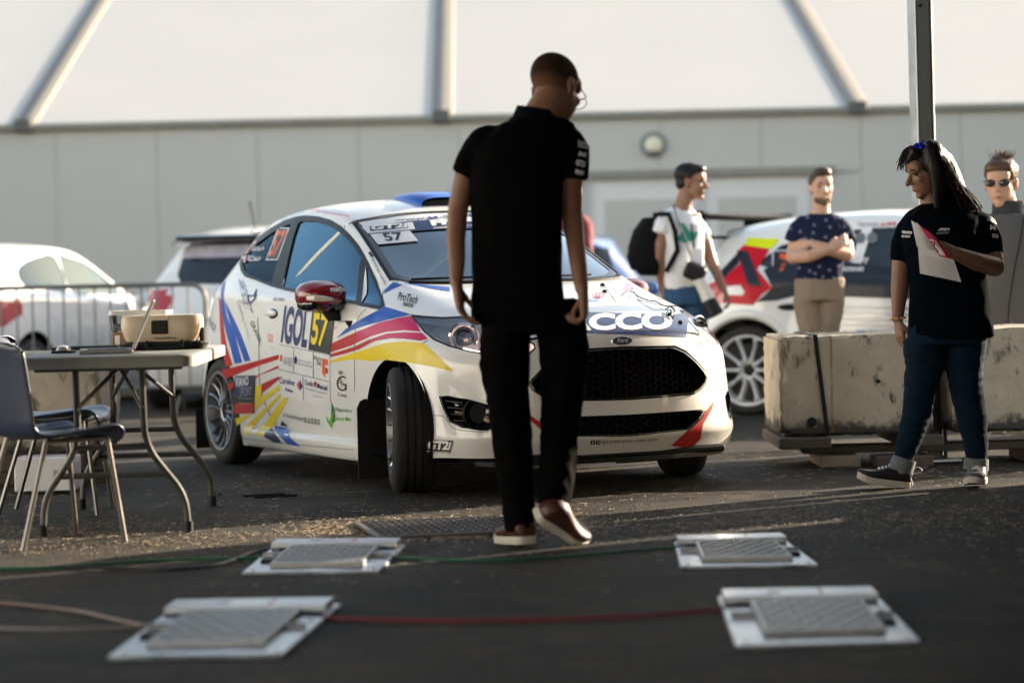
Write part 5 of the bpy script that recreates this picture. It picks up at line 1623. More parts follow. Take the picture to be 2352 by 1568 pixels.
M_cage = mat("roll_cage_paint", (.75, .72, .55), .4)
inner = lambda p, k=.93: Vector((p[0] * k, p[1], p[2]))
def tubep(nm, pts, r=.02, m=None): return obj(nm, tube(fillet(pts, .08), r, 10), m or M_cage, car57)
tubep('roll_cage_bar', [(-.70,1.70,.45),(-.66,1.72,1.0),(-.54,1.72,1.38),(0,1.72,1.41),(.54,1.72,1.38),(.66,1.72,1.0),(.70,1.70,.45)])
for s in (-1, 1):
    tubep('roll_cage_bar', [(s*.66,.62,.5),(s*.64,.66,1.0),(s*.545,1.16,1.335),(s*.54,1.72,1.38)])
tubep('roll_cage_bar', [(-.545,1.16,1.335),(0,1.12,1.37),(.545,1.16,1.335)])
tubep('roll_cage_bar', [(-.52,1.72,1.36),(.62,1.70,.55)]); tubep('roll_cage_bar', [(.52,1.72,1.36),(-.62,1.70,.55)])
a = FI_M.inverted() @ at(648, 656, 13.47); e = FI_M.inverted() @ at(792, 538, 13.0)
tubep('roll_cage_bar', [Vector((-.735, 1.66, .985)), Vector((-.672, 1.38, 1.16)), Vector((-.60, 1.12, 1.31))], .019)
tubep('roll_cage_bar', [(-.54,1.72,1.36),(-.60,2.6,.85)]); tubep('roll_cage_bar', [(.54,1.72,1.36),(.60,2.6,.85)])
# ---- mud flaps
M_flap = mat("flap_rubber", (.008, .008, .009), .75)
def flap(pts, y, th=.006):
    return MB().add(([(x, y + d, z) for d in (0, th) for x, z in pts], [tuple(range(len(pts))), tuple(range(len(pts), 2 * len(pts)))[::-1]] + [(i, (i + 1) % len(pts), len(pts) + (i + 1) % len(pts), len(pts) + i) for i in range(len(pts))]))
for s in (-1, 1):
    fp = [(s*.902,.05),(s*.902,.40),(s*.885,.435),(s*.86,.445),(s*.55,.445),(s*.55,.05)]
    obj('mud_flap', flap(fp, .322), M_flap, car57, recalc=True)
    fp = [(s*.86,.07),(s*.86,.30),(s*.55,.30),(s*.55,.07)]
    obj('mud_flap', flap(fp, 2.87), M_flap, car57, recalc=True)
# ---- wheels
def make_wheel(parent, pos, rot, rim_col, R_=.305, rimR=.222, wid=.20, spokes=16, side=-1, style='thin', extra=None):
    """side: -1 outer face towards -x"""
    w = link('wheel', None, parent) if False else None
    s = side
    hw = wid / 2
    prof = [(rimR, s*(hw-.005)), (rimR+.012, s*hw), (R_-.045, s*(hw+.006)), (R_-.018, s*(hw-.004)), (R_-.004, s*(hw-.022)), (R_, s*(hw-.045))]
    for g in (.035, 0, -.035):
        prof += [(R_, s*(g+.006)), (R_-.008, s*(g+.005)), (R_-.008, s*(g-.005)), (R_, s*(g-.006))]
    prof += [(R_-.004, -s*(hw-.022)), (R_-.03, -s*hw), (rimR, -s*(hw-.01))]
    t = obj('wheel', lathe(prof, 72, 'X'), M_rub, parent, loc=pos, rot=rot, recalc=True, sharp=40)
    b = MB()
    rp = [(rimR+.006, s*(hw-.0)), (rimR+.004, s*(hw+.006)), (rimR-.008, s*(hw+.005)), (rimR-.014, s*(hw-.02)), (rimR-.022, s*(hw-.05)), (rimR-.028, -s*hw*.6), (rimR-.0, -s*(hw-.01))]
    b.add(lathe(rp, 72, 'X'))
    face = s * (hw - .035)
    for k in range(spokes):
        a = 2 * math.pi * k / spokes
        rr = .0055 if style == 'thin' else .013
        pts = []
        for u in (0, .3, .6, .85, 1):
            r_ = .06 + (rimR - .014 - .06) * u
            aa = a + (.10 * math.sin(u * 2.2) if style == 'thin' else 0)
            pts.append((face + s * (-.012 * math.sin(u * math.pi) + .018 * u), r_ * math.cos(aa), r_ * math.sin(aa)))
        b.add(tube(pts, [rr * 1.6, rr * 1.1, rr, rr * 1.1, rr * 1.7], 8, flat=2.2, ref=(0, math.cos(a), math.sin(a)) if False else None))
    b.add(lathe([(.066, face + s*.002), (.062, face + s*.010), (.046, face + s*.006), (.044, face - s*.02)], 36, 'X'))
    rim = obj('rim', b, rim_col, t, recalc=True)
    b = MB(); b.add(lathe([(.046, face - s*.018), (0, face - s*.018)], 24, 'X')); b.add(lathe([(rimR-.03, face - s*.06), (0, face - s*.06)], 36, 'X'))
    b.add(lathe([(.016, face - s*.018), (.016, face + s*.0), (0, face + s*.0)], 12, 'X'))
    obj('brake_disc', b, mat("brake_iron", (.05, .048, .045), .5, metal=.6, scale=20), t, recalc=True)
    if style != 'thin':
        b = MB()
        for k in range(5):
            a = 2 * math.pi * k / 5
            b.add(box((face, .04 * math.cos(a), .04 * math.sin(a)), (.012, .012, .012), .003))
        obj('wheel_nut', b, M_steel, t)['kind'] = 'stuff'
    return t
M_rim = mat("silver_rim", (.42, .42, .44), .35, metal=.85, scale=12, var=.2)
make_wheel(car57, (-.762, -.01, .305), (0, 0, R(-20)), M_rim)
make_wheel(car57, (.75, 0, .305), (0, 0, R(-20)), M_rim, side=1)
make_wheel(car57, (-.745, 2.49, .305), (0, 0, 0), M_rim)
make_wheel(car57, (.745, 2.49, .305), (0, 0, 0), M_rim, side=1)
# rear wing lip and aerial
sp = loft([((-.50, 2.82, 1.335), .03, .012, 2, Vector((0, 1, 0)), Vector((0, 0, 1))), ((-.32, 2.92, 1.352), .09, .018, 2, Vector((0, 1, 0)), Vector((0, 0, 1))), ((.32, 2.92, 1.352), .09, .018, 2, Vector((0, 1, 0)), Vector((0, 0, 1))), ((.50, 2.82, 1.335), .03, .012, 2, Vector((0, 1, 0)), Vector((0, 0, 1)))], 14)
obj('roof_spoiler', sp, M_white, car57, recalc=True)
# ------------------------------------------------------------------ the other cars: same kind of cage, other proportions
def scaled(T, W, f):
    return [[f(*p) for p in r] for r in T], [[f(*p) for p in r] for r in W]
M_glassdark = glass_mat("tinted_glass", (.08, .11, .11), .5, boost=1.1)
M_tail = mat("tail_lamp_red", (.45, .015, .012), .15, coat=1)
def simple_car(name, label, loc, rz, f, paint, side_w, rear_w=True, wheel_r=.31, wb=2.49, rims=None, style='fat', extra_cut=(), axles=(0, 2.49), dark=M_glassdark):
    t = thing(name, label, 'car', loc, rz)
    T, W = scaled(FI_T, FI_W, f)
    me = car_cage(T, W, 3, FI_CR)
    S = Surf(me, Matrix.Translation(Vector(loc)) @ Matrix.Rotation(rz, 4, 'Z'))
    sh = as_solid(me); sh.data.materials.clear(); sh.data.materials.append(paint); sh.data.materials.append(M_black)
    cuts = []
    for s in (-1, 1):
        for lp in side_w:
            L3 = [S.drop((s * 1.6, y, z), (-s, 0, 0)) for y, z in lp]
            cuts.append(loop_cutter(L3, (-s, 0, 0), .1, .15))
    ax = [f(0, a, 0)[1] for a in axles]
    for wy in ax:
        for s in (-1, 1):
            v, ff = lathe([(0, s * .5), (wheel_r + .055, s * .5), (wheel_r + .06, s * 1.1), (0, s * 1.1)], 40, 'X')
            cuts.append(([(p[0], p[1] + wy, p[2] + wheel_r + .01) for p in v], ff))
    zk = f(0, 0, 1)[2]
    wsl = [f(x, y, 0)[:2] for x, y in ws2]
    cuts.append(loop_cutter([S.drop((x, y, 2.4), (0, 0, -1)) for x, y in wsl], (0, .45, -.9), .15, .12))
    rw = [(.47, 1.31), (.52, 1.07), (.48, 1.0), (0, .985), (-.48, 1.0), (-.52, 1.07), (-.47, 1.31), (0, 1.335)]
    rwl = [f(x, 0, z) for x, _, z in [(a, 0, b_) for a, b_ in rw]]
    L3 = [S.drop((p[0], 4.6, p[2]), (0, -1, 0)) for p in rwl]
    if all(L3): cuts.append(loop_cutter(L3, (0, -1, 0), .15, .15))
    cut(sh, cuts)
    bd = link('body', sh.data, t); bpy.data.objects.remove(sh)
    bd.data.polygons.foreach_set("use_smooth", [True] * len(bd.data.polygons)); bd.data.set_sharp_from_angle(angle=R(32))
    for s in (-1, 1):
        for lp in side_w:
            v, ff = fill2d([lp]); o = laid('side_window', S, (v, ff), dark, t, -.006, .08, ((s * 1.6, 0, 0), (0, 1, 0), (0, 0, 1), (-s, 0, 0)))
    laid('windscreen', S, fill2d([wsl]), dark, t, -.006, .08, ((0, 0, 2.4), (1, 0, 0), (0, 1, 0), (0, 0, -1)))
    laid('rear_window', S, fill2d([[(p[0], p[2]) for p in rwl]]), dark, t, -.006, .08, ((0, 4.6, 0), (1, 0, 0), (0, 0, 1), (0, -1, 0)))
    y1 = f(0, 3.0, 0)[1]; y0 = f(0, -.6, 0)[1]
    b = MB(); b.add(box((0, (y0 + y1) / 2, .22), (1.3, y1 - y0 - .2, .10))); b.add(box((0, 1.6, .55), (1.3, 2.2, .5), .05))
    for s in (-1, 1):
        for wy in ax: b.add(box((s * .68, wy, .42), (.36, .74, .40), .1))
    obj('underbody', b, M_black, t)
    for wy in ax:
        for s in (-1, 1): make_wheel(t, (s * f(.74, 0, 0)[0], wy, wheel_r), (0, 0, 0), rims or M_rim, R_=wheel_r, rimR=wheel_r - .075, wid=.215, spokes=10, side=s, style=style)
    for s in (-1, 1):
        p = f(s * .96, .62, .93)
        obj('wing_mirror', MB().add(ball(p, (.11, .07, .07), 16, 10)), paint, t)
        lo = [f(s * x, 0, z) for x, z in ((.52, .90), (.66, .93), (.80, .98), (.82, .84), (.78, .74), (.60, .76))]
        pts = [(p[0], p[2]) for p in lo]
        laid('tail_light', S, fill2d([pts]), M_tail, t, .006, .05, ((0, 4.6, 0), (1, 0, 0), (0, 0, 1), (0, -1, 0)))
        ls = [(f(0, y, z)[1], f(0, y, z)[2]) for y, z in ((2.70, .95), (2.98, .96), (3.02, .78), (2.82, .80))]
        laid('tail_light', S, fill2d([ls]), M_tail, t, .006, .05, ((s * 1.6, 0, 0), (0, 1, 0), (0, 0, 1), (-s, 0, 0)))
        hd = [f(s * x, 0, z) for x, z in ((.50, .66), (.72, .70), (.76, .78), (.60, .77), (.46, .70))]
        laid('headlight', S, fill2d([[(p[0], p[2]) for p in hd]]), M_chrome_rough, t, .006, .05, ((0, -3, 0), (1, 0, 0), (0, 0, 1), (0, 1, 0)))
    gl = [f(x, 0, z) for x, z in ((-.4, .62), (.4, .62), (.44, .5), (.36, .42), (-.36, .42), (-.44, .5))]
    laid('grille', S, fill2d([[(p[0], p[2]) for p in gl]]), M_gloss, t, .005, .05, ((0, -3, 0), (1, 0, 0), (0, 0, 1), (0, 1, 0)))
    return t, S
def spl2(p, n=5): return sp2c(p, n)
# left white hatchback, five doors
fA = lambda x, y, z: (x * 1.0, y * 1.02, z * .985 + (.0 if z < .9 else 0))
swA = [spl2([(.62, .99), (1.05, 1.24), (1.45, 1.325), (1.60, 1.33), (1.66, 1.01), (1.2, .985)], 4), spl2([(1.74, 1.02), (1.68, 1.325), (2.05, 1.31), (2.38, 1.23), (2.50, 1.12), (2.42, 1.05), (2.1, 1.03)], 4)]
M_whiteA = mat("plain_white_paint", (.80, .80, .79), .28, coat=1, var=.02)
carA, SA = simple_car('white_hatchback', 'shiny white hatchback seen from its rear right side behind the crowd barrier', (-4.12, 23.2, 0), R(163), fA, M_whiteA, swA, dark=glass_mat("greenish_glass", (.22, .30, .30), .5, boost=1.3, gcol=(.55, .68, .68)))
# second white car seen from behind, black roof edge spoiler
fB = lambda x, y, z: (x * 1.07, y * 1.06, z * 1.055)
carB, SB = simple_car('white_estate_car', 'white car seen from behind with a black roof spoiler and dark rear window', (-2.02, 23.35, 0), R(176), fB, M_whiteA, [[(y * 1.06, z * 1.055) for y, z in lp] for lp in swA])
sp = loft([((-.60, 2.98, 1.385), .10, .03, 2.5, Vector((0, 1, 0)), Vector((0, 0, 1))), ((-.54, 3.06, 1.43), .16, .035, 2.5, Vector((0, 1, 0)), Vector((0, 0, 1))), ((.54, 3.06, 1.43), .16, .035, 2.5, Vector((0, 1, 0)), Vector((0, 0, 1))), ((.60, 2.98, 1.385), .10, .03, 2.5, Vector((0, 1, 0)), Vector((0, 0, 1)))], 16)
obj('roof_spoiler', sp, M_gloss, carB, recalc=True)
obj('aerial', tube([(.0, 2.45, 1.50), (.0, 2.72, 1.74)], .008, 8), M_black, carB)
laid('sun_strip', SB, fill2d([[(-.50, 1.375), (.50, 1.375), (.54, 1.27), (-.54, 1.27)]]), mat("lilac_strip", (.45, .42, .5), .4, var=.5, scale=20), carB, .0, .06, ((0, 4.6, 0), (1, 0, 0), (0, 0, 1), (0, -1, 0)))
laid('number_plate', SB, fill2d([[(-.26, .74), (.26, .74), (.26, .63), (-.26, .63)]]), M_plate, carB, .006, .06, ((0, 4.6, 0), (1, 0, 0), (0, 0, 1), (0, -1, 0)))
for x0, x1 in ((-.26, -.22), (.22, .26)): laid('plate_band', SB, fill2d([[(x0, .74), (x1, .74), (x1, .63), (x0, .63)]]), M_blue, carB, .008, .06, ((0, 4.6, 0), (1, 0, 0), (0, 0, 1), (0, -1, 0)))
v, f, a = text2d('EB-724-RN', .02)
laid('lettering', SB, ([(.20 - x * .40, .655 + z * .07) for x, z in v], f), M_ink, carB, .008, .06, ((0, 4.6, 0), (1, 0, 0), (0, 0, 1), (0, -1, 0)))
# blue car deep in the background
M_bluecar = mat("dark_blue_paint", (.03, .10, .30), .25, coat=1, var=.02)
carC, SC_ = simple_car('blue_car', 'dark blue car mostly hidden behind the walking man and the photographer', (.40, 24.3, 0), R(180), fA, M_bluecar, swA)
# ------------------------------------------------------------------ rally car number 7
O7 = Vector((4.36, 17.05, 0)); R7 = R(60)
def f7(x, y, z): return (x * 1.06, y * 1.025, z * 1.0)
M_grey7 = mat("slate_film", (.022, .027, .036), .4, coat=.15, spec=.25)
M_red7 = mat("scarlet_film", (.62, .004, .018), .4, coat=.15, spec=.2)
M_neon = mat("neon_yellow_film", (.78, .85, .0), .4, coat=.1, spec=.2)
sw7 = [[(.62, 1.0), (1.05, 1.25), (1.45, 1.335), (1.66, 1.335), (1.72, .99), (1.2, .97)], [(1.80, .99), (1.74, 1.33), (2.05, 1.31), (2.36, 1.23), (2.52, 1.10), (2.2, 1.0)]]
car7, S7 = simple_car('rally_car', 'white, red and grey rally car number 7 with a big black rear wing', O7, R7, f7, M_white, sw7, wheel_r=.328, rims=mat("white_rim", (.78, .78, .78), .35, coat=.5), dark=M_glassdark)
car7['category'] = 'rally car'
def C1b(p): return [(1349.4 + x * .29297, 344.5 + y * .29297) for x, y in p]
def p7(name, pts, m, off=.004, cm=C1b): return laid(name, S7, fill2d([cm(pts)]), m, car7, off, 8)
p7('stripe', [(1260, 690), (1510, 700), (1440, 778), (1230, 750)], M_neon, .006)
p7('stripe', [(1230, 745), (1430, 780), (1330, 940), (1450, 1080), (1370, 1130), (1300, 1215), (1040, 1200), (920, 1060), (1060, 1020), (1200, 890), (1170, 800)], M_red7)
p7('stripe', [(1175, 790), (1260, 795), (1370, 1075), (1260, 1060)], M_grey7, .006)
p7('stripe', [(1010, 990), (1190, 800), (1190, 890), (1070, 1010)], M_grey7, .006)
p7('stripe', [(1380, 940), (1640, 830), (2200, 900), (2900, 960), (2900, 1180), (2000, 1150), (1640, 1140), (1480, 1180), (1330, 1190), (1450, 1080)], M_grey7, .005)
p7('stripe', [(1075, 1075), (1200, 1060), (1235, 1110), (1220, 1140), (1100, 1135)], M_white, .007)
for k in range(5):
    y = 1215 + k * 48
    p7('stripe', [(2000, y), (2400, y + 12), (2900, y + 40), (2900, y + 60), (2400, y + 34), (1990, y + 22)], mat("silver_film", (.35, .36, .37), .3, metal=.5), .006)
p7('sticker', [(1450, 785), (1610, 785), (1590, 1000), (1445, 985)], M_iwhite, .001)
p7('sticker', [(1460, 795), (1602, 795), (1582, 990), (1455, 975)], M_ink, .003)
def t7(s, q, m, off=.006, bold=.02):
    v, f, a = text2d(s, bold); q = q4(*C1b(q)); return laid('lettering', S7, ([bil(q, x, y) for x, y in v], f), m, car7, off, 9)
t7('7', [(1510, 815), (1600, 815), (1565, 965), (1500, 965)], M_iorange, .005, .06)
t7('Godfrey', [(1985, 825), (2210, 830), (2205, 895), (1980, 890)], M_iwhite)
t7('Bonnet', [(1985, 905), (2170, 905), (2165, 955), (1980, 955)], M_iwhite)
t7('TECHNIC', [(2120, 572), (2290, 572), (2290, 602), (2120, 602)], M_igrey)
t7('piM', [(2305, 570), (2420, 568), (2420, 600), (2305, 602)], M_red7)
t7('PROMAT', [(2110, 1410), (2420, 1415), (2420, 1470), (2110, 1465)], M_blue, .008, .05)
for x in (2140, 2235): laid('sticker', S7, fill2d([C1b(shape_ell(20, x, 690, 42, 45))]), mat("window_disc", (.16, .17, .18), .5), car7, .004, 8)
# flared rear arch, door vent, handle
for s in (-1, 1):
    arc = [(s * (.915 - .02 * abs(math.sin(a))), 2.555 + .40 * math.cos(a), .335 + .40 * math.sin(a)) for a in [R(-8 + 196 * k / 28) for k in range(29)]]
    obj('arch_flare', tube(arc, .035, 10, flat=1.0), M_white, car7)
hp = S7.px(*C1b([(1590, 1230)])[0])
if hp:
    obj('door_handle', MB().add(ball(hp, (.02, .10, .025), 16, 10)), M_black, car7)
# rear wing on two supports
axX, axZ, axY = Vector((1, 0, 0)), Vector((0, 0, 1)), Vector((0, 1, 0))
w7 = obj('rear_wing', loft([((-.82, 3.10, 1.46), .20, .018, 2.2, axY, axZ), ((-.80, 3.10, 1.47), .22, .024, 2.2, axY, axZ), ((.80, 3.10, 1.47), .22, .024, 2.2, axY, axZ), ((.82, 3.10, 1.46), .20, .018, 2.2, axY, axZ)], 18), M_black, car7, recalc=True)
for s in (-1, 1):
    pl = [(2.90, 1.40), (2.92, 1.50), (3.32, 1.50), (3.33, 1.40), (3.22, 1.34), (3.05, 1.38)]
    n = len(pl)
    obj('end_plate', ([(s * .80, y, z) for y, z in pl] + [(s * .83, y, z) for y, z in pl], [tuple(range(n)), tuple(range(n, 2 * n))[::-1]] + [(i, (i + 1) % n, n + (i + 1) % n, n + i) for i in range(n)]), mat("wing_matt_black", (.006, .006, .007), .9, spec=0), w7, recalc=True)
obj('lower_blade', loft([((-.60, 3.05, 1.31), .12, .012, 2.2, axY, axZ), ((.60, 3.05, 1.31), .12, .012, 2.2, axY, axZ)], 14), M_black, w7, recalc=True)
# ------------------------------------------------------------------ people
M_skin = mat("skin_tan", (.25, .125, .075), .5, sss=.08, var=.10, scale=25, bump=.06, bscale=160)
M_skin2 = mat("skin_light", (.52, .30, .21), .5, sss=.08, var=.08, scale=25, bump=.05, bscale=160)
M_blackcloth = mat("black_cloth", (.0035, .0035, .004), .9, spec=.04, bump=.25, bscale=240)
M_trouser = mat("black_work_trousers", (.0028, .0028, .003), .9, spec=.03, bump=.3, bscale=200)
M_jeans = mat("blue_denim", (.006, .017, .032), .85, spec=.08, var=.35, scale=9, bump=.3, bscale=260)
M_hair_dark = mat("hair_black", (.008, .006, .005), .42, spec=.25, var=.5, scale=30)
M_hair_brown = mat("hair_brown", (.045, .024, .013), .5, var=.5, scale=40, bump=.4, bscale=120)
M_eye = mat("eye_dark", (.02, .015, .012), .2)
M_lip = mat("lip", (.30, .085, .07), .5)
M_sole = mat("sole_white", (.55, .52, .45), .6, var=.15, scale=20)

def V(*a): return Vector(a)
def person(label, px, py, Y, group=None):
    """root stands on the ground under the given sight line"""
    p = at(px, py, Y); t = thing('person', label, 'person', (p.x, p.y, 0), 0, group)
    return t, Vector((p.x, p.y, 0))
def head_frame(c, yaw, pitch=0, roll=0):
    """yaw 0 looks at the camera (-Y), positive turns to the picture's right"""
    return Matrix.Translation(c) @ Matrix.Rotation(yaw, 4, 'Z') @ Matrix.Rotation(pitch, 4, 'X') @ Matrix.Rotation(roll, 4, 'Y')
def head_skin(b, M, s=1.0, nose=1.0, jaw=1.0):
    S = M @ Matrix.Scale(s, 4)
    def E(c, r): b.add(ball(c, r, 22, 16), M=S)
    E((0, .014, .042), (.075, .095, .080)); E((0, -.028, -.028), (.061 * jaw, .068, .080)); E((0, -.010, -.045), (.058 * jaw, .062, .055))
    E((0, -.072, -.094), (.024 * jaw, .021, .019)); E((0, -.060, .045), (.058, .038, .045))
    b.add(tube([(0, -.086, .022), (0, -.100, .0), (0, -.113 * (1 + (nose - 1) * .2), -.020 * nose)], [.009, .011, .0125], 12, rnd=True), M=S)
    for k in (-1, 1):
        E((k * .012, -.098, -.026), (.009, .011, .008)); E((k * .036, -.064, -.016), (.024, .024, .020)); E((k * .076, .010, -.008), (.008, .018, .030)); E((k * .080, .016, .008), (.006, .014, .016))
        b.add(tube([(k * .012, -.090, .028), (k * .034, -.086, .032), (k * .052, -.070, .026)], [.008, .009, .007], 8, rnd=True), M=S)
    b.add(tube([(-.022, -.083, -.056), (0, -.094, -.053), (.022, -.083, -.056)], [.005, .007, .005], 8, rnd=True), M=S)
    b.add(tube([(-.020, -.082, -.066), (0, -.092, -.066), (.020, -.082, -.066)], [.005, .0075, .005], 8, rnd=True), M=S)
def face_bits(M, parent, s=1.0, lips=True, brow=M_hair_dark, eyes=True):
    S = M @ Matrix.Scale(s, 4)
    if eyes:
        for k in (-1, 1):
            obj('eye', MB().add(ball((k * .031, -.076, .010), (.013, .011, .0065), 12, 8), M=S), M_eye, parent)
            obj('eyebrow', MB().add(tube([(k * .014, -.096, .030), (k * .034, -.094, .037), (k * .050, -.080, .032)], [.003, .0045, .0025], 8, flat=.8), M=S), brow, parent)
    if lips: obj('lips', MB().add(tube([(-.019, -.0865, -.0605), (0, -.0985, -.060), (.019, -.0865, -.0605)], [.002, .0055, .002], 8, flat=1.0), M=S), M_lip, parent)
def hand(b, w, d, n, t, curl=.9, L=1.0, spread=.12, thumb=.6, th_in=0.0):
    """w wrist, d towards the fingers, n palm side, t thumb side"""
    d = Vector(d).normalized(); n = Vector(n); n = (n - d * n.dot(d)).normalized(); t0 = Vector(t); t = d.cross(n); t = t if t.dot(t0) > 0 else -t
    w = Vector(w)
    b.add(loft([(w - d * .015, .024 * L, .019 * L, 2, t, n), (w + d * .02 * L, .031 * L, .018 * L, 2.3, t, n), (w + d * .05 * L, .039 * L, .016 * L, 2.5, t, n), (w + d * .083 * L, .042 * L, .0135 * L, 2.5, t, n), (w + d * .094 * L, .038 * L, .010 * L, 2.2, t, n)], 18))
    for i, (o, ln) in enumerate(((.030, .072), (.0105, .080), (-.0095, .074), (-.029, .058))):
        p = w + (d * .088 + t * o) * L; dd = (d + t * (o * spread * 20)).normalized()
        ang = curl * (.75 + .1 * i); pts = [p - dd * .02 * L, p]; cur = dd
        for k, fr in enumerate((.45, .32, .26)):
            a = ang * (1.0, 1.15, .8)[k]
            cur = (cur * math.cos(a) + n * math.sin(a)).normalized() if k or curl > 0 else cur
            pts.append(pts[-1] + cur * ln * fr * L)
            nn = n * math.cos(a) - (pts[-1] - pts[-2]).normalized() * 0
            n_ = cur.cross(t); n = n
            # rotate the palm normal along with the bend
        # rebuild with a properly turning frame
        pts = [p - dd * .02 * L, p]; cd, cn = dd, n
        for k, fr in enumerate((.45, .32, .26)):
            a = ang * (.8, 1.0, .7)[k]
            nd = cd * math.cos(a) + cn * math.sin(a); cn = cn * math.cos(a) - cd * math.sin(a); cd = nd
            pts.append(pts[-1] + cd * ln * fr * L)
        b.add(tube(pts, [.0095 * L, .0095 * L, .0088 * L, .008 * L, .0065 * L], 10, rnd=True))
    p = w + (d * .022 + t * .024) * L
    d1 = (d * .75 + t * thumb + n * (.35 + th_in)).normalized(); d2 = (d * .95 + t * (thumb * .25 - th_in) + n * (.5 + th_in)).normalized()
    b.add(tube([w + d * .01 * L + t * .010 * L, p, p + d1 * .034 * L, p + d1 * .034 * L + d2 * .030 * L, p + d1 * .034 * L + d2 * .052 * L], [.013 * L, .0125 * L, .0105 * L, .0095 * L, .0078 * L], 10, rnd=True))
def smooth_body(b, name, m, parent, vox=.0055, it=5):
    o = obj(name, b, m, parent, sharp=None); return remesh(o, vox, it)
def cloth(b, name, m, parent, vox=.009, it=6, amp=.006, f=7, st=(1, 1, .45), seed=0.0, mask=None):
    o = obj(name, b, m, parent, sharp=None); remesh(o, vox, it); wrinkle(o, amp * 1.25, f, st, seed, mask); return o
def shoe(parent, heel, toe, up=(0, 0, 1), L=None, up_m=None, sole_m=None, w=.046, lace=None, ankle=None, name='shoe'):
    heel, toe, up = Vector(heel), Vector(toe), Vector(up)
    d = (toe - heel); L = L or d.length; d.normalize(); up = (up - d * up.dot(d)).normalized(); s = d.cross(up)
    o_ = []; prof = [(0, .30), (.02, .62), (.12, .74), (.30, .74), (.5, .78), (.68, .98), (.82, .98), (.93, .78), (.99, .38)]
    v = []; f = []
    out = [(heel + d * (a * L) + s * (k * w), a) for k_, (a, k) in enumerate(prof)] + [(heel + d * (a * L) - s * (k * w), a) for a, k in prof[::-1]]
    n = len(out)
    def lift(a): return max(0, a - .70) ** 2 * .22
    for h, sc in ((0, .97), (.006, 1.0), (.026, 1.02), (.030, .99)):
        for p, a in out:
            c = heel + d * (a * L); q = c + (p - c) * sc
            v.append(tuple(q + up * (h + lift(a))))
    for r_ in range(3):
        for i in range(n): f.append((r_ * n + i, r_ * n + (i + 1) % n, (r_ + 1) * n + (i + 1) % n, (r_ + 1) * n + i))
    f.append(tuple(3 * n + i for i in range(n))); f.append(tuple(range(n))[::-1])
    b = MB()
    for a, rx, h in ((.03, .032, .060), (.12, .036, .082), (.28, .036, .088), (.42, .037, .075), (.56, .040, .055), (.72, .043, .042), (.86, .038, .036), (.96, .022, .030)):
        pass
    secs = [(heel + d * (a * L) + up * (.022 + h / 2 + lift(a)), rx * w / .046, h / 2, 2.6, s, up) for a, rx, h in ((.015, .024, .055), (.06, .034, .078), (.16, .037, .092), (.30, .037, .090), (.43, .038, .072), (.57, .041, .054), (.72, .044, .043), (.86, .039, .036), (.95, .027, .028), (.985, .012, .018))]
    u = obj(name, loft(secs, 20), up_m, parent, recalc=True, sharp=60)
    obj('sole', (v, f), sole_m or M_sole, u, recalc=True, sharp=60)
    if lace:
        b = MB()
        for k in range(5):
            a = .36 + k * .065; h = .022 + (.082, .072, .062, .056, .050)[k] + lift(a)
            c = heel + d * (a * L) + up * (h + .004)
            b.add(tube([c - s * .020 - up * .006, c + up * .003, c + s * .020 - up * .006], .0032, 6))
        obj('laces', b, lace, u)['kind'] = 'stuff'
    return u

# ---------------- the man in black, walking away
mY = 9.2
man, rootm = person('man in a black polo shirt walking away towards the rally hatchback', 1215, 1250, mY)
def m_(px, py, dy=0.0): return at(px, py, mY + dy) - rootm
b = MB()
HM = head_frame(m_(1275, 207, .03), R(180 - 38), R(24), R(6))
head_skin(b, HM, 1.12)
b.add(tube([m_(1232, 300, .02), m_(1245, 262, .0), m_(1266, 225, .01)], [.078, .070, .066], 16, rnd=True))
b.add(loft([(m_(1200, 690), .15, .10), (m_(1190, 560), .14, .10), (m_(1190, 400), .17, .11), (m_(1210, 310), .16, .09), (m_(1225, 280), .07, .06)], 20))
# arms
LA = [m_(1118, 345), m_(1070, 400, -.0), m_(1052, 480, .0), m_(1047, 545, -.03), m_(1049, 600, -.07), m_(1048, 645, -.10)]
b.add(tube(LA, [.040, .043, .040, .037, .033, .026], 14, rnd=True))
RA = [m_(1300, 350), m_(1311, 410, .0), m_(1313, 480, .02), m_(1320, 540, -.02), m_(1328, 605, -.09), m_(1336, 662, -.13)]
b.add(tube(RA, [.040, .046, .041, .038, .033, .027], 14, rnd=True))
hand(b, m_(1049, 648, -.10), V(.12, .1, -1), V(.95, -.1, .15), V(.05, .95, 0), curl=.55, spread=.05, thumb=.35, L=1.15)
hand(b, m_(1338, 664, -.13), V(.06, .1, -1), V(-1, .1, 0), V(0, 1, 0), curl=1.25, spread=0, thumb=.3, th_in=.2, L=1.15)
for hx, kx, ax, y0 in ((1165, 1172, 1192, 0), (1290, 1288, 1268, 0)):
    b.add(tube([m_(hx, 760), m_(kx, 960), m_(ax, 1190 if ax < 1200 else 1150)], [.05, .034, .028], 14, rnd=True))
body = smooth_body(b, 'body', M_skin, man, .0055, 5)
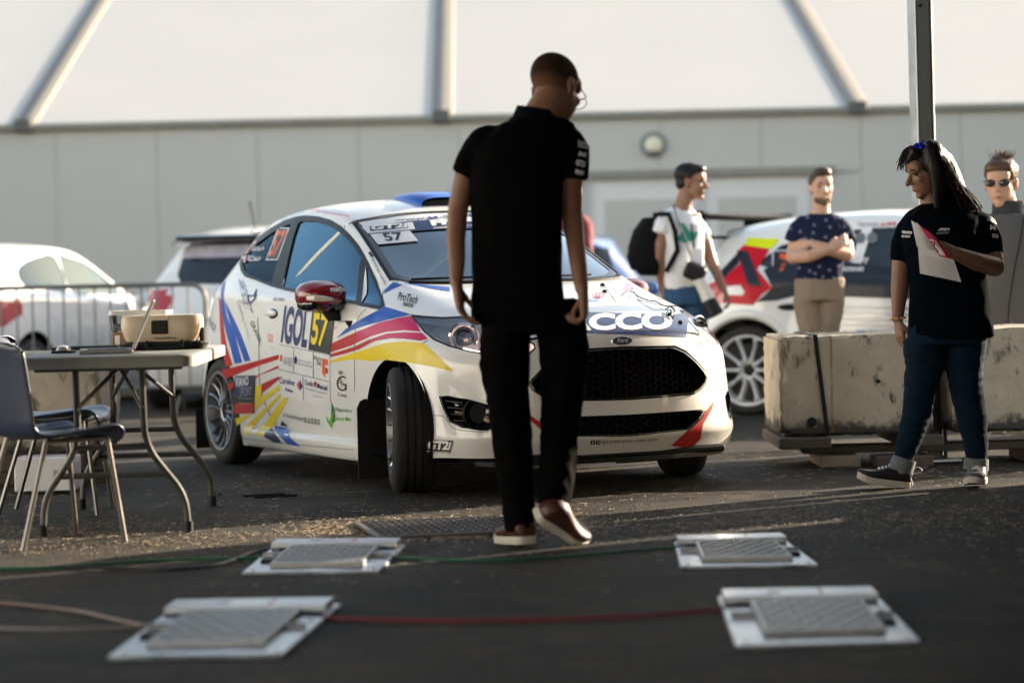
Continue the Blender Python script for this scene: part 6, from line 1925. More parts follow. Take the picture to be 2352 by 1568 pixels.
# cropped hair: a close cap over skull and nape
hb = MB(); S = HM @ Matrix.Scale(1.12, 4)
hb.add(ball((0, .015, .0425), (.0755, .0955, .0805), 44, 32), M=S)
hb2 = MB(); v, f = hb.v, hb.f; Si = S.inverted()
keep = []
for q in f:
    c = sum((Si @ Vector(v[i]) for i in q), Vector()) / len(q)
    if c.z > -.034 + (.060 if c.y < -.02 else 0) + max(0, -.02 - c.y) * .6: keep.append(q)
def fade_mat():
    m = mat("cropped_hair", (.045, .026, .017), .85, var=.35, scale=60, bump=.5, bscale=300, spec=.1)
    nt = m.node_tree; n, l = nt.nodes, nt.links; b_ = n["Principled BSDF"]
    old = b_.inputs["Base Color"].links[0].from_socket
    at_ = n.new("ShaderNodeAttribute"); at_.attribute_name = "fade"
    nz_ = n.new("ShaderNodeTexNoise"); nz_.inputs["Scale"].default_value = 45
    ad = n.new("ShaderNodeMath"); ad.operation = 'MULTIPLY_ADD'; ad.inputs[1].default_value = .35; l.new(nz_.outputs[0], ad.inputs[0]); l.new(at_.outputs["Fac"], ad.inputs[2])
    mr = n.new("ShaderNodeMapRange"); mr.inputs["From Min"].default_value = .15; mr.inputs["From Max"].default_value = 1.0; l.new(ad.outputs[0], mr.inputs["Value"])
    mx = n.new("ShaderNodeMix"); mx.data_type = 'RGBA'; mx.inputs[6].default_value = (.25, .125, .075, 1); l.new(mr.outputs[0], mx.inputs[0]); l.new(old, mx.inputs[7]); l.new(mx.outputs[2], b_.inputs["Base Color"])
    return m
hair = obj('hair', (v, keep), fade_mat(), man)
at_ = hair.data.attributes.new("fade", 'FLOAT', 'POINT')
for i_, vx in enumerate(hair.data.vertices):
    q = Si @ vx.co
    at_.data[i_].value = max(0, min(1, (q.z + .030 - (.045 if q.y < -.02 else 0)) / .065))
gb = MB(); gb.add(tube([(-.06, -.10, .012), (0, -.118, .008), (.06, -.10, .012)], .0016, 6), M=S)
for k in (-1, 1):
    gb.add(tube([(k * .06, -.10, .012), (k * .079, -.03, .014), (k * .082, .02, .012)], .0018, 6), M=S)
    gb.add(tube([(k * .033 + .026 * math.cos(a), -.108, -.006 + .020 * math.sin(a)) for a in [2 * math.pi * i / 16 for i in range(17)]], .0015, 6), M=S)
tag(obj('spectacles', gb, M_black, man))
# polo shirt
b = MB()
secs = [(m_(1190, 738, .0), .172, .118, 2.5), (m_(1189, 690, .0), .176, .125, 2.5), (m_(1188, 640), .171, .128, 2.4), (m_(1187, 560), .170, .130, 2.4), (m_(1186, 480), .173, .135, 2.4), (m_(1187, 410), .180, .138, 2.4), (m_(1195, 350), .190, .132, 2.4), (m_(1208, 312), .178, .112, 2.2), (m_(1220, 286), .125, .085, 2), (m_(1228, 270), .072, .065, 2)]
b.add(loft(secs, 32))
b.add(tube([m_(1165, 335), m_(1122, 330), m_(1098, 345), m_(1080, 375), m_(1064, 404)], [.075, .072, .064, .056, .050], 18)); b.add(ball(m_(1165, 335), .075)); b.add(ball(m_(1112, 334), .070))
b.add(tube([m_(1262, 338), m_(1296, 334), m_(1314, 350), m_(1316, 380), m_(1314, 411)], [.078, .074, .066, .062, .058], 18)); b.add(ball(m_(1262, 338), .078)); b.add(ball(m_(1302, 338), .071))
b.add(tube([m_(1196, 300), m_(1232, 292), m_(1290, 306)], [.060, .055, .055], 14, rnd=True))
shirt = cloth(b, 'polo_shirt', M_blackcloth, man, .008, 5, .006, 6)
col = []
for k in range(25):
    a = R(-200 + 220 * k / 24)
    col.append(m_(1240, 247) + V(.078 * math.cos(a) * 1.0, -.070 * math.sin(a) * -1, 0))
b = MB()
ring = lambda r1, r2, z, dx=0: [(m_(1237, 252) + V(dx + r1 * math.cos(2 * math.pi * k / 28), r2 * math.sin(2 * math.pi * k / 28), z - .015 * math.cos(2 * math.pi * k / 28))) for k in range(28)]
R1, R2, R3_ = ring(.092, .082, -.045, -.01), ring(.080, .074, .002, -.002), ring(.074, .068, -.002, 0)
v = [tuple(p) for r_ in (R1, R2, R3_) for p in r_]; f = [(r_ * 28 + i, r_ * 28 + (i + 1) % 28, (r_ + 1) * 28 + (i + 1) % 28, (r_ + 1) * 28 + i) for r_ in range(2) for i in range(28)]
obj('collar', (v, f), mat("collar_navy_black", (.003, .005, .009), .9, spec=.05), shirt, recalc=True)
SB_ = Surf(shirt.data, Matrix.Translation(rootm))
def on(surf, par, s, q, m, bold=.03, off=.004, shear=0):
    v, f, a = text2d(s, bold, shear); return laid('lettering', surf, ([bil(q, x, y) for x, y in v], f), m, par, off, 6)
on(SB_, shirt, 'FFSA', q4((1177, 255), (1221, 257), (1220, 267), (1176, 264)), M_iwhite, .05)
on(SB_, shirt, 'YACCO', q4((1326, 322), (1350, 330), (1349, 343), (1324, 338)), M_iwhite, .06)
on(SB_, shirt, 'M', q4((1330, 348), (1345, 352), (1343, 362), (1328, 358)), M_iwhite, .06)
on(SB_, shirt, 'GT2i', q4((1324, 366), (1344, 371), (1342, 384), (1322, 379)), M_iwhite, .06)
on(SB_, shirt, 'www', q4((1321, 388), (1341, 393), (1339, 404), (1319, 399)), M_iwhite, .06)
# trousers
b = MB()
b.add(loft([(m_(1216, 690), .180, .115, 2.4), (m_(1220, 735), .188, .12, 2.4), (m_(1222, 765), .185, .12, 2.4)], 28))
b.add(tube([m_(1165, 735), m_(1158, 800), m_(1165, 900), m_(1176, 1000), m_(1183, 1100), m_(1192, 1170), m_(1196, 1218, -.01)], [.094, .092, .084, .073, .067, .062, .058], 20))
b.add(tube([m_(1285, 735), m_(1295, 800), m_(1293, 880, .02), m_(1289, 950, .03), m_(1284, 1050, 0), m_(1276, 1120, -.04), m_(1270, 1158, -.06)], [.094, .092, .085, .076, .068, .064, .060], 20))
b.add(tube([m_(1322, 815, .03), m_(1326, 860, .04)], [.036, .036], 12, rnd=True)); b.add(tube([m_(1122, 830, -.02), m_(1126, 870, -.02)], [.034, .034], 12, rnd=True))
cloth(b, 'trousers', M_trouser, man, .009, 4, .008, 7, (1, 1, .9), 3.0)
M_maroon = mat("maroon_leather", (.055, .014, .011), .5, var=.2)
shoe(man, m_(1214, 1249, -.07) * 1.0, m_(1160, 1247, .17), (0, 0, 1), .275, M_maroon, lace=None, w=.058)
hl_ = m_(1226, 1182, -.10); tl_ = m_(1338, 1250, .06)
shoe(man, hl_, tl_, V(.42, -.38, .62), .27, M_maroon, w=.058)

# ---------------- the woman with the papers
wY = 11.3
wom, rootw = person('woman in a dark polo shirt and cuffed jeans holding papers, long black hair', 2160, 1120, wY)
def w_(px, py, dy=0.0): return at(px, py, wY + dy) - rootw
b = MB()
HW = head_frame(w_(2131, 396, -.02), R(-74), R(16), 0)
head_skin(b, HW, .97, 1.25, 1.05)
b.add(tube([w_(2148, 500, .0), w_(2140, 460), w_(2140, 425)], [.07, .055, .055], 14, rnd=True))
b.add(loft([(w_(2180, 760), .16, .12), (w_(2175, 640), .15, .11), (w_(2168, 540), .16, .11), (w_(2165, 490), .13, .08)], 20))
b.add(tube([w_(2085, 530, .05), w_(2072, 600, .05), w_(2066, 665, .06), w_(2062, 730, .03)], [.055, .048, .041, .028], 14, rnd=True))
b.add(tube([w_(2262, 520, 0), w_(2276, 575, -.03), w_(2284, 612, -.08), w_(2240, 600, -.22), w_(2196, 582, -.30)], [.055, .052, .050, .042, .030], 14, rnd=True))
hand(b, w_(2062, 733, .03), V(.12, -.05, -1), V(.9, .35, 0), V(.3, -.95, 0), curl=.35, L=.95, spread=.10, thumb=.4)
hand(b, w_(2196, 581, -.30), V(-1, -.1, .35), V(.1, .8, -.5), V(.2, -.4, 1), curl=.55, L=.92, spread=.05, thumb=.35)
b.add(tube([w_(2125, 800), w_(2110, 925), w_(2072, 1075)], [.06, .042, .036], 14, rnd=True)); b.add(tube([w_(2222, 800), w_(2232, 925), w_(2241, 1075)], [.06, .042, .036], 14, rnd=True))
body = smooth_body(b, 'body', M_skin, wom, .005, 4)
face_bits(HW, wom, .97)
# shirt
M_navycloth = mat("dark_navy_cloth", (.0025, .0045, .0075), .95, spec=.02, bump=.2, bscale=240)
b = MB()
b.add(loft([(w_(2186, 776), .196, .135, 2.4), (w_(2184, 740), .192, .138, 2.4), (w_(2181, 680), .182, .138, 2.4), (w_(2176, 630), .178, .138, 2.4), (w_(2170, 580, -.01), .184, .150, 2.3), (w_(2167, 550, -.01), .188, .155, 2.3), (w_(2166, 515), .186, .135, 2.3), (w_(2164, 488), .160, .10, 2.1), (w_(2156, 470), .09, .07, 2)], 32))
b.add(ball(w_(2108, 515, .03), .072)); b.add(tube([w_(2108, 515, .03), w_(2088, 532, .05), w_(2076, 566, .05), w_(2070, 600, .05)], [.07, .066, .060, .052], 16))
b.add(ball(w_(2232, 512), .072)); b.add(tube([w_(2232, 512), w_(2256, 526), w_(2272, 556, -.02), w_(2278, 588, -.04)], [.072, .072, .066, .060], 16))
ws_ = cloth(b, 'polo_shirt', M_navycloth, wom, .008, 5, .007, 6, (1, 1, .5), 9.0)
SW = Surf(ws_.data, Matrix.Translation(rootw))
on(SW, ws_, 'YACCO', q4((2073, 530), (2096, 532), (2096, 538), (2073, 536)), M_iwhite, .04)
on(SW, ws_, 'MICHELIN', q4((2073, 540), (2092, 541), (2091, 546), (2073, 545)), M_iwhite, .02)
on(SW, ws_, 'FFSA', q4((2156, 525), (2182, 524), (2180, 530), (2154, 531)), M_iwhite, .05, shear=.3)
on(SW, ws_, 'M-SPORT', q4((2152, 534), (2180, 533), (2179, 538), (2151, 539)), M_igrey, .02)
on(SW, ws_, 'YACCO', q4((2266, 502), (2284, 506), (2283, 512), (2266, 508)), M_iwhite, .04)
on(SW, ws_, 'M', q4((2274, 516), (2286, 520), (2286, 530), (2273, 528)), M_iwhite, .04)
on(SW, ws_, 'GT2i', q4((2278, 536), (2292, 540), (2291, 548), (2278, 545)), M_iwhite, .05)
# jeans
b = MB()
b.add(loft([(w_(2178, 745), .182, .125, 2.4), (w_(2172, 790), .184, .13, 2.4)], 26))
b.add(tube([w_(2122, 780), w_(2124, 840), w_(2112, 900), w_(2106, 945), w_(2092, 1000), w_(2076, 1050), w_(2070, 1074)], [.098, .090, .072, .067, .060, .045, .043], 20))
b.add(tube([w_(2220, 780), w_(2214, 840), w_(2222, 900), w_(2232, 955), w_(2240, 1010), w_(2243, 1055), w_(2242, 1070)], [.096, .088, .074, .072, .058, .045, .042], 20))
jn = cloth(b, 'jeans', M_jeans, wom, .008, 3, .007, 11, (.5, .5, 1.3), 2.0)
cf = mat("denim_inside", (.14, .16, .17), .85, bump=.3, bscale=200)
for (x0, y0, x1, y1) in ((2078, 1052, 2068, 1082), (2243, 1052, 2241, 1078)):
    obj('cuff', tube([w_(x0, y0), w_(x1, y1)], [.057, .060], 20), cf, jn)
M_canvas = mat("black_canvas", (.010, .010, .013), .6)
M_lace = mat("white_lace", (.6, .6, .6), .6)
shoe(wom, w_(2089, 1121, .02), w_(1966, 1106, .0), (.15, 0, 1), .255, M_canvas, lace=M_lace, w=.046)
shoe(wom, w_(2252, 1108, .06), w_(2232, 1119, -.20), (0, 0, 1), .25, mat("grey_leather", (.10, .10, .11), .4), lace=M_lace, w=.05)
obj('lace_bow', tube(spline([w_(2090, 1086), w_(2106, 1072), w_(2118, 1080), w_(2106, 1086), w_(2092, 1090), w_(2094, 1104), w_(2097, 1114)], 5), .0022, 6), M_lace, wom)
# hair: long straight mass plus strands
b = MB(); S = HW @ Matrix.Scale(.97, 4)
b.add(ball((0, .022, .052), (.083, .102, .083), 26, 18), M=S)
b.add(loft([(w_(2150, 352, .03), .068, .078), (w_(2164, 390, .03), .078, .080), (w_(2178, 430, .03), .080, .078), (w_(2190, 458, .05), .070, .06), (w_(2196, 478, .08), .055, .04)], 22))
b.add(tube([w_(2118, 345, -.05), w_(2100, 352, -.07), w_(2084, 372, -.05)], [.040, .034, .012], 12, rnd=True))
b.add(tube([w_(2140, 345, -.07), w_(2150, 385, -.10), w_(2156, 430, -.09), w_(2154, 478, -.08)], [.05, .040, .036, .02], 12, rnd=True))
hw = obj('hair', b, M_hair_dark, wom, sharp=None); remesh(hw, .007, 5)
wrinkle(hw, .004, 40, (1, 1, .12), 1.0)
b = MB(); rg = random.Random(3)
def strand(p, r_): b.add(tube(spline(p, 4), [r_] * (4 * (len(p) - 1)) + [r_ * .3], 5, cap=False))
for k in range(46):   # fringe blown forward
    o_ = rg.uniform(-.05, .05); ex = rg.uniform(-1, 1)
    strand([w_(2128 + ex * 8, 338 + abs(ex) * 3, o_), w_(2098 + ex * 8, 340 + ex * 5, o_ - .03), w_(2078 + ex * 9, 356 + rg.uniform(-6, 6), o_ - .02), w_(2070 + ex * 9 + rg.uniform(-6, 8), 378 + rg.uniform(-4, 18), o_ * .7)], rg.uniform(.0009, .0022))
for k in range(420):
    u = rg.random(); dy = rg.uniform(-.12, .12); sx = rg.uniform(-4, 6)
    strand([w_(2140 + 18 * u, 332 + 8 * u, dy * .5), w_(2162 + 16 * u + sx * .3, 362 + 10 * u, dy * .9 - .02), w_(2180 + 22 * u + sx, 410 + 8 * u, dy), w_(2196 + 40 * u + sx, 458 + rg.uniform(-6, 12), dy * .8), w_(2208 + 42 * u + sx * 1.5, 474 + rg.uniform(0, 16), dy * .7)], rg.uniform(.0007, .0020))
for k in range(14):
    strand([w_(2132 + rg.uniform(-6, 6), 470, -.1), w_(2112, 478 + rg.uniform(-5, 5), -.11), w_(2092 + rg.uniform(-8, 8), 492 + rg.uniform(-6, 8), -.1)], .0012)
hs = obj('hair_strands', b, mat('hair_brown_black', (.022, .011, .006), .5, spec=.2), hw); hs['kind'] = 'stuff'
# sunglasses pushed up
M_mirror = mat("mirror_blue_lens", (.03, .05, .8), .08, metal=.8)
sg = thing('sunglasses', 'blue mirrored sunglasses pushed up on the black hair of the woman with papers', 'sunglasses', rootw)
for (x, y, dy, a) in ((2106, 337, -.085, 30), (2118, 335, -.13, 20)):
    M = Matrix.Translation(w_(x, y, dy)) @ Matrix.Rotation(R(a), 4, 'Y') @ Matrix.Rotation(R(-20), 4, 'X')
    obj('lens', MB().add(ball((0, 0, 0), (.014, .005, .018), 18, 12), M=M), M_mirror, sg)
    obj('rim', MB().add(tube([(.0145 * math.cos(t_), 0, .0185 * math.sin(t_)) for t_ in [2 * math.pi * i / 20 for i in range(21)]], .0014, 6), M=M), M_black, sg)
obj('temple_arm', tube([w_(2122, 330, -.14), w_(2140, 342, -.12), w_(2152, 356, -.09)], .0018, 6), M_black, sg)
# bracelet of beads
b = MB(); c = w_(2063, 733 - 2, .03)
br = thing('bracelet', 'beaded pink and yellow bracelet on the hanging wrist of the woman with papers', 'bracelet', rootw)
cols = [mat("bead_pink", (.6, .06, .10), .4), mat("bead_yellow", (.6, .5, .05), .4), mat("bead_cream", (.6, .5, .4), .4)]
for k in range(20):
    a = 2 * math.pi * k / 20
    obj('bead', ball(c + V(.033 * math.cos(a), .030 * math.sin(a), .003 * math.cos(a)), .0062, 8, 6), cols[k % 3], br)
# papers
def page(name, label, q, m, dy, bend=.01, group=None, top=True, extra=None):
    tl, tr, br_, bl = [at(x, y, wY + d_) for x, y, d_ in q]
    c = (tl + tr + br_ + bl) / 4
    v = []; f = []; n_ = 8
    for i in range(n_ + 1):
        for j in range(n_ + 1):
            u, w = i / n_, j / n_
            p = (bl * (1 - u) + br_ * u) * (1 - w) + (tl * (1 - u) + tr * u) * w + V(0, -bend * math.sin(u * math.pi), 0)
            v.append(tuple(p - c)); 
    N2 = len(v); v += [(p[0] + .0003, p[1] + .0012, p[2]) for p in v]
    for i in range(n_):
        for j in range(n_):
            k = i * (n_ + 1) + j; f += [(k, k + n_ + 1, k + n_ + 2, k + 1), (N2 + k, N2 + k + 1, N2 + k + n_ + 2, N2 + k + n_ + 1)]
    o = obj(name, (v, f), m, None, c, sharp=None); tag(o, label, 'paper', group)
    return o, c
M_paper = mat("paper", (.72, .71, .72), .6, var=.02)
o1, c1 = page('paper_sheet', 'printed white sheet lowest in the hand of the woman with papers', [(2104, 510, -.33), (2192, 600, -.36), (2208, 648, -.36), (2113, 628, -.33)], M_paper, 0)
S1 = Surf(o1.data, Matrix.Translation(c1))
for k in range(9):
    y = 588 + k * 5.6
    laid('printed_line', S1, strip2d([(2122 + k * 1.2, y), (2160, y + 9), (2190 + k * 1.5, y + 17)], 1.1), M_igrey, o1, .001, 9)
o2, c2 = page('paper_sheet', 'white sheet with short lines held behind the pink card', [(2093, 506, -.37), (2132, 535, -.385), (2152, 578, -.385), (2106, 566, -.37)], M_paper, 0)
o3, c3 = page('paper_card', 'pink edged card with a handwritten 57 held by the woman with papers', [(2112, 518, -.39), (2150, 545, -.40), (2187, 595, -.40), (2158, 589, -.39)], mat("pink_card", (.50, .02, .10), .5), 0)
S3 = Surf(o3.data, Matrix.Translation(c3))
laid('white_field', S3, fill2d([[(2127, 545), (2149, 553), (2172, 587), (2160, 586), (2147, 577)]]), M_paper, o3, .001, 7)
v, f, a = text2d('57', .0); q = [(2152, 580), (2158, 560), (2147, 555), (2143, 574)]
laid('lettering', S3, ([bil(q, x, y) for x, y in v], f), M_ink, o3, .002, 6)

# ---------------- photographer
pY = 16.95
ph, rootp = person('photographer in a white T-shirt with black backpack looking right, long lens hanging at his hip', 1572, 990, pY)
def p_(px, py, dy=0.0): return at(px, py, pY + dy) - rootp
b = MB()
HP = head_frame(p_(1588, 421), R(70), R(4), 0)
head_skin(b, HP, 1.03, 1.15)
b.add(tube([p_(1566, 500), p_(1570, 470), p_(1578, 440)], [.08, .062, .058], 14, rnd=True))
b.add(loft([(p_(1572, 680), .15, .10), (p_(1568, 560), .15, .11), (p_(1563, 490), .14, .08)], 18))
b.add(tube([p_(1524, 525, -.05), p_(1516, 560, -.08), p_(1512, 590, -.07), p_(1518, 630, -.02), p_(1524, 668, .04)], [.040, .048, .043, .036, .028], 12, rnd=True))
b.add(tube([p_(1602, 525, .08), p_(1621, 555, .08), p_(1632, 595, .05), p_(1648, 632, .0), p_(1662, 664, -.05)], [.040, .045, .042, .035, .027], 12, rnd=True))
hand(b, p_(1662, 664, -.05), V(.45, -.2, -1), V(-1, .1, -.2), V(.1, -1, 0), curl=.8, spread=.05, thumb=.3)
hand(b, p_(1524, 668, .04), V(.1, .1, -1), V(1, 0, 0), V(0, 1, 0), curl=.8, spread=.05, thumb=.3)
for x in (1552, 1594): b.add(tube([p_(x, 720), p_(x, 850), p_(x, 970)], [.055, .04, .03], 12, rnd=True))
smooth_body(b, 'body', M_skin, ph, .0075, 4); face_bits(HP, ph, 1.03)
b = MB(); S = HP @ Matrix.Scale(1.03, 4)
b.add(ball((0, .026, .060), (.082, .098, .080), 22, 16), M=S); b.add(ball((0, .052, .0), (.072, .058, .055), 18, 12), M=S); b.add(ball((0, -.045, .098), (.060, .05, .032), 18, 12), M=S)
h = obj('hair', b, M_hair_dark, ph, sharp=None); remesh(h, .008, 4); wrinkle(h, .006, 30, (1, 1, 1), 3)
b = MB()
b.add(loft([(p_(1572, 664), .140, .115, 2.3), (p_(1570, 620), .142, .12, 2.3), (p_(1566, 560), .150, .13, 2.3), (p_(1562, 515), .165, .12, 2.3), (p_(1560, 492), .13, .09, 2), (p_(1564, 478), .07, .06, 2)], 26))
b.add(ball(p_(1534, 508, -.02), .068)); b.add(tube([p_(1534, 508, -.02), p_(1520, 520, -.05), p_(1516, 538, -.07)], [.068, .066, .066], 14)); b.add(ball(p_(1586, 510, .02), .070)); b.add(tube([p_(1586, 510, .02), p_(1602, 522, .05), p_(1617, 545, .08)], [.065, .060, .055], 14))
tsh = cloth(b, 't_shirt', mat("white_cotton", (.72, .72, .74), .8, sheen=.2), ph, .009, 4, .009, 6, (1, 1, .7), 5.0)
ST_ = Surf(tsh.data, Matrix.Translation(rootp))
laid('print', ST_, fill2d([C1b([(700, 560), (760, 580), (800, 640), (870, 640), (850, 700), (760, 730), (700, 700), (740, 640)])]), mat("teal_print", (.01, .25, .20), .6), tsh, .003, 8)
b = MB(); b.add(loft([(p_(1574, 655), .15, .115, 2.3), (p_(1574, 700), .155, .12, 2.3)], 22))
for x in (1550, 1598): b.add(tube([p_(x, 700), p_(x, 830), p_(x, 960)], [.09, .07, .055], 14))
cloth(b, 'jeans', mat("mid_denim", (.02, .07, .16), .8, bump=.3, bscale=200), ph, .010, 4, .008, 8)
for x in (1552, 1596): shoe(ph, p_(x, 985, .05), p_(x + 20, 985, -.15), (0, 0, 1), .27, M_canvas, w=.05)
bp = thing('backpack', 'black backpack worn by the man in the white T-shirt', 'backpack', rootp)
b = MB(); b.add(loft([(p_(1492, 632, .05), .07, .13, 3), (p_(1486, 610, .05), .11, .16, 3), (p_(1480, 570, .05), .115, .17, 3), (p_(1488, 530, .05), .10, .16, 3), (p_(1500, 500, .05), .07, .12, 2.5)], 22)); b.add(loft([(p_(1462, 620, .05), .04, .11, 3), (p_(1456, 590, .05), .05, .12, 3), (p_(1462, 560, .05), .04, .11, 3)], 18))
o = obj('pack', b, mat("black_nylon", (.006, .006, .007), .8, bump=.3, spec=.1), bp, sharp=None); remesh(o, .01, 4); wrinkle(o, .01, 7)
obj('shoulder_strap', tube([p_(1514, 492, -.09), p_(1536, 492, -.15), p_(1550, 530, -.17), p_(1556, 575, -.15), p_(1530, 625, -.12)], .020, 10, flat=.4), MATS["black_nylon"], bp)
obj('shoulder_strap', tube([p_(1578, 490, -.04), p_(1588, 520, -.11), p_(1594, 570, -.12), p_(1590, 620, -.1)], .016, 10, flat=.4), MATS["black_nylon"], bp)
cm = thing('camera', 'camera with a white telephoto lens hanging at the hip of the man with the backpack', 'camera', rootp)
obj('lens_barrel', tube([p_(1604, 640, -.18), p_(1612, 655, -.19), p_(1622, 675, -.2), p_(1628, 690, -.21)], [.045, .042, .045, .05], 20), mat("lens_white", (.62, .60, .54), .4), cm)
obj('lens_hood', tube([p_(1628, 690, -.21), p_(1636, 708, -.22), p_(1644, 724, -.23)], [.052, .058, .062], 20), M_black, cm)
obj('camera_body', MB().add(box((0, 0, 0), (.15, .09, .12), .02, Matrix.Translation(p_(1596, 625, -.18)) @ Matrix.Rotation(R(25), 4, 'Y'))), M_black, cm)
obj('neck_strap', tube([p_(1546, 470, -.08), p_(1556, 500, -.16), p_(1578, 560, -.2), p_(1592, 610, -.2)], .009, 8, flat=.4), M_black, cm)
lan = obj('lanyard_badge', MB().add(box((0, 0, 0), (.09, .006, .12), .01)), M_iwhite, None, at(1600, 590, pY - .15)); tag(lan, 'white pass hanging on the chest of the photographer', 'badge')

# ---------------- man with crossed arms
aY = 16.4
am, roota = person('bearded man in a navy patterned T-shirt and beige trousers with his arms crossed', 1885, 985, aY)
def a_(px, py, dy=0.0): return at(px, py, aY + dy) - roota
b = MB()
HA = head_frame(a_(1886, 433), R(8), R(2), 0)
head_skin(b, HA, 1.0, 1.0, 1.05)
b.add(tube([a_(1885, 512), a_(1885, 480), a_(1886, 455)], [.08, .064, .06], 14, rnd=True))
b.add(loft([(a_(1884, 660), .14, .10), (a_(1884, 560), .16, .11), (a_(1885, 505), .16, .08)], 18))
b.add(tube([a_(1842, 535), a_(1826, 562), a_(1822, 590, -.06)], [.040, .050, .050], 12, rnd=True)); b.add(tube([a_(1930, 535), a_(1943, 562), a_(1944, 584, -.06)], [.040, .050, .050], 12, rnd=True))
b.add(tube([a_(1822, 590, -.06), a_(1860, 588, -.20), a_(1905, 572, -.20)], [.050, .043, .032], 12, rnd=True)); b.add(tube([a_(1944, 584, -.06), a_(1900, 572, -.16), a_(1862, 560, -.14)], [.050, .042, .032], 12, rnd=True))
hand(b, a_(1905, 572, -.20), V(1, .2, .55), V(0, 1, 0), V(0, -.2, 1), curl=.3, thumb=.4); hand(b, a_(1862, 560, -.14), V(-1, .5, -.2), V(0, 1, 0), V(0, 0, 1), curl=.3, thumb=.3)
for x in (1868, 1900): b.add(tube([a_(x, 700), a_(x + (4 if x < 1880 else -2), 820), a_(x, 960)], [.05, .035, .028], 12, rnd=True))
smooth_body(b, 'body', M_skin2, am, .0075, 4); face_bits(HA, am, 1.0, True, M_hair_brown)
b = MB(); S = HA @ Matrix.Scale(1.0, 4)
b.add(ball((0, .024, .052), (.080, .098, .080), 22, 16), M=S); b.add(ball((0, -.030, .110), (.062, .062, .036), 18, 12), M=S); b.add(ball((0, .055, .0), (.070, .055, .050), 18, 12), M=S)
h = obj('hair', b, M_hair_brown, am, sharp=None); remesh(h, .008, 4); wrinkle(h, .006, 30, (1, 1, 1), 3)
b = MB(); b.add(ball((0, -.034, -.074), (.0585, .058, .046), 24, 18), M=S); b.add(ball((0, -.0755, -.096), (.028, .022, .021), 16, 12), M=S); bd_ = obj('beard', b, mat("beard_brown", (.12, .06, .035), .8, var=.4, scale=60), am)
for v in bd_.data.vertices:
    q = S.inverted() @ v.co
    if q.z > -.052: v.co = S @ Vector((q.x * .90, q.y * .78, q.z))
b = MB()
b.add(loft([(a_(1882, 648), .150, .11, 2.3), (a_(1883, 600), .158, .12, 2.3), (a_(1884, 560), .170, .125, 2.3), (a_(1884, 525), .180, .115, 2.3), (a_(1885, 502), .14, .085, 2), (a_(1885, 490), .07, .06, 2)], 26))
b.add(ball(a_(1846, 520), .074)); b.add(tube([a_(1846, 520), a_(1833, 530), a_(1824, 556)], [.073, .068, .066], 14)); b.add(ball(a_(1923, 520), .074)); b.add(tube([a_(1923, 520), a_(1936, 530), a_(1946, 554)], [.073, .068, .066], 14))
tt = cloth(b, 't_shirt', mat("navy_cotton", (.010, .014, .040), .85, spec=.15), am, .009, 4, .007, 7, (1, 1, .7), 6.0)
SA_ = Surf(tt.data, Matrix.Translation(roota)); rg = random.Random(8)
for k, (x, y) in enumerate([(1825, 505), (1855, 499), (1870, 517), (1897, 506), (1906, 522), (1930, 500), (1868, 535), (1940, 520), (1838, 532), (1850, 548), (1896, 545), (1836, 615), (1860, 622), (1882, 612), (1905, 620), (1925, 610), (1850, 640), (1890, 636), (1915, 638), (1872, 628), (1948, 535), (1816, 525)]):
    a = rg.uniform(0, 6)
    laid('palm_print', SA_, fill2d([[(x + r_ * math.cos(a + t), y + r_ * math.sin(a + t)) for t, r_ in ((0, 6), (.6, 2.2), (1.3, 5.5), (2.1, 2), (2.9, 6), (3.7, 2.2), (4.6, 5), (5.5, 2))]]), mat("pale_blue_print", (.16, .20, .32), .8), tt, .003, 8)
b = MB(); b.add(loft([(a_(1882, 640), .165, .115, 2.4), (a_(1881, 690), .172, .12, 2.4)], 22))
b.add(tube([a_(1852, 690), a_(1862, 760, -.02), a_(1872, 860, -.05), a_(1878, 960, -.1)], [.095, .078, .062, .055], 14)); b.add(tube([a_(1910, 690), a_(1900, 760), a_(1892, 860), a_(1872, 960)], [.095, .078, .062, .055], 14))
cloth(b, 'trousers', mat("beige_chino", (.24, .18, .125), .8, bump=.2, bscale=200), am, .010, 4, .008, 9)
for x in (1868, 1896): shoe(am, a_(x, 985, .05), a_(x + 6, 985, -.2), (0, 0, 1), .27, M_canvas, w=.05)
wt = obj('wrist_watch', MB().add(tube([a_(1864, 562, -.13), a_(1858, 560, -.13)], .040, 16)), M_steel, None, roota); tag(wt, 'silver wrist watch on the man with crossed arms', 'watch')

# ---------------- woman in sunglasses and grey jacket
gY = 13.9
gw, rootg = person('short-haired woman in dark sunglasses and a grey zipped jacket behind the right concrete block', 2305, 1000, gY)
def g_(px, py, dy=0.0): return at(px, py, gY + dy) - rootg
b = MB()
HG = head_frame(g_(2299, 422), R(-22), R(6), 0)
head_skin(b, HG, 1.15, 1.0)
b.add(tube([g_(2318, 500), g_(2312, 465), g_(2306, 440)], [.07, .058, .055], 14, rnd=True))
b.add(loft([(g_(2325, 740), .16, .11), (g_(2325, 560), .16, .11), (g_(2320, 500), .14, .08)], 18))
for x in (2310, 2352): b.add(tube([g_(x, 760), g_(x, 880), g_(x, 980)], [.085, .06, .04], 12, rnd=True))
smooth_body(b, 'body', M_skin2, gw, .007, 4); face_bits(HG, gw, 1.15, True, M_hair_brown, False)
b = MB(); S = HG @ Matrix.Scale(1.15, 4)
b.add(ball((0, .020, .055), (.083, .100, .080), 22, 16), M=S); b.add(ball((0, -.050, .085), (.070, .045, .035), 18, 12), M=S); b.add(ball((0, .05, .0), (.070, .055, .05), 18, 12), M=S)
h = obj('hair', b, mat("hair_copper_brown", (.07, .030, .014), .5, var=.5, scale=40), gw, sharp=None); remesh(h, .008, 4); wrinkle(h, .007, 26, (1, 1, 1), 3)
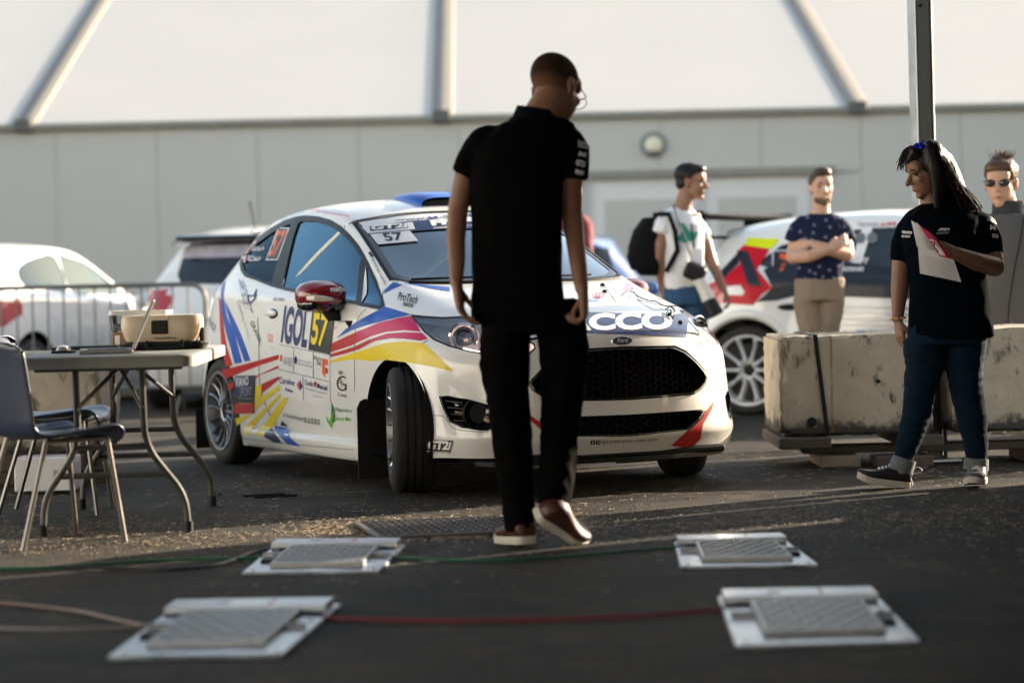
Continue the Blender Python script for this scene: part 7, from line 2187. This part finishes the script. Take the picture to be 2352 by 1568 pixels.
b = MB(); rg = random.Random(4)
for k in range(120):
    a = rg.uniform(0, 6.28); r_ = rg.uniform(0, .06); p = S @ V(r_ * math.cos(a), .02 + r_ * math.sin(a), .125)
    q = p + V(rg.uniform(-.02, .03), rg.uniform(-.02, .02), rg.uniform(.02, .055)); b.add(tube([p, (p + q) / 2 + V(.004, 0, 0), q], [.0022, .0016, .0006], 5, cap=False))
obj('hair_strands', b, MATS["hair_copper_brown"], h)['kind'] = 'stuff'
sgl = thing('sunglasses', 'dark sunglasses worn by the woman in the grey jacket', 'sunglasses', rootg)
for k in (-1, 1):
    obj('lens', MB().add(ball((k * .034, -.092, .010), (.028, .010, .019), 16, 10), M=S), M_gloss, sgl)
    obj('temple_arm', MB().add(tube([(k * .060, -.088, .016), (k * .080, -.03, .018), (k * .083, .01, .014)], .003, 6), M=S), M_black, sgl)
b = MB()
b.add(loft([(g_(2330, 765), .215, .15, 2.5), (g_(2332, 690), .21, .15, 2.5), (g_(2332, 600), .20, .15, 2.4), (g_(2328, 530), .19, .13, 2.3), (g_(2322, 492), .15, .10, 2.1)], 28))
b.add(ball(g_(2276, 520), .076)); b.add(tube([g_(2276, 520), g_(2258, 536), g_(2252, 600), g_(2262, 680)], [.07, .075, .068, .06], 14)); b.add(tube([g_(2375, 505), g_(2395, 530), g_(2400, 620), g_(2392, 690)], [.07, .075, .068, .06], 14))
jk = cloth(b, 'jacket', mat("grey_wool_jacket", (.085, .082, .080), .9, var=.3, scale=60, bump=.4, bscale=200), gw, .009, 4, .009, 6, (1, 1, .6), 4.0)
b = MB(); b.add(loft([(g_(2320, 505), .105, .09), (g_(2318, 490), .10, .088), (g_(2315, 470), .090, .080), (g_(2314, 462), .082, .072)], 22))
obj('roll_neck', b, mat("charcoal_knit", (.035, .035, .04), .9, bump=.5, bscale=120), gw, recalc=True, sharp=None)
SG_ = Surf(jk.data, Matrix.Translation(rootg))
laid('zip', SG_, strip2d(sp2([(2352, 500), (2342, 560), (2330, 620), (2318, 700), (2314, 760)]), 2.6), M_black, jk, .004, 8)
b = MB(); b.add(loft([(g_(2330, 740), .19, .13, 2.4), (g_(2330, 790), .19, .13, 2.4)], 22))
for x in (2308, 2354): b.add(tube([g_(x, 780), g_(x, 880), g_(x, 975)], [.095, .07, .055], 14))
cloth(b, 'trousers', mat("dark_trousers", (.02, .02, .025), .8), gw, .010, 3, .006)
for x in (2298, 2345): shoe(gw, g_(x, 998, .08), g_(x - 6, 998, -.17), (0, 0, 1), .24, mat("silver_shoe", (.55, .52, .5), .3, metal=.5), w=.048)

# ---------------- figure in maroon, mostly hidden
rY = 20.5
rp, rootr = person('figure in a maroon shirt mostly hidden behind the walking man', 1328, 930, rY)
def r_(px, py, dy=0.0): return at(px - 9, py + 6, rY + dy) - rootr
b = MB(); HR = head_frame(r_(1318, 445), R(60), 0, 0); head_skin(b, HR, .98); b.add(tube([r_(1324, 500), r_(1320, 460)], [.06, .055], 12, rnd=True))
b.add(loft([(r_(1328, 650), .15, .1), (r_(1326, 500), .14, .08)], 16))
for s in (-1, 1): b.add(tube([r_(1328 + s * 26, 510), r_(1328 + s * 28, 560), r_(1332 + s * 26, 620)], [.05, .042, .03], 12, rnd=True)); hand(b, r_(1332 + s * 26, 622), V(0, 0, -1), V(-s, 0, 0), V(0, -1, 0), .4)
for s in (-1, 1): b.add(tube([r_(1328 + s * 14, 700), r_(1328 + s * 14, 915)], [.08, .045], 12, rnd=True))
smooth_body(b, 'body', M_skin2, rp, .009, 4)
h = obj('hair', MB().add(ball((0, .02, .05), (.081, .1, .08), 20, 14), M=HR), M_hair_brown, rp)
b = MB(); b.add(loft([(r_(1328, 660), .16, .12, 2.3), (r_(1328, 560), .16, .12, 2.3), (r_(1326, 505), .16, .10, 2.2), (r_(1326, 488), .08, .06)], 22))
for s in (-1, 1): b.add(tube([r_(1328 + s * 16, 498), r_(1328 + s * 27, 515), r_(1328 + s * 29, 548)], [.06, .062, .06], 12))
cloth(b, 't_shirt', mat("maroon_cotton", (.16, .012, .03), .8), rp, .010, 4, .006)
b = MB(); b.add(loft([(r_(1328, 650), .16, .12, 2.3), (r_(1328, 700), .16, .12, 2.3)], 20))
for s in (-1, 1): b.add(tube([r_(1328 + s * 14, 690), r_(1328 + s * 14, 910)], [.085, .055], 12))
cloth(b, 'trousers', MATS["dark_trousers"], rp, .011, 3, .005)
for s in (-1, 1): shoe(rp, r_(1328 + s * 14, 928, .1), r_(1332 + s * 14, 928, -.16), (0, 0, 1), .26, M_canvas)
# ------------------------------------------------------------------ unseen trees added on the sunny side to dapple the low sun
M_bark = mat("tree_bark", (.09, .07, .05), .9, var=.4, scale=12, bump=.6, bscale=30)
M_foliage = mat("tree_foliage", (.055, .085, .025), .6, var=.4, scale=5)
def shade_tree(x, y, h, cr, n, seed, label):
    t = thing('added_olive_tree', label, 'tree', (x, y, 0), 0, 'unseen trees added to dapple the sunlight'); rg = random.Random(seed)
    b = MB(); b.add(tube(spline([(0, 0, 0), (.08, .03, h * .22), (-.05, .05, h * .45)], 5), [.17] * 5 + [.13] * 5 + [.10], 12)); 
    obj('trunk', b, M_bark, t)
    tips = []
    for k in range(9):
        a = k * 2.4 + rg.uniform(-.3, .3); L = cr * rg.uniform(.5, .85); z0 = h * rg.uniform(.30, .46)
        e = Vector((math.cos(a) * L, math.sin(a) * L, h * rg.uniform(.45, .9)))
        obj('limb', tube(spline([(-.02, .03, z0), (e.x * .45, e.y * .45, z0 + (e.z - z0) * .6), tuple(e)], 5), [.07, .065, .06, .055, .05, .045, .04, .035, .03, .025, .02], 8), M_bark, t)
        tips.append(e)
    v = []; f = []
    cl = [(p + Vector((rg.gauss(0, .35), rg.gauss(0, .35), rg.gauss(0, .35))), rg.uniform(.30, .62)) for p in tips for _ in range(7)]
    for k in range(n):
        c, r_ = cl[k % len(cl)]
        d = Vector((rg.gauss(0, 1), rg.gauss(0, 1), rg.gauss(0, .8))).normalized() * r_ * rg.random() ** .4
        p = c + d; ax = Vector((rg.gauss(0, 1), rg.gauss(0, 1), rg.gauss(0, 1))).normalized(); ay = ax.orthogonal().normalized()
        s = rg.uniform(.035, .075); o = len(v)
        v += [tuple(p - ax * s), tuple(p + ay * s * .4), tuple(p + ax * s), tuple(p - ay * s * .4)]; f.append((o, o + 1, o + 2, o + 3))
    cr_ = obj('crown', (v, f), M_foliage, t, sharp=None); cr_['kind'] = 'stuff'
    return t
shade_tree(9.6, 18.9, 5.0, 1.5, 3500, 3, 'unseen olive tree added on the right to dapple the low sun')
shade_tree(12.5, 17.6, 5.0, 1.7, 3500, 2, 'second unseen olive tree added farther off on the right to dapple the sun')
